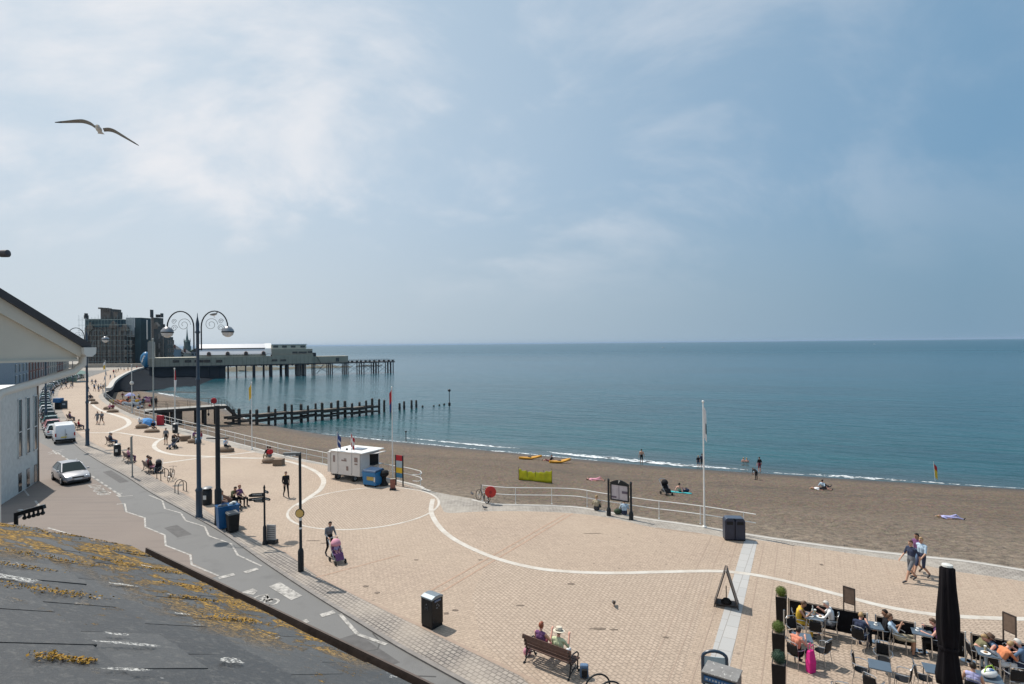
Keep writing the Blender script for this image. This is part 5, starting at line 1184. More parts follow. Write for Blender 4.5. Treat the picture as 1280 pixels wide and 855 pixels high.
# lower groyne walk
g0 = DP(284, 522, 100.5); g0.z = -2.35; g1 = DP(487, 513.3, 124); g1.z = -3.15
seg = []
b = MB(); a_ = V(Lj, 0, -.2); R_i = Matrix.Rotation(-jr, 3, 'Z'); c_ = R_i @ (DP(297, 519, 101)-j0); c_.z = -2.3
for y in (0, 2.6): b.bar((Lj-.1, y, -.2), (c_.x, c_.y+y, c_.z+.1), .2, .4)
for y in (0, 2.6):
    for k_ in range(5): f_ = k_/4; b.cyl((Lj+(c_.x-Lj)*f_, c_.y*f_+y, -.2+(c_.z+.2)*f_), (Lj+(c_.x-Lj)*f_, c_.y*f_+y, .85+(c_.z+.2)*f_), .03, n=5)
    b.cyl((Lj, y, .85), (c_.x, c_.y+y, c_.z+1.05), .025, n=5); b.cyl((Lj, y, .35), (c_.x, c_.y+y, c_.z+.55), .025, n=5)
b.build('ramp', TIMBER, t)
gd = Vector((g1.x-g0.x, g1.y-g0.y, 0)).normalized(); gn = Vector((-gd.y, gd.x, 0)); grz = math.atan2(gd.y, gd.x); LG = math.hypot(g1.x-g0.x, g1.y-g0.y)
t = thing('groyne', 'dark timber groyne with paired posts and sagging walkway running into the sea', 'groyne', (g0.x, g0.y, 0), grz)
def sg(px):
    d = ray(px, 500); k_ = d.x/d.y; return (k_*g0.y-g0.x)/(gd.x-k_*gd.y)
XS = [284, 297, 319, 342, 363, 383, 401, 420.5, 438, 456, 472, 487]
for y in (0, 1.7):
    b = MB()
    for i in range(len(XS)-2):
        z = -2.35-.8*i/11 + (.12 if i % 2 else -.10); b.bar((sg(XS[i]), y, z), (sg(XS[i+1]), y, z-.06), .30, .46); b.bar((sg(XS[i]), y, z-.95), (sg(XS[i+1]), y, z-1.05+.1*(i % 3)), .26, .34)
    b.build('walkway_beam', TIMBER, t)
b = MB(); 
for i in range(2, 9): z = -2.12-.8*i/11; b.box(((sg(XS[i])+sg(XS[i+1]))/2, .85, z), ((sg(XS[i+1])-sg(XS[i]))*.98, 1.6, .06))
b.build('planking', mat('bleached_planks', (.14, .12, .10), .8, var=.3, scale=2), t)
for i, px in enumerate(XS[1:]):
    for k_, dx in enumerate((-2.3, 2.3)):
        x = sg(px+dx); zt = -1.1-.05*i + q.uniform(-.32, .28) + (.25 if i % 3 == 0 else 0); b = MB(); y = 1.5 if k_ == 0 else .2; r_ = q.uniform(.22, .30)
        b.tube([(x, y, -6.5), (x+q.uniform(-.06, .06), y, zt-.1), (x, y, zt)], [r_*1.1, r_, r_*.6], 8); b.build('post', TIMBER, t, smooth=True)
for i, (px, py, hh) in enumerate(((499.5, 507.2, 1), (505.2, 508, 1.15), (514.5, 504.4, 1.2), (520.4, 505.4, 1.1), (528, 508, .35), (542, 506.2, .2), (549, 507, .25), (555, 504.6, .3))):
    p = DP(px, py+5, 128+i*1.5); t = thing('sea_post', ('tall' if hh > .5 else 'broken stub of a') + ' timber post standing alone in the sea beyond the groyne', 'post', (p.x, p.y, -4.5), group='lone posts beyond the groyne' if hh > .5 else 'broken post stubs in the sea')
    if hh > .5: b = MB(); b.tube([(0, 0, -1.5), (0, 0, hh*1.55), (0, 0, hh*1.65)], [.26, .24, .15], 8); b.build('shaft', TIMBER, t, smooth=True); b = MB(); b.lathe([(.27, .3), (.28, .8), (.25, .85)], 8); b.build('weed_band', M_DARKROCK, t)
    else: b = MB(); b.tube([(0, 0, -1.5), (.05, 0, hh*.7), (.1, 0, hh+.1)], [.28, .25, .1], 7); b.build('stub', TIMBER, t, smooth=True)
p = G(561.8, 509, -4.5); t = thing('sea_marker', 'dark pole marker with round top standing in the sea past the groyne', 'marker', p)
h_ = DP(561.8, 488, p.y).z+4.5; b = MB(); b.tube([(0, 0, -1), (0, 0, h_)], .09, 6); b.build('pole', IRON, t); b = MB(); b.ball((0, 0, h_), (.35, .35, .32), 10, 6); b.build('top_mark', IRON, t, smooth='all'); b = MB(); b.lathe([(.28, .3), (.3, 1.0), (.1, 1.2)], 8); b.build('collar', IRON, t)
p = G(507.5, 551.5, -4.4); t = thing('beach_stake', 'thin dark stake at the water edge behind the kiosk', 'stake', p); b = MB(); b.tube([(0, 0, -.3), (0, 0, 1.5)], .07, 6); b.build('shaft', TIMBER, t); b = MB(); b.box((0, 0, 1.45), (.3, .05, .2)); b.build('board', TIMBER, t)
for i, (px, py, r_) in enumerate(((762, 426.7, 9), (925, 427, 11))):
    p = G(829 if px == 762 else 1093, 434.6 if px == 762 else 430.6, -4.5); t = thing('far_boat', ('tiny pale boat near the horizon, the left of two' if i == 0 else 'tiny pale boat near the horizon, the right of two'), 'boat', p)
    b = MB(); b.loft([[(-4, 0, .3), (-4, 0, 1)], [(-3, -1.2, .0), (-3, -1.2, 1)], [(3, -1.2, 0), (3, -1.2, 1.1)], [(4.5, 0, .4), (4.5, 0, 1.4)], [(3, 1.2, 0), (3, 1.2, 1.1)], [(-3, 1.2, 0), (-3, 1.2, 1)]], cap=False); b.box((0, 0, .9), (6.4, 2.2, .1)); b.build('hull', WHITEP, t)
    b = MB(); b.box((-.5, 0, 1.7), (2.6, 1.7, 1.4)); b.build('cabin', WHITEP, t)
# ================================================================ RAILINGS, POLES
def on_edge(a, b_, off=.25, n=30):
    """points along the promenade edge between two photo columns (projected), set back a little"""
    out = []
    for p in edge:
        d = CROT.inverted() @ (p-CAM); px = CX + F*d.x/-d.z
        if a <= px <= b_ and d.z < 0: out.append(p)
    return out
railing([G(*p) for p in ((128, 491.6), (132, 497.8), (141, 505.5), (150, 511), (163, 517))], 'grey railing at the promenade edge by the crowded beach', posts=2.5, mt=STEEL)
railing(cr([G(*p) for p in ((168, 519), (190, 525), (219.5, 533.5), (257, 543.4), (296, 553.6), (330, 562.6), (354, 569), (400, 579), (440, 588), (480, 596.5), (508, 601.5), (521, 605))], 3) + [G(526, 606.5), G(527.5, 609.5), G(523, 611.5), G(516, 611)], 'long white railing from the jetty past the white kiosk to its looped end', posts=2.5)
railing(cr([G(*p) for p in ((603, 626), (632.6, 629.2), (694.7, 630.2), (724, 631.8), (750.5, 636.8), (808.4, 646.2), (840.5, 650.3), (874.8, 655), (911, 661), (945, 667))], 3), 'white railing curving from the red disc to the blue double bin', posts=2.3)
YEL = mat('flag_yellow', (.68, .44, .03), .8, var=.1); REDF = mat('flag_red', (.42, .02, .03), .8, var=.1); BLUF = mat('flag_blue', (.03, .06, .20), .8, var=.2); WHF = mat('flag_white', (.70, .70, .70), .8, var=.05); BLK = mat('flag_black', (.02, .02, .025), .8, var=.1)
t, p, h = pole(315, 562, 478, .04, WHITEP, 'white flagpole with limp yellow flag behind the railing'); flag(t, h-.1, .6, 1.3, [YEL], R_(180), .95)
t, p, h = pole(491, 603.5, 484, .04, WHITEP, 'white flagpole with limp red over blue flag beside the kiosk'); flag(t, h-.1, .45, 1.5, [REDF, BLUF], R_(180), .95, lambda u, v_: 0 if v_ < .55 else 1)
t, p, h = pole(880.6, 659.5, 502, .045, WHITEP, 'tall white flagpole with limp white flag beside the blue double bin'); flag(t, h-.2, .40, 1.7, [WHF, BLK], R_(0), .95, lambda u, v_: 1 if u > .75 and .4 < v_ < .75 else 0)
t, p, h = pole(192, 526, 424, .09, mat('pale_grey_pole', (.34, .36, .34), .6, var=.1), 'tall pale pole rising in front of the pier entrance', 'tall_pole', 'pole', base=G(192, 526))
t, p, h = pole(218.8, 537, 461, .07, WHITEG, 'white pole with a rolled red and white banner beside the jetty'); b = MB(); b.tube([(0.08, 0, h-.2), (.09, 0, h-1.4), (.07, 0, h-2.4)], [.04, .10, .03], 8); b.build('banner', REDF, t, smooth=True); b = MB(); b.tube([(.10, -.02, h-1.4), (.12, -.04, h-2.9)], [.15, .04], 8); b.build('banner_tail', WHF, t, smooth=True)
t, p, h = pole(165, 516, 456, .07, WHITEG, 'pale pole standing at the crowded end of the beach', 'tall_pole', 'pole'); b = MB(); b.ball((0, 0, h*.62), (.35, .2, .3), 8, 5); b.build('fitting', WHITEG, t)
t, p, h = pole(132, 497, 451, .06, WHITEG, 'thin pole with small yellow flag on the far promenade', 'flagpole'); flag(t, h-.1, .7, 1.5, [YEL, WHF], R_(180), .6, lambda u, v_: 0 if v_ > .4 else 1)
t, p, h = pole(165.5, 596.5, 546, .04, mat('sign_back_grey', (.22, .22, .20), .6, var=.1), 'slim post with tall grey plate between the kerbside benches', 'sign_post', 'sign'); part_box('plate', t, mat('sign_plate_grey', (.28, .28, .25), .6, var=.1), (-.02, -.06, h-1.0), (.14, .03, 2.0), R_(20))
# lifeguard flag on the beach, red over yellow
p = BG(1172, 603.5); t = thing('beach_flag', 'small red and yellow beach flag at the water line on the right', 'flag', p, R_(5)); b = MB(); b.tube([(-.25, 0, 0), (-.42, 0, 2.2)], .02, 6); b.build('pole', WHITEP, t)
b = MB(); vs = []
for i in range(7):
    for j in range(9): u, v_ = i/6, j/8; vs.append((-.41+u*.36*(1-v_*.15)+.12*v_, .05*math.sin(u*6), 2.1-v_*1.4-u*.5))
b.add(vs, [(i*9+j, i*9+j+1, (i+1)*9+j+1, (i+1)*9+j) for i in range(6) for j in range(8)]); b.m = [0 if j < 3 else 1 for i in range(6) for j in range(8)]; b.m = [2 if i == 0 else m_ for m_, (i, j) in zip(b.m, [(i, j) for i in range(6) for j in range(8)])]
b.build('cloth', [REDF, YEL, WHF], t, smooth='all')
# ---- street lamps
l0 = make_lamp('tall double hooped street lamp nearest the camera, a gull on its arm', 'double hooped street lamps'); p = G(249, 647); l0.location = p; l0.rotation_euler = (0, 0, R_(2))
p = G(109.3, 557); dup(l0, p, R_(10), 'double hooped street lamp whose globe shows past the gable gutter'); p = G(57.5, 530); dup(l0, p, R_(20), 'double hooped street lamp behind the left row of parked cars')
dup(l0, G(91, 483), R_(30), 'small distant double lamp beside the green shelter', scale=.75)
b = MB()
q = random.Random(11)
t = thing('tall_dark_column', 'plain dark post between the blue bin and the double street lamp', 'post', G(273, 656)); hh = DP(273, 507, t.location.y).z
b = MB(); b.lathe([(.19, 0), (.19, 2.0), (.13, 2.1), (.12, hh-.1), (.14, hh)], 12); b.build('shaft', IRON, t, smooth=True)
b = MB(); b.lathe([(.21, 0), (.21, .25), (.19, .3)], 12); b.build('base', IRON, t)
for s_ in (-1, 1): b = MB(); b.bar((s_*.1, 0, 4.95), (s_*.62, -.02, 4.98), .16, .05); b.build('side_arm', IRON, t)
# beacon pole on the kerb with black and white bands, yellow disc and long flat lamp head
p = G(376.2, 714); t = thing('crossing_beacon', 'black and white banded crossing beacon with round yellow lamp', 'crossing beacon', p); hb = DP(372, 566, p.y).z
b = MB(); b.lathe([(.13, 0), (.13, .9), (.10, 1.0), (.065, 1.05), (.06, hb)], 12); b.build('pole', IRON, t, smooth=True)
for k_ in range(3): b = MB(); b.lathe([(.064, 1.2+k_*.55), (.064, 1.45+k_*.55)], 12); b.build('white_band', WHITEP, t, smooth=True)
zb = DP(374, 641, p.y).z; b = MB(); b.tube([(0, -.02, zb), (0, -.12, zb)], .17, 18); dk = b.build('beacon', mat('beacon_amber', (.72, .46, .14), .4, var=.05), t, smooth=True)
b = MB(); b.tube([(.19*math.cos(a), -.07, zb+.19*math.sin(a)) for a in [i*math.pi/9 for i in range(18)]], .022, 6, closed=True); b.build('beacon_rim', IRON, dk, smooth=True)
b = MB(); b.bar((.04, 0, hb-.02), (-.72, -.05, hb-.02), .20, .09); b.box((-.1, 0, hb-.1), (.2, .12, .1)); b.build('lamp_head', mat('lamp_head_grey', (.12, .13, .13), .5, var=.1), t, bevel=.015)
for k_ in range(4): b = MB(); b.box((-.2-.14*k_, -.03, hb-.10), (.08, .14, .06)); b.build('lamp_module', LAMP, t)
# finger post
p = G(331, 680.5); t = thing('finger_post', 'black finger post with pointing boards above a grey notice board', 'finger post', p); hf = DP(330, 607, p.y).z
b = MB(); b.lathe([(.12, 0), (.12, .1), (.09, .2), (.085, .9), (.05, 1.0), (.045, hf-.15), (.06, hf-.1), (.01, hf+.05)], 12); b.build('post', IRON, t, smooth=True)
for zz, an, L_, hh in ((DP(330, 619, p.y).z, R_(185), .80, .15), (DP(330, 621.5, p.y).z-.06, R_(200), .78, .15), (DP(330, 624, p.y).z-.1, R_(172), .62, .14), (DP(330, 614, p.y).z, R_(-40), .45, .13), (DP(330, 623, p.y).z, R_(-32), .50, .13), (DP(330, 617.5, p.y).z, R_(190), .7, .13)):
    b = MB(); b.loft([[(x, y, zz-hh/2+z0) for x, y, z0 in ((.04, y, 0), (L_-.08, y, 0), (L_, y, hh/2), (L_-.08, y, hh), (.04, y, hh))] for y in (-.018, .018)])
    M_ = Matrix.Rotation(an, 3, 'Z'); b.v = [tuple(M_ @ Vector(v_)) for v_ in b.v]; fb = b.build('finger_board', IRON, t)
    b = MB(); x = .12
    for k_ in range(7):
        lw = q.uniform(.03, .07)
        if x+lw < L_-.1: b.box((x+lw/2, 0, zz), (lw, .042, .05))
        x += lw+.02
    b.v = [tuple(M_ @ Vector(v_)) for v_ in b.v]; b.build('lettering', mat('sign_lettering_grey', (.45, .45, .43), .6, var=0), fb)
p = G(339.5, 679); t = thing('notice_board', 'low grey panelled notice board at the foot of the finger post', 'notice board', p, R_(-8)); part_box('base', t, IRON, (0, 0, .09), (.56, .34, .18)); part_box('panel', t, mat('panel_grey', (.42, .41, .40), .6, var=.1), (0, -.02, .58), (.50, .05, .78), bevel=.01)
b = MB(); 
for k_ in range(6): b.box((0, -.05, .30+.11*k_), (.42, .012, .022))
b.build('text_lines', IRON, t)
# ---- bins
b0 = make_round_bin('black round litter bin behind the nearest double street lamp', group='black litter bins'); b0.location = G(259, 630.5)
dup(b0, G(146.8, 569.5), R_(20), 'black round litter bin between two kerbside benches'); dup(b0, G(219, 541), 0, 'black litter bin beside the red box and the jetty'); 
p = G(291, 664.5); t = thing('wheeled_bin', 'black wheeled bin standing against the blue recycling box', 'wheeled bin', p, R_(40))
b = MB(); b.loft([[(-.24, -.27, .05), (.24, -.27, .05), (.24, .27, .05), (-.24, .27, .05)], [(-.29, -.34, 1.0), (.29, -.34, 1.0), (.29, .34, 1.0), (-.29, .34, 1.0)]]); b.build('body', RUBBER, t, bevel=.02)
b = MB(); b.loft([[(-.31, -.37, 1.005), (.31, -.37, 1.005), (.31, .37, 1.005), (-.31, .37, 1.005)], [(-.25, -.3, 1.08), (.25, -.3, 1.08), (.25, .33, 1.10), (-.25, .33, 1.10)]]); b.build('lid', mat('dusty_black_lid', (.10, .10, .10), .5, var=.3), t, bevel=.01)
for s_ in (-1, 1): b = MB(); b.tube([(s_*.2, .30, .1), (s_*.27, .30, .1)], .1, 12); b.build('wheel', RUBBER, t, smooth=True)
BLUB = mat('blue_plastic', (.01, .10, .26), .4, var=.15)
p = G(284.5, 659); t = thing('recycling_box', 'tall blue box heaped with pale items beside the dark post', 'recycling box', p, R_(40))
b = MB(); b.loft([[(-.5, -.3, .04), (.5, -.3, .04), (.5, .3, .04), (-.5, .3, .04)], [(-.56, -.36, 1.25), (.56, -.36, 1.25), (.56, .36, 1.25), (-.56, .36, 1.25)]]); b.build('body', BLUB, t, bevel=.02)
b = MB(); b.tube([(-.57, -.37, 1.26), (.57, -.37, 1.26), (.57, .37, 1.26), (-.57, .37, 1.26)], .03, 6, closed=True); b.build('rim', BLUB, t)
for k_ in range(6): b = MB(); b.ball((q.uniform(-.4, .4), q.uniform(-.22, .22), 1.28), (.15, .12, .11), 8, 6); b.build('bundle', WHITEG if k_ % 2 else C['grey'], t, smooth='all')
for k_ in range(3): b = MB(); b.tube([(-.3+.3*k_, -.39, .3), (-.3+.3*k_, -.41, 1.1)], .015, 5); b.build('rib', BLUB, t)
# big square bin
p0_, p1_, p2_ = G(526.5, 783.5), G(539, 788.3), G(554, 780)
ctr = (p0_+p2_)/2; ax = (p0_-p1_).normalized(); t = thing('solar_bin', 'square black bin with sloping grey top by the footway paving', 'litter bin', ctr, heading(-(p2_-p1_).normalized().x, -(p2_-p1_).normalized().y)+math.pi/2)
t.rotation_euler = (0, 0, math.atan2((p2_-p1_).y, (p2_-p1_).x)); wx = (p2_-p1_).length*.92; wy = .56; BB = mat('bin_black_panel', (.012, .012, .013), .38, var=.15)
b = MB(); b.box((0, 0, .05), (wx*.94, wy*.94, .1)); b.build('plinth', RUBBER, t)
b = MB(); b.loft([[(-wx/2, -wy/2, .1), (wx/2, -wy/2, .1), (wx/2, wy/2, .1), (-wx/2, wy/2, .1)], [(-wx/2, -wy/2, 1.04), (wx/2, -wy/2, 1.04), (wx/2, wy/2, 1.04), (-wx/2, wy/2, 1.04)]]); b.build('body', BB, t, bevel=.012)
b = MB(); b.loft([[(-wx/2-.015, y, 1.043), (wx/2+.015, y, 1.043), (wx/2+.015, y, 1.09), (wx*.2, y, 1.16), (-wx*.2, y, 1.16), (-wx/2-.015, y, 1.10)] for y in (-wy/2-.012, wy/2+.012)]); b.build('lid', mat('grey_steel_lid', (.23, .27, .30), .35, metal=.4, var=.12), t, bevel=.012)
REC = mat('faded_symbol_grey', (.16, .16, .165), .6, var=.1)
b = MB()
for k_ in range(3):
    a = math.pi/2 + k_*2*math.pi/3; q0 = V(.09*math.cos(a), 0, .09*math.sin(a)); q1 = V(.09*math.cos(a+1.6), 0, .09*math.sin(a+1.6)); c0 = V(.0, -wy/2-.004, .78)
    b.bar(c0+q0, c0+q0.lerp(q1, .72), .006, .035)
b.build('recycling_symbol', REC, t)
b = MB(); c0 = V(-wx/2-.004, 0, .76)
for s_ in (-1, 1): b.bar(c0+V(0, s_*.07, -.09), c0+V(0, s_*.05, .06), .03, .006)
b.bar(c0+V(0, -.05, -.02), c0+V(0, .05, -.02), .03, .006); b.ball(c0+V(0, 0, .10), (.006, .03, .03), 8, 6); b.build('litter_symbol', REC, t)
b = MB(); b.box((0, -wy/2-.01, .98), (.30, .03, .07)); b.build('hatch_handle', mat('handle_blue_grey', (.10, .14, .22), .35, var=.1), t, bevel=.01)
# double bin by the beach
p = G(917.5, 674); t = thing('double_bin', 'dark blue double bin with rounded top beside the white flagpole', 'litter bin', p, R_(-8)); NV = mat('bin_dark_navy', (.016, .022, .045), .4, var=.2)
for s_ in (-1, 1):
    b = MB(); b.loft([[(s_*.30-.285, y, .06), (s_*.30+.285, y, .06), (s_*.30+.285, y, 1.08), (s_*.30+.22, y, 1.2), (s_*.30-.22, y, 1.2), (s_*.30-.285, y, 1.08)] for y in (-.33, .33)]); b.build('bin_body', NV, t, bevel=.03)
    b = MB(); b.box((s_*.30, -.34, .98), (.36, .03, .16)); b.build('opening', RUBBER, t)
b = MB(); b.box((0, 0, .03), (1.14, .6, .06)); b.build('plinth', RUBBER, t); t.scale = (.86, .86, .92); b = MB(); b.loft([[(-.52, y, 1.205), (.52, y, 1.205), (.44, y, 1.25), (-.44, y, 1.25)] for y in (-.3, .3)]); b.build('lid', mat('lid_blue_grey', (.06, .08, .12), .4, var=.2), t, bevel=.01)
# red box, jetty lifebuoy, red disc with bicycle
p = G(200.5, 531.5); t = thing('red_box', 'bright red box on the promenade edge next to a black bin', 'box', p); part_box('body', t, REDF, (0, 0, .62), (.75, .5, 1.15), bevel=.03); part_box('base', t, IRON, (0, 0, .03), (.8, .55, .06)); part_box('lid', t, REDF, (0, 0, 1.23), (.8, .56, .06), bevel=.02)
p = DP(268, 507, 98); t = thing('lifebuoy_post', 'round red lifebuoy housing on its post at the jetty corner', 'lifebuoy', (p.x, p.y, 0)); b = MB(); b.cyl((0, 0, 0), (0, 0, 1.0), .05, n=6); b.build('post', IRON, t)
b = MB(); b.tube([(0, -.1, .95), (0, -.18, .95), (0, -.28, .95)], [.5, .52, .42], 18); b.build('housing', REDF, t, smooth=True); b = MB(); b.tube([(0, -.285, .95), (0, -.31, .95)], .2, 12); b.build('centre', mat('deep_red', (.3, .01, .015), .5, var=0), t)
p = DP(264, 513, 97.4); t = thing('hanging_lantern', 'small dark lantern hanging below the jetty edge by the lifebuoy', 'lantern', (p.x-.3, p.y-.3, -.2)); b = MB(); b.cyl((0, 0, 0), (0, 0, -.9), .05, n=5); b.build('hanger', IRON, t); b = MB(); b.lathe([(.06, -1.35), (.16, -1.2), (.16, -.95), (.05, -.85)], 10); b.build('body', IRON, t, smooth=True)
p = G(610.5, 629.5); t = thing('lifebuoy_housing', 'big red disc shaped lifebuoy housing at the start of the curved railing', 'lifebuoy', p); b = MB(); b.cyl((0, 0, 0), (0, 0, .5), .045, n=6); b.build('post', IRON, t)
z = DP(613.5, 614.5, p.y).z; b = MB(); b.tube([(.15, 0, z), (.15, -.05, z), (.15, -.12, z), (.15, -.15, z)], [.33, .36, .36, .28], 24); b.build('disc', mat('red_disc', (.48, .025, .02), .45, var=.12), t, smooth=True)
b = MB(); b.tube([(.15, -.152, z), (.15, -.165, z)], .1, 14); b.build('hub', mat('deep_red', (.3, .01, .015), .5), t)
make_bike('bicycle leaning on the railing end beside the big red disc', R_(35), G(602.5, 627.3), R_(12))
make_bike('dark bicycle parked by the hoop racks on the left footway', R_(15), G(213.5, 600), R_(4))
# shelter, A boards
p = G(98, 477.5); t = thing('seafront_shelter', 'small pale green shelter with railed sides behind the parked cars', 'shelter', p, R_(-30)); GR = mat('pale_green_paint', (.22, .34, .29), .6, var=.15)
part_box('base', t, M_CONC, (0, 0, .15), (5.2, 3.2, .3)); b = MB()
for x in (-2.5, -1.25, 0, 1.25, 2.5):
    for y in (-1.5, 1.5): b.box((x, y, 1.3), (.14, .14, 2.3))
b.build('posts', GR, t)
b = MB(); b.loft([[(-2.8, -1.8, 2.5), (2.8, -1.8, 2.5), (2.8, 1.8, 2.5), (-2.8, 1.8, 2.5)], [(-1.6, -.5, 3.5), (1.6, -.5, 3.5), (1.6, .5, 3.5), (-1.6, .5, 3.5)]]); b.build('roof', GR, t); part_box('panel', t, GR, (0, -1.55, .8), (4.9, .06, 1.0))
# ---- notice board on two posts
pl, pr_ = G(761, 644.5), G(789, 649.5); dvb = (pr_-pl); Lb = dvb.length; t = thing('information_board', 'large framed information board on two black posts by the beach railing', 'information board', pl, math.atan2(dvb.y, dvb.x)); hb = DP(761, 598, pl.y).z
for x in (0, Lb): b = MB(); b.lathe([(.13, 0), (.13, .35), (.10, .45), (.065, .5), (.065, hb-.12), (.09, hb-.1), (.02, hb)], 10, (x, 0, 0)); b.build('post', IRON, t, smooth=True)
z0, z1 = hb*.47, hb*.86
b = MB(); b.box((Lb/2, 0, z0-.03), (Lb-.25, .09, .07)); b.box((Lb/2, 0, z1+.03), (Lb-.25, .09, .07)); b.box((.16, 0, (z0+z1)/2), (.07, .09, z1-z0)); b.box((Lb-.16, 0, (z0+z1)/2), (.07, .09, z1-z0)); b.build('frame', IRON, t)
b = MB(); b.loft([[(x, y, z) for x, z in [(.1, z1+.07)] + [(.1+(Lb-.2)*k_/8, z1+.10+.20*math.sin(math.pi*k_/8)) for k_ in range(9)] + [(Lb-.1, z1+.07)]] for y in (-.03, .03)]); b.build('arched_header', IRON, t)
b = MB(); b.box((Lb/2, 0, (z0+z1)/2), (Lb-.4, .04, z1-z0-.02)); b.build('display_panel', mat('faded_map_panel', (.42, .40, .44), .3, var=.25, scale=3), t)
b = MB(); b.box((Lb*.48, -.025, (z0+z1)/2), (.02, .02, z1-z0)); b.box((Lb*.74, -.03, z0+(z1-z0)*.55), (.35, .01, .14)); b.box((Lb*.26, -.03, z0+(z1-z0)*.16), (.3, .01, .10)); b.build('panel_print', mat('print_dark', (.10, .08, .12), .5, var=.3, scale=8), t)
b = MB(); b.bar((Lb*.47, -.04, z1+.12), (Lb*.5, -.04, z1+.26), .01, .04); b.ball((Lb*.5, -.04, z1+.25), (.05, .01, .03), 6, 4); b.build('crest', WHITEG, t)
# beach safety sign by the kiosk
pl, pr_ = G(495, 606.5), G(503.8, 608); dvb = (pr_-pl); Lb = dvb.length; t = thing('beach_safety_sign', 'red yellow and blue beach sign on two dark posts beside the kiosk', 'sign', pl, math.atan2(dvb.y, dvb.x)); hb = DP(495, 568.5, pl.y).z
for x in (0, Lb): b = MB(); b.cyl((x, 0, 0), (x, 0, hb), .05, n=8); b.build('post', IRON, t, smooth=True)
for f0_, f1_, m_, nm in ((.82, 1.0, REDF, 'red_header'), (.60, .815, mat('pale_blue_panel', (.36, .46, .50), .5, var=.1), 'middle_panel'), (.42, .595, YEL, 'yellow_panel'), (.27, .415, mat('blue_panel', (.06, .20, .33), .5, var=.1), 'blue_panel')): part_box(nm, t, m_, (Lb/2, 0, hb*(f0_+f1_)/2), (Lb-.1, .04, hb*(f1_-f0_)))
p = G(491, 612.3); t = thing('small_sign_box', 'short red brown board on the ring paving in front of the beach sign', 'board', p, R_(10)); part_box('panel', t, mat('red_brown_print', (.25, .10, .07), .7, var=.5, scale=10), (0, 0, .42), (.36, .06, .68), bevel=.01); part_box('base', t, IRON, (0, 0, .05), (.44, .34, .10)); part_box('edge', t, CREAM, (0, 0, .775), (.38, .07, .03))
# ---- kiosk trailer
k0, k1 = G(413.5, 598.5), G(450.5, 603.5); kd = (k1-k0).normalized(); Lk = (k1-k0).length; krz = math.atan2(kd.y, kd.x); t = thing('kiosk_trailer', 'white boxy kiosk trailer with flat roof and two flags by the railing', 'kiosk', k0, krz)
hk = DP(450.5, 567.5, k1.y).z; KW = mat('kiosk_white', (.66, .63, .60), .5, var=.08, scale=2); Dk = 2.1
part_box('body', t, KW, (Lk/2, Dk/2, (.42+hk)/2), (Lk, Dk, hk-.42), bevel=.03)
b = MB(); b.box((Lk/2+.1, Dk/2+.1, hk+.045), (Lk+.35, Dk+.4, .07)); b.build('roof', WHITEP, t, bevel=.02); b = MB(); b.box((Lk*.62, Dk*.55, hk+.11), (1.0, .7, .05)); b.build('skylight', mat('skylight_grey', (.14, .16, .2), .2, var=.1), t)
b = MB(); b.ball((Lk*.4, .5, hk+.13), .09, 8, 6); b.build('roof_vent', IRON, t)
for x in (.02, Lk*.24, Lk*.71, Lk-.02): part_box('corner_strip', t, PGR, (x, -.006, (.45+hk)/2), (.03, .02, hk-.5))
PRT = mat('faded_print', (.26, .19, .17), .6, var=.6, scale=22)
for x, z, w_, h_ in ((Lk*.12, hk-.55, .20, .50), (Lk*.46, hk-.62, .5, .10), (Lk*.50, hk-.50, .22, .08), (Lk*.86, hk-.48, .32, .34), (Lk*.86, hk-.80, .28, .10), (Lk*.57, .95, .20, .32)): b = MB(); b.box((x, -.012, z), (w_, .012, h_)); b.build('printed_notice', PRT, t)
b = MB(); b.box((-.18, .45, (.45+hk)/2), (.30, .9, hk-.6)); b.build('end_locker', KW, t, bevel=.02); b = MB(); b.box((-.335, .45, .95), (.02, .3, .2)); b.build('locker_vent', IRON, t)
b = MB(); b.box((Lk+.012, Dk*.72, 1.55), (.02, .95, .85)); b.build('hatch_opening', RUBBER, t); b = MB(); b.box((Lk+.38, Dk*.72, hk-.12), (.75, 1.05, .04), rot=Matrix.Rotation(R_(-8), 3, 'Y')); b.build('hatch_flap', KW, t); part_box('counter', t, STEEL, (Lk+.2, Dk*.72, 1.10), (.4, 1.05, .04))
for x in (.6, Lk-.7): wheel(t, x, .12, .24)
b = MB(); b.tube([(0, Dk/2, .4), (-.9, Dk/2, .38), (-1.2, Dk/2, .38)], .05, 6); b.cyl((-1.0, Dk/2, .05), (-1.0, Dk/2, .45), .04, n=6); b.box((.1, .3, .35), (.2, .3, .14)); b.build('tow_bar', IRON, t)
part_box('chassis', t, IRON, (Lk/2, Dk/2, .36), (Lk-.2, Dk-.3, .10))
for x, m_, lab, ff in ((.75, [BLUF, WHF], 'flag', lambda u, v_: 1 if abs(v_-.5) < .10 and u > .3 else 0), (Lk*.72, [WHF, REDF], 'flag', lambda u, v_: 1 if abs(v_-.5) > .16 and abs(u-.4) > .12 else 0)):
    b = MB(); b.cyl((x, -.05, hk*.3), (x, -.05, hk+1.55), .018, n=6); fp = b.build('flag_pole', WHITEP, t); flag(fp, hk+1.5, .62, .95, m_, R_(20 if x < 1 else 10), .85, ff, off=(x, -.05, 0))
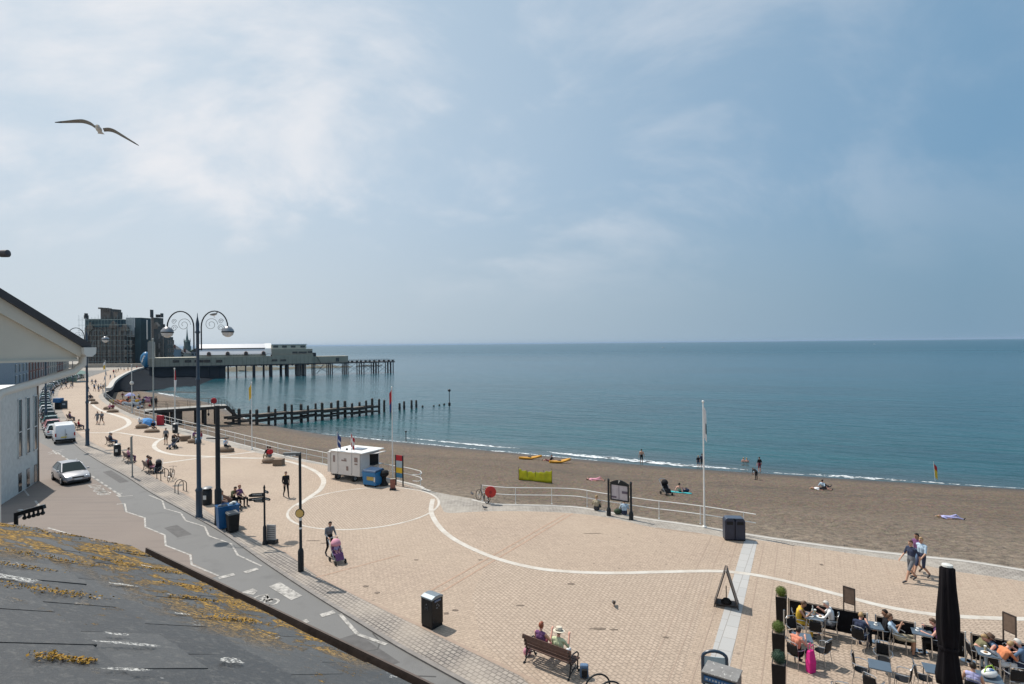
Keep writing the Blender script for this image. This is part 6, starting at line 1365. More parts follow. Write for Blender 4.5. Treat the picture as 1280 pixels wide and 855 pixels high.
# blue wheeled container + dark parasol base beside it
k2 = G(454, 607.5); t = thing('trade_bin', 'blue wheeled container with yellow strip at the right end of the kiosk', 'wheeled container', k2, krz); kb = 1.35
b = MB(); b.loft([[(0, 0, .12), (1.15, 0, .12), (1.15, .8, .12), (0, .8, .12)], [(-.04, -.08, 1.05), (1.19, -.08, 1.05), (1.19, .9, 1.1), (-.04, .9, 1.1)]]); b.build('body', mat('container_blue', (.01, .16, .38), .4, var=.12), t, bevel=.02)
b = MB(); b.loft([[(-.06, -.10, 1.055), (1.21, -.10, 1.055), (1.21, .92, 1.105), (-.06, .92, 1.105)], [(-.02, .0, 1.18), (1.17, 0, 1.18), (1.17, .85, 1.25), (-.02, .85, 1.25)]]); b.build('lid', mat('container_lid', (.01, .05, .12), .4, var=.2), t, bevel=.02)
b = MB(); b.box((.72, -.075, .62), (.62, .02, .26)); b.build('yellow_strip', mat('dull_yellow', (.42, .30, .08), .6, var=.2), t); b = MB(); b.box((1.12, -.08, .58), (.12, .02, .34)); b.build('label', WHITEG, t)
for x in (.1, 1.05):
    for y in (.08, .72): b = MB(); b.tube([(x-.03, y, .08), (x+.03, y, .08)], .08, 10); b.build('castor', RUBBER, t)
p = G(480, 606.5); t = thing('covered_barbecue', 'black covered drum shape standing between blue container and beach sign', 'barbecue', p); b = MB(); b.lathe([(.34, 0), (.30, .1), (.16, .35), (.18, .6), (.34, .75), (.36, .95), (.25, 1.08), (.05, 1.12)], 14); b.build('cover', RUBBER, t, smooth=True); b = MB(); b.lathe([(.38, .78), (.38, .82)], 14); b.build('band', IRON, t)
# ---- benches along the kerb
bn = make_bench('wooden bench with black scrolled ends at the bottom centre', 'park benches'); 
bl, brr = G(666, 832), G(709, 849)   # foot line of its back
bd = (G(716, 851)-G(661, 829)).normalized(); bn.location = G(689, 833.5); bn.rotation_euler = (0, 0, math.atan2(bd.y, bd.x))
kdir = (G(200, 600)-G(160, 575)).normalized(); kn = Vector((-kdir.y, kdir.x, 0)); kn = kn if kn.y > 0 else -kn
krb = math.atan2(kdir.y, kdir.x)
bench_rz = krb if (Matrix.Rotation(krb, 3, 'Z') @ V(0, 1, 0)).dot(kn) > 0 else krb+math.pi
BL = [((138, 556.5), 'dark bench left of the first kerbside litter bin'), ((160.5, 577.5), 'dark bench between the first litter bin and the grey plated sign'), ((186, 590), 'dark bench right of the grey plated sign post'), ((87, 526), 'dark bench behind the white van'), ((98, 537), 'dark bench half hidden by the white van')]
bpos = {}
for (px, py), lab in BL: bpos[px] = G(px, py); dup(bn, G(px, py), bench_rz, lab)
# boulder seats
def boulder(px, py, sx, sy, sz, lab, rz=0, boxy=False):
    p = G(px, py); sx *= .85; sy *= .85; t = thing('boulder', lab, 'boulder', p, rz, 'boulders to sit on along the promenade'); b = MB(); qq = random.Random(int(px*7))
    if boxy: b.loft([[(-sx, -sy, 0), (sx, -sy, 0), (sx, sy, 0), (-sx, sy, 0)], [(-sx*.96, -sy*.97, sz), (sx*.98, -sy, sz), (sx, sy*.95, sz), (-sx, sy, sz)]])
    else: b.ball((0, 0, sz*.45), (sx, sy, sz*.62), 12, 8); b.v = [(x*qq.uniform(.92, 1.08), y*qq.uniform(.92, 1.08), max(0, z*qq.uniform(.95, 1.05))) for x, y, z in b.v]
    b.build('block', STONE, t, smooth=not boxy, bevel=.03 if boxy else 0)
    b = MB(); b.box((0, 0, .03), (sx*1.7, sy*1.7, .06)); b.build('footing', M_LINE, t); return p
for a_ in ((337, 578.5, .8, .5, .45, 'low boulder under the person in red'), (348.5, 581.5, .48, .4, .55, 'squared tan block right of the person in red', 0, True), (282, 565, 1.0, .5, .5, 'long boulder under the person in pale blue'), (232, 551, .55, .4, .55, 'squared tan block left of the double street lamp', .3, True), (243, 553.5, .9, .45, .45, 'low boulder behind the double street lamp'),
           (177, 535.5, .9, .6, .55, 'boulder under the pale seated figure near the blue parasol'), (190, 540.5, 1.1, .5, .4, 'long low boulder under the dark seated figure'), (141, 515.5, 1.1, .6, .5, 'reddish boulder with two seated figures'), (134, 512, .7, .5, .5, 'small boulder left of the reddish one'), (118, 505, .8, .6, .5, 'near boulder of the far row of three'), (114.5, 501.5, .8, .6, .5, 'middle boulder of the far row of three'), (112, 497.5, .8, .6, .6, 'far boulder of the far row of three')): boulder(*a_)
# bike racks
RK = thing('cycle_stand', 'black hoop cycle stand, left of the three at the bottom centre', 'cycle stand', (0, 0, 0), 0, 'cycle stands')
b = MB(); b.tube([V(-.36, 0, 0), V(-.36, 0, .45)] + [V(-.36*math.cos(a), 0, .50+.34*math.sin(a)) for a in [math.pi*i/10 for i in range(11)]] + [V(.36, 0, .45), V(.36, 0, 0)], .026, 8); b.build('hoop', IRON, RK, smooth=True)
for s_ in (-1, 1): b = MB(); b.lathe([(.08, 0), (.08, .012)], 12, (s_*.36, 0, 0)); b.build('foot_plate', IRON, RK)
pk = DP(747, 838, 16.1); RK.location = (pk.x, 16.1, 0); RK.rotation_euler = (0, 0, R_(12))
for k_, (px, lab) in enumerate(((762, 'black hoop cycle stand, middle of the three at the bottom centre'), (778.5, 'black hoop cycle stand, right of the three at the bottom centre'))): Yk = 15.75-.35*k_; pk = DP(px, 840, Yk); dup(RK, (pk.x, Yk, 0), R_(12), lab)
for px, py, lab in ((201, 597, 'far left footway cycle stand, first from the bench'), (206, 599.5, 'second cycle stand from the bench, left of the parked bicycle'), (224, 614.5, 'cycle stand right of the parked bicycle'), (228, 616, 'cycle stand nearest the round litter bin on the footway')): dup(RK, G(px, py), R_(75), lab)
# ---- A board near the pale strip
p = G(908, 756.5); t = thing('pavement_sign', 'tall folding A shaped pavement sign with wooden frame on the pale strip', 'pavement sign', p, R_(-22)); ha = 1.42; BRN = mat('sign_frame_brown', (.045, .032, .027), .6, var=.2)
for s_ in (-1, 1):
    R1 = Matrix.Rotation(s_*R_(17), 3, 'Y'); pv = MB()
    for y in (-.30, .30): pv.bar((s_*.44, y, 0), (s_*.02, y, ha), .05, .035)
    pv.bar((s_*.42, -.3, .10), (s_*.42, .3, .10), .035, .06); pv.bar((s_*.03, -.3, ha-.03), (s_*.03, .3, ha-.03), .035, .06); fr = pv.build('frame', BRN, t)
    b = MB(); b.loft([[(s_*.40+d_, -.27, .15), (s_*.40+d_, .27, .15), (s_*.05+d_, .27, ha-.08), (s_*.05+d_, -.27, ha-.08)] for d_ in (-.008, .008)]); b.build('panel', mat('sign_panel_dark', (.09, .08, .075), .5, var=.35, scale=5), t)
b = MB(); b.lathe([(.17, .04), (.20, .10), (.12, .2), (.03, .22)], 12, (0, 0, .05)); b.cyl((0, 0, .2), (0, 0, .75), .02, n=6); b.build('weight', RUBBER, t, smooth=True); b = MB(); b.bar((-.40, 0, .1), (.40, 0, .1), .5, .02); b.build('base_shelf', BRN, t)
# ---- counter cabinet bottom right, with blue hoop
ca, cb_, cc = G(878, 839, 1.15), G(924.6, 829, 1.15), G(881, 818.5, 1.15)
c4 = G(920.5, 852, 1.15)
cx_ = (c4-ca); Lc = cx_.length; t = thing('information_cabinet', 'waist high cabinet with stained grey top and lit blue display at the bottom edge', 'cabinet', (ca.x, ca.y, 0), math.atan2(cx_.y, cx_.x)); Wc = .62
part_box('body', t, NAVYP, (Lc/2, Wc/2, .56), (Lc, Wc, 1.1), bevel=.015)
nb = NB('stained_grey_top', .5); c = nb.mix(nb.noise(4, 5), (.16, .15, .14), (.27, .26, .25)); c = nb.mix(nb.ramp(nb.noise(9, 4, rough=.7), .60, .66), c, (.55, .54, .50)); MT = nb.out(c)
part_box('top', t, MT, (Lc/2, Wc/2, 1.135), (Lc+.05, Wc+.05, .045), bevel=.01)
part_box('display', t, mat('display_pale', (.34, .38, .40), .2, var=.2, scale=3), (Lc/2, -.008, .55), (Lc-.16, .02, .62)); part_box('header_strip', t, BLUB, (Lc/2, -.008, .99), (Lc-.08, .02, .13))
b = MB(); 
for k_ in range(9): b.box((.12+k_*(Lc-.24)/8, -.022, .99), (.035 if k_ % 3 else .06, .008, .05))
b.build('header_lettering', mat('pale_lettering', (.4, .45, .5), .5, var=0), t)
ph = G(897, 823, .9); t = thing('blue_hoop', 'dark blue curved hoop standing behind the grey topped cabinet', 'hoop', (ph.x, ph.y+.25, 0), R_(-12)); b = MB(); b.tube([V(-.34, 0, 0), V(-.34, 0, .75)] + [V(-.34*math.cos(a), 0, .78+.2*math.sin(a)) for a in [math.pi*i/8 for i in range(9)]] + [V(.34, 0, .75), V(.34, 0, 0)], .05, 8); b.build('hoop', NAVYP, t, smooth=True)
b = MB(); b.loft([[(-.30, y, .35), (.30, y, .35), (.30, y, .8), (-.30, y, .8)] for y in (-.015, .015)]); b.build('panel', mat('pale_blue_panel', (.36, .46, .50), .5), t)
# ---- dark folded parasol
p = DP(1184, 707, 15.0); t = thing('folded_parasol', 'tall folded black parasol standing among the cafe tables', 'parasol', (p.x, 15.0, 0)); PB = mat('parasol_black_cloth', (.005, .004, .006), 1.0, var=.3, scale=3); zt = p.z
prof = [(.10, zt-.02), (.17, zt-.06), (.20, zt-.6), (.26, zt-1.3), (.27, zt-1.75), (.23, zt-2.1), (.215, zt-2.2), (.26, zt-2.6), (.31, zt-2.95), (.29, zt-3.1), (.1, zt-3.15)]
b = MB(); n_ = 32; rings = []
for r_, z in prof: r_ *= .9; rings.append([V(r_*(1+.14*math.cos(a*8+z))*math.cos(a), r_*(1+.14*math.cos(a*8+z))*math.sin(a), z) for a in [2*math.pi*j/n_ for j in range(n_)]])
b.loft(rings[::-1]); b.build('canopy', PB, t, smooth='all')
b = MB(); b.lathe([(.13, zt-.015), (.12, zt+.03), (.04, zt+.05)], 14); b.build('cap', WHITEG, t); b = MB(); b.cyl((0, 0, 0), (0, 0, zt-.1), .04, n=10); b.build('pole', STEEL, t, smooth=True)
b = MB(); b.lathe([(.232, zt-2.17), (.234, zt-2.10)], 20); b.build('strap', PB, t); b = MB(); b.box((0, 0, .05), (.9, .9, .1)); b.build('base', RUBBER, t, bevel=.02)
b = MB(); b.bar((.22, -.20, zt-2.02), (.27, -.16, zt-2.08), .012, .018); b.bar((.27, -.16, zt-2.08), (.22, -.20, zt-2.14), .012, .018); b.build('strap_mark', REC, t)
# ---- cafe windbreaks
WBK = mat('windbreak_black', (.005, .005, .007), .8, var=.2, scale=5); f0, f1 = G(987, 749.5, .88), G(1277.6, 804.6, .88)
def fx(px):   # distance along the fence line for a photo column
    d = ray(px, 780); k_ = d.x/d.y; u_ = (f1-f0); return (k_*f0.y-f0.x)/(u_.x-k_*u_.y)
fd = (f1-f0); frz = math.atan2(fd.y, fd.x); FL = fd.length
labs = ['black cafe windbreak panel at the planter end', 'short black windbreak panel beyond the reclining man', 'black windbreak panel passing behind the parasol', 'black windbreak panel at the right edge of the picture']
for (x0, x1), lab in zip(((986, 1084), (1094.6, 1144), (1153, 1206.5), (1213.5, 1330)), labs):
    s0_, s1_ = fx(x0)*FL, fx(x1)*FL; o_ = V(f0.x, f0.y, 0) + fd.normalized()*s0_; t = thing('windbreak_panel', lab, 'windbreak', (o_.x, o_.y, 0), frz, 'cafe windbreaks'); W_ = s1_-s0_
    part_box('fabric', t, WBK, (W_/2, 0, .48), (W_-.06, .02, .76))
    for x in (.0, W_): b = MB(); b.cyl((x, 0, 0), (x, 0, .93), .022, n=8); b.build('post', WHITEG if x else STEEL, t, smooth=True); b = MB(); b.lathe([(.14, 0), (.14, .02)], 12, (x, 0, 0)); b.build('foot', STEEL, t)
    b = MB(); b.cyl((0, 0, .885), (W_, 0, .885), .012, n=6); b.build('top_rail', IRON, t)
# end rail post with planters
p = G(980.5, 797); t = thing('end_post', 'slim grey post between the first and second planters', 'post', p); b = MB(); b.cyl((0, 0, 0), (0, 0, .95), .03, n=8); b.build('shaft', STEEL, t, smooth=True); b = MB(); b.lathe([(.12, 0), (.12, .02)], 12); b.build('foot', STEEL, t)
PLB = mat('planter_black', (.006, .006, .007), .5, var=.15)
for k_, (px, py, ptop, gcol, lab) in enumerate(((977, 776.5, 747.5, (.10, .14, .015), 'first black planter with lime green box ball, beside the windbreak'), (973.5, 826, 790, (.08, .12, .015), 'second black planter with bright green ball, near the coral top'), (974, 868, 834.5, (.02, .055, .03), 'third black planter with dark bluish ball, at the bottom edge'))):
    p = G(px, py); t = thing('box_planter', lab, 'planter', p, math.atan2(UX.y, UX.x), 'planters at the cafe corner'); hp = .92; w_ = .36; b = MB()
    b.loft([[(-w_/2*s, -w_/2*s, z), (w_/2*s, -w_/2*s, z), (w_/2*s, w_/2*s, z), (-w_/2*s, w_/2*s, z)] for s, z in ((.92, 0), (1.02, hp))]); b.build('pot', PLB, t, bevel=.012)
    b = MB(); b.box((0, 0, hp+.004), (w_*.85, w_*.85, .01)); b.build('soil', M_LINE, t)
    qq = random.Random(k_); b = MB(); b.ball((0, 0, hp+.16), .15, 10, 8)
    for _ in range(1500):
        u = Vector((qq.gauss(0, 1), qq.gauss(0, 1), qq.gauss(0, 1))).normalized(); c_ = V(0, 0, hp+.16)+u*qq.uniform(.15, .205); d1 = (u+Vector((qq.gauss(0, .6), qq.gauss(0, .6), qq.gauss(0, .6)))).normalized(); e1, f1_ = frame(d1); s = qq.uniform(.010, .018)
        b.add([c_-e1*s, c_+f1_*s*.6, c_+e1*s, c_-f1_*s*.6], [(0, 1, 2, 3)])
    b.build('foliage', mat('box_leaf_%d' % k_, gcol, .7, var=.45, scale=30), t)
# menu boards beyond the windbreak
for px, py, rz_, lab in ((1060.5, 763, 68, 'brown framed menu board standing behind the first windbreak'), (1263, 800, 74, 'brown framed menu board behind the right hand windbreak')):
    p = G(px, py, .35) ; p.z = 0; t = thing('menu_board', lab, 'menu board', (p.x+.15, p.y+.2, 0), R_(rz_)-math.pi/2*0, 'menu boards'); t.rotation_euler = (0, 0, R_(-52) if px < 1200 else R_(-75))
    part_box('panel', t, mat('menu_panel_brown', (.15, .105, .08), .6, var=.35, scale=6), (0, 0, .80), (.36, .03, .56)); b = MB()
    for x in (-.19, .19): b.box((x, 0, .55), (.03, .045, 1.10))
    b.box((0, 0, 1.09), (.40, .045, .03)); b.box((0, 0, .51), (.40, .045, .03)); b.build('frame', BRN, t); b = MB(); b.box((0, 0, .02), (.5, .45, .04)); b.build('base', IRON, t)
# ================================================================ CAFE
ch0 = make_chair('x', 'cafe chairs'); tb0 = make_table('x', 'cafe tables'); used = [0, 0]
def S(px, py, z=.45): p = G(px, py, z); return V(p.x, p.y, 0)
u2 = math.atan2(UX.y, UX.x)
def chair(px, py, face, lab, z=.45):
    """face: degrees from the windbreak direction (0 = along it to the right, 90 = away to sea)"""
    p = S(px, py, z); rz = u2 + R_(face) - math.pi/2
    if used[0]: c = dup(ch0, p, rz, lab)
    else: c = ch0; c.location = p; c.rotation_euler = (0, 0, rz); c['label'] = lab; used[0] = 1
    return p, rz
def table(px, py, lab, turn=0):
    p = S(px, py, .74); rz = u2 + R_(turn)
    if used[1]: dup(tb0, p, rz, lab)
    else: tb0.location = p; tb0.rotation_euler = (0, 0, rz); tb0['label'] = lab; used[1] = 1
    return p
def seated(px, py, face, clab, plab, kind, z=.45, **k):
    p, rz = chair(px, py, face, clab, z); f = Matrix.Rotation(rz, 3, 'Z') @ V(0, 1, 0)
    k.setdefault('lod', 0); k.setdefault('scale', .93); return person(plab, kind, p - f*.06 + V(0, 0, -.04), rz, **k), p
tA = table(1018, 770, 'cafe table with bottle and glass between the yellow and white tops')
seated(1000, 777, 5, 'cafe chair under the person in yellow', 'person in yellow dress leaning over the first cafe table', 'sittable', top='yellow', leg='yellow', sleeve=0, legs=1, hair='brown', skin=SKIN2)
seated(1038, 779, 180, 'cafe chair under the white haired person in white shirt', 'white haired person in white shirt facing the one in yellow', 'sittable', top='white', leg='grey', legs=0, hair='white', skin=SKINP)
chair(1019, 785, 92, 'empty cafe chair with its back to the camera at the bottle table')
chair(994, 789, -55, 'empty cafe chair between the first two planters')
tB = table(1003, 796, 'small table behind the person in coral', 10)
seated(995.5, 815, 60, 'cafe chair under the person in coral', 'person in strapless coral top with dark hair beside the second planter', 'sittable', top='coral', leg='black', sleeve=0, hair='dark', skin=SKINP)
chair(1027, 811, 150, 'empty cafe chair beside the magenta bag')
p = S(1013.5, 822, .45); t = thing('tall_shopping_bag', 'bright magenta bag with loop handles standing by the coral top', 'bag', p, R_(20)); b = MB(); b.loft([[(-.15, -.11, 0), (.15, -.11, 0), (.15, .11, 0), (-.15, .11, 0)], [(-.17, -.13, .4), (.17, -.12, .4), (.16, .13, .4), (-.17, .12, .4)], [(-.12, -.07, .78), (.13, -.06, .80), (.12, .07, .8), (-.13, .07, .78)]]); b.build('body', C['magenta'], t, bevel=.03); t.scale = (.78, .78, .85)
for s_ in (-1, 1): b = MB(); b.tube([(-.07, s_*.06, .78), (-.05, s_*.06, 1.0), (.05, s_*.06, 1.02), (.08, s_*.06, .79)], .014, 6); b.build('handle', C['magenta'], t, smooth=True)
tD = table(1091, 781, 'cafe table between the navy shirt and the black clad person', 8)
seated(1075, 795, 70, 'cafe chair under the person in navy shirt', 'person in navy shirt seen from behind at the middle of the windbreak', 'sittable', top='navy', leg='navy', hair='fair', skin=SKINP)
seated(1103, 791, 185, 'cafe chair under the black clad person', 'person all in black with dark hair facing the navy shirt', 'sit', top='black', leg='black', sleeve=2, hair='dark', skin=SKIN2)
seated(1124.5, 797, 0, 'cafe chair under the reclining person', 'person in pale blue shirt leaning back and holding a drink', 'sitrec', top='lightblue', leg='khaki', legs=0, hair='brown', skin=SKIN2)
tE = table(1152, 789, 'blue topped cafe table left of the folded parasol')
seated(1172, 803, 178, 'cafe chair half behind the folded parasol', 'person with folded bare arms half hidden behind the folded parasol', 'sittable', top='purple', leg='black', sleeve=0, hair='brown', skin=SKINP)
seated(1221, 817, 10, 'cafe chair under the person in brown hat', 'person in brown hat and olive shirt leaning forward at a table', 'sitfwd', top='olive', leg='black', hat=('brown', True), hair='dark', skin=SKIN)
seated(1247, 821, 195, 'cafe chair under the person in denim', 'person in sleeveless denim top with a hand to the head facing the brown hat', 'sitfwd', top='denim', leg='lightblue', sleeve=0, hair='fair', skin=SKINP)
tF = table(1235, 815, 'cafe table between the brown hat and the denim top')
seated(1250, 829, 30, 'cafe chair under the crouching orange top', 'person in orange top bent forward with back to the camera', 'sitfwd', top='orange', leg='white', sleeve=1, hair='fair', skin=SKINP)
seated(1279, 832, 150, 'cafe chair under the dark blue top at the right edge', 'person in dark blue top at the right edge beyond the orange top', 'sittable', top='denim', leg='navy', hair='white', skin=SKINP)
seated(1217, 862, 75, 'cafe chair under the lilac top', 'person in lilac top with short dark hair at the bottom right', 'sit', top='lilac', leg='navy', sleeve=0, hair='dark', skin=SKIN)
table(1237, 846, 'cafe table with white and green bag right of the lilac top')
chair(1077, 835, -8, 'empty cafe chair left of the bare blue table'); chair(1104, 822, -90, 'empty cafe chair on the sea side of the bare blue table'); chair(1128, 846, 165, 'empty cafe chair right of the bare blue table')
chair(1155, 845, 5, 'empty cafe chair between the bare blue table and the parasol'); chair(1092, 856, 60, 'empty cafe chair at the near corner of the bare blue table'); chair(1052, 864, 95, 'empty cafe chair cut off by the bottom edge near the third planter')
table(1099.5, 831, 'bare blue cafe table with empty chairs around it'); table(1169, 836, 'bare blue cafe table close to the foot of the parasol', 4)
chair(1268, 846, 100, 'dark empty cafe chair in the bottom right corner')
# things on the tables
GL = mat('clear_glass', (.75, .80, .80), .05, var=0, trans=.8)
def on(tp, dx, dy, kind, lab):
    p = V(tp.x+dx, tp.y+dy, .74); t = thing(kind, lab, kind.replace('_', ' '), p); b = MB()
    if kind == 'bottle': b.lathe([(.035, 0), (.036, .16), (.015, .20), (.014, .26)], 10); b.build('body', mat('bottle_pale', (.55, .60, .58), .1, var=.1), t, smooth=True); b = MB(); b.lathe([(.016, .26), (.016, .28)], 8); b.build('cap', WHITEP, t)
    elif kind == 'drinking_glass': b.lathe([(.028, 0), (.036, .13)], 10); b.build('body', mat('glass_drink', (.5, .42, .25), .1, var=.1), t, smooth=True); b = MB(); b.lathe([(.037, .115), (.037, .14)], 10); b.build('rim', WHITEP, t)
    elif kind == 'plate': b.lathe([(.06, 0), (.12, .015), (.125, .02)], 16); b.build('dish', WHITEP, t, smooth=True); b = MB(); b.ball((0, 0, .03), (.06, .05, .025), 8, 5); b.build('food', mat('food_brown', (.3, .16, .06), .8, var=.4, scale=30), t, smooth='all')
    elif kind == 'cup': b.lathe([(.03, 0), (.04, .08)], 10); b.build('bowl', WHITEP, t, smooth=True); b = MB(); b.lathe([(.06, 0), (.065, .008)], 12); b.build('saucer', WHITEP, t)
on(tA, .02, .15, 'bottle', 'pale bottle on the table between the yellow and white tops'); on(tA, .12, .18, 'drinking_glass', 'glass beside the pale bottle on the first cafe table'); on(tA, -.15, 0, 'plate', 'plate in front of the person in yellow'); on(tA, .16, -.08, 'plate', 'plate in front of the white haired person')
on(tD, .1, 0, 'cup', 'white cup in front of the navy shirt'); on(tE, -.1, .05, 'cup', 'white cup on the table left of the parasol'); on(tF, .0, .1, 'drinking_glass', 'glass between the brown hat and the denim top'); on(tF, -.12, -.06, 'plate', 'plate in front of the brown hat')
p = S(1237, 846, .74); t = thing('hand_bag', 'white and lime green bag on the table right of the lilac top', 'bag', (p.x, p.y, .742), R_(15)); b = MB(); b.ball((0, 0, .10), (.24, .15, .11), 14, 8); b.build('body', WHITEP, t, smooth='all'); b = MB(); b.tube([(-.2, 0, .15), (-.1, 0, .30), (.1, 0, .30), (.2, 0, .15)], .015, 6); b.build('handle', mat('lime_green', (.35, .55, .05), .6, var=.1), t, smooth=True); b = MB(); b.ball((.03, -.02, .165), (.11, .07, .055), 10, 6); b.build('pattern_patch', C['blue'], t, smooth='all')
# ================================================================ PEOPLE, near and middle distance
def P_(px, py, kind, lab, dx, dy, beach=False, z=0, **k):
    p = BG(px, py) if beach else G(px, py, z)
    if k.pop('down', 0): pass
    return person(lab, kind, p, heading(dx, dy), **k)
bn_f = Matrix.Rotation(bn.rotation_euler.z, 3, 'Z')
pb_ = bn.location + bn_f @ V(-.38, .05, -.08); person('person with auburn hair and dark top on the near bench', 'sitphone', pb_, bn.rotation_euler.z, top='purple', leg='maroon', hair='red', skin=SKINP, lod=0, sleeve=0)
pb_ = bn.location + bn_f @ V(.28, .05, -.08); person('person in cream sun hat and pale green shirt holding something up on the near bench', 'sitphone', pb_, bn.rotation_euler.z+.1, top='palegreen', leg='white', hair='brown', hat=('cream', True), lod=0, skin=SKINP)
t = thing('back_pack', 'black and white bag standing against the right end of the near bench', 'bag', bn.location + bn_f @ V(1.12, .12, 0), bn.rotation_euler.z); b = MB(); b.box((0, 0, .20), (.26, .18, .40), rz=.5); b.build('body', C['denim'], t, bevel=.05); b = MB(); b.box((.06, -.08, .18), (.18, .12, .24), rz=.5); b.build('pocket', RUBBER, t, bevel=.03)
t = thing('hand_bag', 'small pink bag under the left arm of the near bench', 'bag', bn.location + bn_f @ V(-.98, .1, 0), .4); b = MB(); b.ball((0, 0, .15), (.16, .10, .15), 10, 6); b.build('body', C['pink'], t, smooth='all'); b = MB(); b.tube([(-.1, 0, .25), (0, 0, .42), (.1, 0, .25)], .012, 5); b.build('handle', C['pink'], t)
def pushchair(lab, p, rz, col, hood, s=1.0):
    t = thing('pushchair', lab, 'pushchair', p, rz); b = MB()
    for s_ in (-1, 1): b.tube([(s_*.24, -.50, 1.0), (s_*.24, .0, .5), (s_*.22, .38, .12)], .016, 6); b.tube([(s_*.24, .05, .62), (s_*.24, -.30, .12)], .014, 6)
    b.tube([(-.24, -.50, 1.0), (0, -.54, 1.04), (.24, -.50, 1.0)], .018, 6); b.build('frame', STEEL, t, smooth=True)
    b = MB(); b.loft([[(-.2, -.28, .86), (.2, -.28, .86), (.2, -.20, .86), (-.2, -.20, .86)], [(-.21, -.10, .42), (.21, -.10, .42), (.21, 0, .46), (-.21, 0, .46)], [(-.2, .25, .40), (.2, .25, .40), (.2, .25, .45), (-.2, .25, .45)], [(-.18, .36, .18), (.18, .36, .18), (.18, .40, .2), (-.18, .40, .2)]]); b.build('seat', C[col], t, smooth=True)
    b = MB(); b.lathe([(.26, 0), (.25, .12), (.17, .24), (.02, .29)], 12, (0, -.14, .78)); b.v = [(x*.9, (y+.14)*1.0-.14, z) for x, y, z in b.v]; b.build('hood', C[hood], t, smooth='all')
    for x in (-.24, .24):
        for y in (-.30, .40): w_ = MB(); w_.tube([(x-.02, y, .11), (x+.02, y, .11)], .11, 14); w_.build('wheel', RUBBER, t, smooth=True)
    b = MB(); b.box((0, -.18, .28), (.36, .3, .14)); b.build('basket', C['charcoal'], t); t.scale = (s,)*3; return t
dps = (G(421, 701)-G(411.5, 694)); dps = Vector((dps.x, dps.y, 0)).normalized()
P_(411.8, 695.5, 'push', 'person in grey top pushing a purple pushchair', dps.x, dps.y, top='grey', leg='black', hair='dark', lod=0, sleeve=2)
pp = G(411.8, 695.5) + dps*.95; pushchair('purple and pink pushchair pushed by the person in grey', pp, heading(dps.x, dps.y), 'purple', 'pink')
t = person('small child in pink and lilac riding in the purple pushchair', 'sit', pp + V(0, 0, .20) - dps*.05, heading(dps.x, dps.y), top='lilac', leg='pink', hair='brown', lod=0, scale=.50)
P_(357.5, 621.5, 'walk', 'person in black walking past the left of the banded beacon with yellow bag', .55, -.83, top='black', leg='black', hair='brown', lod=0, sleeve=2, bag='yellow')
P_(1139.5, 727, 'walk', 'person in navy shirt and grey shorts walking nearest the cafe', -.98, -.2, top='navy', leg='grey', legs=0, hair='brown', lod=0)
P_(1152.5, 722.5, 'walk2', 'person in pale patterned shirt and dark shorts walking just behind the navy one', -.95, -.3, top='lightblue', leg='navy', legs=0, hair='fair', lod=0)
P_(1147, 716.5, 'walk', 'person with long dark hair hidden behind the walking pair', -.97, -.2, top='purple', leg='denim', legs=0, hair='dark', lod=0, long=True, skin=SKIN2)
# by the beach railing
P_(745.5, 638, 'ground', 'person in khaki sitting on the kerb left of the information board', .4, 1, top='khaki', leg='charcoal', hair='fair', lod=1)
P_(780.5, 643.5, 'ground', 'dark haired person in white and blue sitting behind the information board', .1, 1, top='lightblue', leg='navy', hair='dark', lod=1)
t = thing('travel_bag', 'dark green bag on the ground behind the information board', 'bag', G(772.5, 642.5)); b = MB(); b.ball((0, 0, .16), (.26, .17, .17), 10, 6); b.build('body', mat('dark_green_cloth', (.04, .07, .04), .9, var=.2), t, smooth='all'); b = MB(); b.tube([(-.12, 0, .28), (0, 0, .42), (.12, 0, .28)], .015, 5); b.build('handle', RUBBER, t)
# middle distance on the promenade
P_(337.5, 577.5, 'sit', 'person in red top on the low boulder left of the kiosk', -.4, .5, z=.0, top='red', leg='grey', hair='dark', lod=1, sleeve=2)
P_(334.5, 577, 'sit', 'person in black on the low boulder beside the red top', -.5, .4, top='black', leg='khaki', hair='dark', lod=1)
P_(282, 564.5, 'sitphone', 'person in pale blue shirt on the long boulder behind the dark post', .8, -.2, top='lightblue', leg='black', hair='dark', lod=1)
P_(242, 553, 'sittable', 'person in dark top on the boulder behind the double street lamp', .9, -.1, top='purple', leg='khaki', legs=0, hair='dark', lod=1)
P_(251, 554.5, 'sit', 'person in maroon seated right of the double street lamp', -.6, -.5, top='maroon', leg='lightblue', hair='brown', lod=1)
P_(217, 558, 'stoop', 'person in dark jacket stooping over a pushchair near the curved band', .5, -.6, top='charcoal', leg='black', hair='dark', lod=1, sleeve=2)
P_(222.5, 558.5, 'sit', 'person in brown sitting beside the stooping one near the curved band', -.3, -.9, top='brown', leg='black', hair='dark', lod=1, sleeve=2)
pushchair('dark pushchair between the stooping and the brown clad person', G(216, 561), R_(150), 'navy', 'charcoal')
P_(207.5, 555.5, 'stand', 'person in grey tee and dark shorts standing on the curved white band', .2, -1, top='grey', leg='black', legs=0, hair='brown', lod=1)
P_(191.5, 540, 'sit', 'person in dark clothes on the long low boulder by the red box', .8, -.5, top='black', leg='brown', hair='dark', lod=1)
P_(175.5, 535, 'sitlean', 'person in pale clothes and sun hat on the boulder by the blue parasol', .4, -.6, top='white', leg='grey', hair='white', hat=('white', True), lod=1)
P_(122, 530.5, 'walk', 'person in grey dress walking left of the pair on the promenade', .1, -1, top='grey', leg='grey', legs=0, hair='brown', lod=1, long=True)
P_(127.5, 530.5, 'walk2', 'person in grey shirt and dark shorts walking right of the pair on the promenade', .1, -1, top='grey', leg='charcoal', legs=0, hair='brown', lod=1)
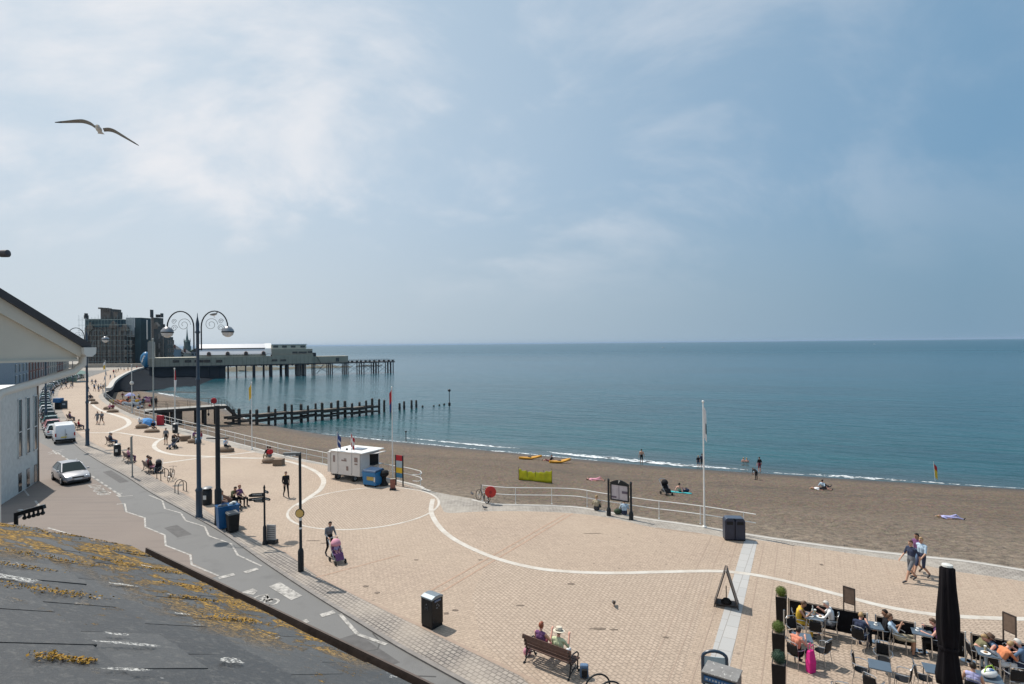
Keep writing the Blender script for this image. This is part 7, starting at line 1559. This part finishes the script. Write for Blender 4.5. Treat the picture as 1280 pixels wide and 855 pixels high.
P_(141, 515, 'sit', 'person in maroon on the reddish boulder', .3, -1, top='maroon', leg='brown', hair='dark', lod=1); P_(137.5, 515, 'sit', 'person in pink on the reddish boulder', .4, -1, top='pink', leg='charcoal', hair='fair', lod=1)
P_(113, 501, 'sit', 'person on the middle boulder of the far row', .5, -.8, top='charcoal', leg='navy', hair='dark', lod=1)
f_ = Matrix.Rotation(bench_rz, 3, 'Z')
for px, dxs in ((138, ((-.4, 'grey', 'black', 'white', 'grey haired person in grey on the bench left of the first kerbside bin'), (.35, 'navy', 'denim', 'brown', 'brown haired person in navy on the bench left of the first kerbside bin'))), (160.5, ((0, 'pink', 'purple', 'dark', 'person in pink alone on the bench by the grey plated sign'),)),
                (186, ((-.5, 'white', 'grey', 'dark', 'person in white on the left of the bench by the cycle stands'), (0, 'maroon', 'black', 'brown', 'person in maroon in the middle of the bench by the cycle stands'), (.55, 'charcoal', 'pink', 'dark', 'person in charcoal at the right of the bench by the cycle stands'))),
                (87, ((-.3, 'charcoal', 'black', 'dark', 'person in charcoal on the bench behind the white van'), (.4, 'purple', 'grey', 'fair', 'fair haired person in purple on the bench behind the white van'))), (98, ((.2, 'red', 'navy', 'dark', 'person in red on the bench half hidden by the white van'),))):
    for dx, tp, lg, hr, lab in dxs: person(lab, 'sit', bpos[px] + f_ @ V(dx, .05, -.07), bench_rz, top=tp, leg=lg, hair=hr, lod=1)
t = thing('park_table', 'low dark folded pushchair beside the bench by the cycle stands', 'pushchair'); bpy.data.objects.remove(t)
pushchair('dark pushchair beside the bench by the cycle stands', G(198, 591), R_(200), 'black', 'charcoal')
P_(300, 633, 'sit', 'person in purple seated right of the blue recycling box', 1, -.3, top='purple', leg='black', hair='red', lod=1, z=0); P_(277, 640, 'sitlean', 'person in white hidden behind the blue recycling box', .9, .3, top='white', leg='navy', hair='dark', lod=1); P_(291, 634, 'sittable', 'person in green behind the blue recycling box', .8, -.2, top='olive', leg='black', hair='dark', lod=1)
b0b = dup(bn, G(289, 636.5), bench_rz+.05, 'dark bench hidden behind the blue recycling box')
# ---- beach
P_(802, 579.5, 'wade', 'person in dark shorts standing ankle deep in the sea beyond the information board', .2, 1, beach=True, top='brown', leg='black', legs=0, hair='dark', lod=1, bare=True, scale=1.02)
P_(873, 584.5, 'stand', 'smaller of two paddlers left of the white flagpole', .3, 1, beach=True, top='black', leg='navy', legs=0, hair='fair', lod=1, scale=.82); P_(877.8, 585.5, 'stand', 'taller of two paddlers just left of the white flagpole', .1, 1, beach=True, top='navy', leg='black', legs=0, hair='dark', lod=1)
P_(949.5, 590.5, 'wade', 'person in dark swimwear at the water edge beyond the double bin', -.2, 1, beach=True, top='black', leg='maroon', legs=0, hair='dark', lod=1, skin=SKINP); P_(945.5, 600, 'stoop', 'person in black bending down on the sand nearer than the one in swimwear', -.3, 1, beach=True, top='black', leg='black', hair='dark', lod=1, scale=.85)
for i, (px, py) in enumerate(((929.5, 577), (933.5, 577.3))):
    p = G(px, py, -4.5); person(('left' if i == 0 else 'right')+' of two swimmers with only shoulders above the sea', 'stand', (p.x, p.y, -5.75), heading(.2, 1), top='white', leg='black', hair='fair', lod=1, skin=SKINP, bare=True)
def towel(px, py, lab, col, rz, w_=.9, l_=1.8):
    p = BG(px, py); t = thing('beach_towel', lab, 'towel', p + V(0, 0, .05), rz); n_ = BG(px, py+1) ; b = MB(); vs = []; qq = random.Random(int(px))
    for i in range(9):
        for j in range(5):
            x = -w_/2+w_*j/4; y = -l_/2+l_*i/8; M_ = Matrix.Rotation(rz, 3, 'Z'); g = M_ @ V(x, y, 0); h, *_r = BV.ray_cast(V(p.x+g.x, p.y+g.y, 5), V(0, 0, -1)); z = (h.z if h else p.z)-p.z-.02+qq.uniform(0, .02); vs.append((x, y, z))
    b.add(vs, [(i*5+j, i*5+j+1, (i+1)*5+j+1, (i+1)*5+j) for i in range(8) for j in range(4)]); o = b.build('cloth', C[col], t, smooth='all'); m_ = o.modifiers.new('s', 'SOLIDIFY'); m_.thickness = .02; return p
towel(847, 615.5, 'turquoise towel under the bare backed sunbather', 'teal', R_(75), 1.1, 2.2); P_(850.5, 615.5, 'recline', 'bare backed person sitting on the turquoise towel', .6, .9, beach=True, top='black', leg='navy', legs=0, hair='dark', lod=1, bare=True, skin=SKINP)
pushchair('black pushchair standing on the beach left of the turquoise towel', BG(832.5, 618.5), R_(200), 'black', 'black', 1.1)
t = thing('beach_bag', 'dark blue bag at the right end of the turquoise towel', 'bag', BG(857.5, 615)); b = MB(); b.ball((0, 0, .15), (.3, .2, .17), 10, 6); b.build('body', C['navy'], t, smooth='all'); b = MB(); b.tube([(-.1, 0, .25), (0, 0, .4), (.1, 0, .25)], .02, 5); b.build('handle', C['grey'], t)
P_(1026, 612.5, 'lie', 'person in white top lying on the sand right of the flagpole', -.9, .2, beach=True, top='white', leg='black', legs=0, hair='fair', lod=1, skin=SKINP); P_(1030, 610.5, 'recline', 'person in blue lying close beside the white top on the sand', .8, .5, beach=True, top='lightblue', leg='black', hair='dark', lod=1, skin=SKINP)
P_(1187, 648.5, 'lie', 'person in lilac pattern lying on the sand on the right', -.9, .35, beach=True, top='lilac', leg='lilac', hair='fair', lod=1, scale=.85)
P_(744, 601, 'lie', 'person in pink lying on the beach left of the information board', -.95, .2, beach=True, top='pink', leg='pink', legs=0, hair='dark', lod=1, skin=SKINP); P_(687, 577, 'recline', 'dark haired person lying between the two orange kayaks', -.9, .3, beach=True, top='black', leg='maroon', legs=0, hair='dark', lod=1, skin=SKINP)
def kayak(px, py, lab, rz):
    t = thing('kayak', lab, 'kayak', BG(px, py) + V(0, 0, .0), rz); b = MB(); rings = []
    for i in range(11): y = -1.45+2.9*i/10; w_ = .34*math.sin(math.pi*(i+.25)/10.5)**.6+.02; z = .1*abs(i-5)/5*1.6; rings.append([(-w_, y, .22+z), (-w_*.7, y, .06+z), (0, y, .01+z), (w_*.7, y, .06+z), (w_, y, .22+z), (w_*.6, y, .30+z), (-w_*.6, y, .30+z)])
    b.loft(rings); b.build('hull', mat('kayak_orange', (.62, .30, .03), .4, var=.15), t, smooth=True); b = MB(); b.lathe([(.2, .29), (.24, .34), (.2, .35)], 14, (0, -.1, 0)); b.build('cockpit_rim', RUBBER, t)
kayak(663, 574.5, 'left orange yellow kayak drawn up near the water', R_(-72)); kayak(700, 579, 'right orange yellow kayak drawn up near the water', R_(-62))
p0_, p1_ = BG(648.5, 600), BG(690, 604); t = thing('beach_windbreak', 'crumpled yellow windbreak standing across the middle of the beach', 'windbreak', p0_); dw = p1_-p0_; YW = mat('bright_yellow_cloth', (.80, .66, .02), .7, var=.25, scale=2); b = MB(); vs = []; n_ = 44
for i in range(n_+1):
    for j in range(5):
        f_2 = i/n_; z = 1.0*(1-.22*math.sin(f_2*3.1+.3)+.04*math.sin(i*.9))*j/4; vs.append(tuple(dw*f_2 + V(.03*math.sin(i*.8), .05*math.sin(i*.5+j*.3), z)))
b.add(vs, [(i*5+j, i*5+j+1, (i+1)*5+j+1, (i+1)*5+j) for i in range(n_) for j in range(4)]); o = b.build('cloth', YW, t, smooth='all'); m_ = o.modifiers.new('s', 'SOLIDIFY'); m_.thickness = .01
for k_ in range(5): b = MB(); q0 = dw*(k_/4); b.cyl(q0 + V(0, -.02, -.2), q0 + V(0, -.02, 1.2*(1-.22*math.sin(k_/4*3.1+.3))), .02, n=6); b.build('stake', WOOD, t)
# ---- crowd at the far left beach
q = random.Random(21)
tops = ['black', 'navy', 'grey', 'white', 'maroon', 'lightblue', 'khaki', 'pink', 'charcoal', 'olive', 'red', 'denim']
def crowd(n, area, beach, lab, grp, kinds, ang=None):
    for i in range(n):
        px, py = area(); k_ = q.choice(kinds); p = BG(px, py) if beach else G(px, py); a = q.uniform(0, 6.28) if ang is None else ang+q.uniform(-.5, .5)
        person(lab, k_, p, a, top=q.choice(tops), leg=q.choice(['black', 'navy', 'grey', 'denim', 'khaki']), hair=q.choice(['dark', 'brown', 'fair']), lod=2, group=grp, legs=q.choice([0, 1]), scale=q.uniform(.92, 1.04))
far_px = [(77, 487), (82.5, 486), (89, 485.5), (115, 481.5), (119.5, 482), (118, 489), (123, 489.5), (126, 488.5), (131.5, 486), (129, 489), (131, 476.5), (138, 474.5), (143.5, 474), (142, 467.5), (145, 466.5), (155, 464), (160, 463.5), (171, 461.5), (132.5, 470), (66.5, 495), (60, 498), (110, 492), (151, 462.5), (148, 465.5), (165, 462.3), (175, 460.8)]
it = iter(far_px); crowd(len(far_px), lambda: next(it), False, 'distant walker, a few pixels tall, on the far promenade', 'walkers on the far promenade', ['walk', 'walk2', 'stand'])
crowd(22, lambda: (q.uniform(150, 196), q.uniform(499, 509)), True, 'distant figure among the colourful windbreaks on the far beach', 'people on the crowded far beach', ['stand', 'ground', 'recline', 'walk'])
crowd(7, lambda: (q.uniform(166, 182), q.uniform(506, 512)), True, 'distant figure seated near the foot of the jetty', 'people at the foot of the jetty', ['stand', 'ground'])
for px, py, lab in ((190, 508.7, 'left of two dark figures standing on the jetty'), (195, 508.3, 'right of two dark figures standing on the jetty')): P_(px, py, 'stand', lab, 0, 1, top='charcoal', leg='black', lod=2)
for i, (px, py, col, lab) in enumerate(((145, 505, 'yellow', 'yellow windbreak at the left of the crowded beach'), (151, 505.5, 'coral', 'orange windbreak beside the leftmost yellow one'), (160, 505, 'orange', 'orange windbreak in the middle of the crowded beach'), (170, 504.5, 'yellow', 'big yellow beach tent right of the middle windbreak'), (180, 503, 'pink', 'pink windbreak leaning at the right of the crowd'), (163, 507.5, 'white', 'white windbreak nearest the railing in the crowd'), (186, 500.5, 'purple', 'purple windbreak farthest right in the crowd'))):
    p = BG(px, py); t = thing('beach_windbreak', lab, 'windbreak', p, q.uniform(-.4, .4)); b = MB(); w_ = 3.2; vs = []
    for k_ in range(13):
        for j in range(3): vs.append((-w_/2+w_*k_/12, .35*math.sin(k_*.55), .9*j/2*(1+.15*math.sin(k_))))
    b.add(vs, [(k_*3+j, k_*3+j+1, (k_+1)*3+j+1, (k_+1)*3+j) for k_ in range(12) for j in range(2)]); o = b.build('cloth', C[col], t, smooth='all'); m_ = o.modifiers.new('s', 'SOLIDIFY'); m_.thickness = .03
    for k_ in range(3): b = MB(); b.cyl((-w_/2+w_*k_/2, .35*math.sin(k_*3.3), 0), (-w_/2+w_*k_/2, .35*math.sin(k_*3.3), 1.1), .03, n=5); b.build('stake', WOOD, t)
def brolly(px, py, z0, z1, r, col, lab, beach=False, tilt=0):
    p = BG(px, py) if beach else G(px, py); t = thing('beach_parasol', lab, 'parasol', p, 0); t.rotation_euler = (0, tilt, 0); b = MB(); n_ = 8; vs = [(0, 0, z1)]; b.lathe([(r, z0), (r*.72, z0+(z1-z0)*.5), (r*.35, z0+(z1-z0)*.85), (.02, z1)], 8); b.build('canopy', C[col], t); b = MB(); b.cyl((0, 0, 0), (0, 0, z1), .03, n=6); b.build('pole', STEEL, t)
brolly(162.5, 505, 1.9, 2.6, 1.1, 'lilac', 'pale lilac parasol above the crowded beach', True)
CB = C['skyblue'] = cloth('sky_blue', (.10, .30, .62)); brolly(183, 533, .5, 1.15, 1.0, 'skyblue', 'tilted bright blue parasol at the white railing by the jetty', False, R_(24))
# ---- vehicles
rdir = (G(96, 557)-G(72, 520)).normalized(); near = Vector((rdir.x, rdir.y, 0)); side = Vector((near.y, -near.x, 0)); side = side if side.x < 0 else -side
silver = car_mats('silver', (.42, .42, .44)); p = (G(72, 609)+G(109, 608))/2
fr = G(106, 610); c0 = G(88.5, 600.5); rdd = (G(190, 616)-G(96, 557)).normalized(); hd = heading(rdd.x, rdd.y)
car0 = make_car('silver saloon car driving towards the camera on the brown road surface', silver, name='saloon_car'); car0.location = (c0.x, c0.y, .012); car0.rotation_euler = (0, 0, hd+R_(4))
person('driver in a dark top inside the silver saloon', 'sit', (c0.x+.35*math.cos(hd), c0.y+.35*math.sin(hd), .012-.13), hd+R_(4), top='charcoal', leg='black', lod=2, scale=.92)
van = make_van('white panel van parked at the kerb behind the silver saloon'); pv_ = G(79.5, 557); pv_ = G(92, 551); 
vc = G(81.5, 554.5); vdir = -near; van.location = (vc.x, vc.y, .012) ; van.location = Vector((vc.x, vc.y, .012)) + vdir*2.2; van.rotation_euler = (0, 0, heading(vdir.x, vdir.y))
cols = [('white', (.62, .63, .64)), ('dark_red', (.30, .05, .05)), ('teal', (.04, .12, .12)), ('black', (.02, .02, .022)), ('navy', (.02, .035, .08)), ('pale_blue', (.28, .36, .42)), ('grey', (.16, .17, .18)), ('pink_red', (.5, .18, .18))]
CM = {n: car_mats(n, c_) for n, c_ in cols}; hatch = make_car('x', CM['white'], 'cars parked along the kerb', 'parked_car', True)
# parked row follows the kerb from the van away to the far end
kfar = [p for p in kerb if p.y > 60][::-1]; kp = resample(kfar, 400); Lk_ = sum((kp[i+1]-kp[i]).length for i in range(400))
def along(s):
    i = min(399, max(0, int(s/Lk_*400))); d = (kp[i+1]-kp[i]).normalized(); n_ = Vector((d.y, -d.x, 0)); n_ = n_ if n_.x < 0 else -n_; return kp[i], d, n_
s0c = min(range(400), key=lambda i: (kp[i]-van.location).length)/400*Lk_ + 3.2
seq = ['white', 'pink_red', 'teal', 'black', 'grey', 'white', 'teal', 'navy', 'black', 'pale_blue', 'teal', 'grey', 'white', 'black', 'navy', 'teal', 'grey', 'pale_blue', 'black', 'white', 'teal', 'navy', 'grey', 'black', 'pale_blue', 'teal', 'white', 'black']
ordn = {0: 'white hatchback parked directly in front of the white van', 1: 'pinkish red hatchback second in front of the white van', 2: 'teal hatchback third in front of the white van'}
first = True; cnt = {}
for i, cn in enumerate(seq):
    s = s0c + 2.8 + i*(5.4 if i < 3 else 5.9)
    if s > Lk_-4: break
    p, d, n_ = along(s); loc = Vector((p.x, p.y, .012)) + n_*1.25; rz = heading(d.x, d.y); cnt[cn] = cnt.get(cn, 0)+1
    lab = ordn.get(i) or '%s car, parked %s from the van along the curving kerb' % (cn.replace('_', ' '), ['', 'first', 'second', 'third', 'fourth', 'fifth', 'sixth', 'seventh', 'eighth', 'ninth', 'tenth', 'eleventh', 'twelfth', 'thirteenth', 'fourteenth', 'fifteenth', 'sixteenth', 'seventeenth', 'eighteenth', 'nineteenth', 'twentieth', 'twenty first', 'twenty second', 'twenty third', 'twenty fourth', 'twenty fifth', 'twenty sixth', 'twenty seventh', 'twenty eighth'][i+1])
    if first: hatch.location = loc; hatch.rotation_euler = (0, 0, rz); hatch['label'] = lab; first = False
    else: dup(hatch, loc, rz, lab, swap={'car_paint_white': CM[cn]})
i2 = 0
for i in range(16):
    p, d, n_ = along(s0c + 20 + i*9.5); loc = Vector((p.x, p.y, .012)) + n_*12.5
    if s0c+20+i*9.5 > Lk_-4: break
    cn = seq[(i*5+3) % len(seq)]; dup(hatch, loc, heading(-d.x, -d.y), '%s car, number %d counted from the camera in the row before the houses' % (cn.replace('_', ' '), i+1), 'cars parked before the houses', swap={'car_paint_white': CM[cn]})
# ---- blue bin, A board, lamps at far left
p = G(73, 511.5); t = thing('blue_kiosk_bin', 'blue topped double bin beside the far left lamp post', 'litter bin', p); part_box('body', t, IRON, (0, 0, .55), (.75, .7, 1.1), bevel=.04); part_box('top', t, BLUB, (0, 0, 1.5), (1.2, .9, .75), bevel=.04); part_box('neck', t, IRON, (0, 0, 1.12), (.3, .3, .1))
p = G(80, 511.5); t = thing('pavement_sign', 'dark square pavement sign beside the blue topped bin', 'pavement sign', p); part_box('panel', t, mat('slate_blue_panel', (.05, .07, .09), .5), (0, 0, .75), (1.0, .07, 1.2), bevel=.01); part_box('frame', t, IRON, (0, .05, .75), (1.1, .05, 1.4)); part_box('print', t, mat('pale_lettering', (.4, .45, .5), .5), (0, -.045, .85), (.5, .02, .25))
# ================================================================ BIRDS
GW = mat('gull_white', (.68, .67, .64), .8, var=.06); GG = mat('gull_wing_grey', (.24, .235, .22), .8, var=.15); GT = mat('wing_tip_black', (.02, .02, .02), .7)
gy = 14.0; c0 = DP(123.5, 161.5, gy); t = thing('flying_gull', 'gull gliding with spread wings in the upper left sky', 'gull', c0)
def W3(px, py, dy=0): return DP(px, py, gy+dy)-c0
b = MB(); R0 = Matrix.Rotation(R_(28), 3, 'Z'); b.ball((0, 0, 0), (.065, .20, .06), 12, 10, rot=R0); b.ball((R0 @ V(.0, -.17, .02)), (.042, .055, .042), 10, 8); b.build('body', GW, t, smooth='all')
b = MB(); b.loft([[R0 @ V(-.03, .15, .0), R0 @ V(.03, .15, .0), R0 @ V(.03, .16, .012), R0 @ V(-.03, .16, .012)], [R0 @ V(-.07, .33, -.01), R0 @ V(.07, .33, -.01), R0 @ V(.07, .33, 0), R0 @ V(-.07, .33, 0)]]); b.build('tail', GW, t)
b = MB(); b.tube([R0 @ V(0, -.215, .015), R0 @ V(0, -.255, .0)], [.012, .004], 6); b.build('beak', mat('beak_yellow', (.55, .30, .03), .5), t)
for pts in ([(119.5, 158.5, 0, .085), (113, 153.5, .0, .10), (104, 150.4, .03, .10), (95, 150.4, .06, .085), (86, 151.2, .05, .065), (77, 152, .0, .045), (68.5, 152.8, -.05, .01)], [(129, 161.3, 0, .085), (136, 160.8, 0, .10), (143, 162.8, .03, .10), (151, 167.5, .05, .085), (159, 172.5, .04, .065), (167, 177.5, 0, .045), (173.5, 181.8, -.05, .01)]):
    b = MB(); C3 = cr([tuple(W3(x, y, dy)) + (0,) for x, y, dy, w_ in pts] if False else [W3(x, y, dy) for x, y, dy, w_ in pts], 4); n_ = len(C3); rings = []
    for i, c_ in enumerate(C3):
        f2 = i/(n_-1)*(len(pts)-1); k_ = min(len(pts)-2, int(f2)); wd = pts[k_][3]*(1-(f2-k_))+pts[k_+1][3]*(f2-k_)
        th = .016*(1-.7*i/n_); rings.append([c_+R0 @ V(*a) for a in ((0, -wd*.7, .0), (0, -wd*.35, th), (0, wd*.5, th*.5), (0, wd*1.4, -.004-wd*.25), (0, wd*.4, -th*.5), (0, -wd*.4, -th))])
    b.loft(rings); b.m = [1 if k_ < len(rings)*6 and (k_//6) > (len(rings)-1)*.80 else 0 for k_ in range(len(b.f))]; b.build('wing', [GG, GT], t, smooth='all')
def perched(lab, p, rz, s=1.0, mb=GW, mw=GG):
    t = thing('gull' if mb is GW else 'pigeon', lab, 'bird', p, rz); b = MB(); b.ball((0, 0, .17*s), (.07*s, .17*s, .075*s), 10, 8, rot=Matrix.Rotation(R_(12), 3, 'X')); b.tube([(0, .10*s, .20*s), (0, .15*s, .28*s)], [.045*s, .032*s], 8); b.ball((0, .165*s, .30*s), (.036*s, .045*s, .036*s), 8, 6); b.build('body', mb, t, smooth='all')
    for s_ in (-1, 1): b = MB(); b.ball((s_*.055*s, -.05*s, .175*s), (.022*s, .18*s, .055*s), 8, 6, rot=Matrix.Rotation(R_(10), 3, 'X')); b.build('wing', mw, t, smooth='all'); b = MB(); b.cyl((s_*.03*s, 0, 0), (s_*.03*s, .0, .11*s), .006*s, n=5); b.bar((s_*.03*s, -.01, .004), (s_*.03*s, .05*s, .004), .02*s, .006); b.build('leg', mat('leg_orange', (.4, .18, .08), .6), t)
    b = MB(); b.tube([(0, .20*s, .295*s), (0, .25*s, .285*s)], [.010*s, .003*s], 5); b.build('beak', mat('beak_yellow', (.55, .30, .03), .5), t)
pl_ = l0.location; perched('gull perched on the right hoop of the nearest double street lamp', (pl_.x+1.0, pl_.y, 11.97), R_(-70), 1.05)
perched('dark pigeon standing alone on the paving right of the near bench', G(767.5, 758), R_(170), .9, mat('pigeon_dark', (.05, .05, .06), .7, var=.2), mat('pigeon_wing', (.09, .09, .10), .7, var=.2))
perched('pigeon on the grey cobbles nearest the leaning bicycle', G(606, 637), R_(80), .8, mat('pigeon_dark', (.05, .05, .06), .7), mat('pigeon_wing', (.09, .09, .10), .7)); perched('pigeon on the grey cobbles left of the leaning bicycle', G(590, 619.5), R_(30), .8, mat('pigeon_dark', (.05, .05, .06), .7), mat('pigeon_wing', (.09, .09, .10), .7))
# small chain between the pole bases
# stains on the paving
b = MB(); q = random.Random(9)
for px, py, rx, ry in ((748, 786, .32, .09), (768, 787.3, .16, .07), (714, 730, .18, .10), (569, 763, .13, .1), (558, 767, .13, .1), (457, 733, .14, .1), (471, 741, .13, .1), (391, 676, .35, .05), (404, 679, .2, .05), (1027, 706, .1, .1), (742, 667, .5, .03), (650, 757, .2, .05), (832, 797, .12, .06), (600, 700, .12, .07), (520, 700, .14, .06)):
    c_ = G(px, py); pts = [(c_.x+rx*math.cos(a)*q.uniform(.6, 1.2), c_.y+ry*math.sin(a)*q.uniform(.6, 1.2)) for a in [2*math.pi*i/12 for i in range(12)]]; b.sheet(pts, .0155)
tag(b.build('paving_stains', mat('old_stain', (.16, .12, .09), .8, var=.4, scale=12)), kind='structure')
# ================================================================ AIR
m = bpy.data.materials.new('sea_haze'); m.use_nodes = True; nt = m.node_tree; nt.nodes.remove(nt.nodes['Principled BSDF'])
vp = nt.nodes.new('ShaderNodeVolumePrincipled'); vp.inputs['Color'].default_value = (.46, .62, .82, 1); vp.inputs['Density'].default_value = .00004; vp.inputs['Anisotropy'].default_value = .1
nt.links.new(vp.outputs[0], nt.nodes['Material Output'].inputs['Volume'])
b = MB(); b.box((0, 44000, 20), (121000, 100000, 68)); o = b.build('haze', m); tag(o, kind='stuff'); o.display_type = 'WIRE'
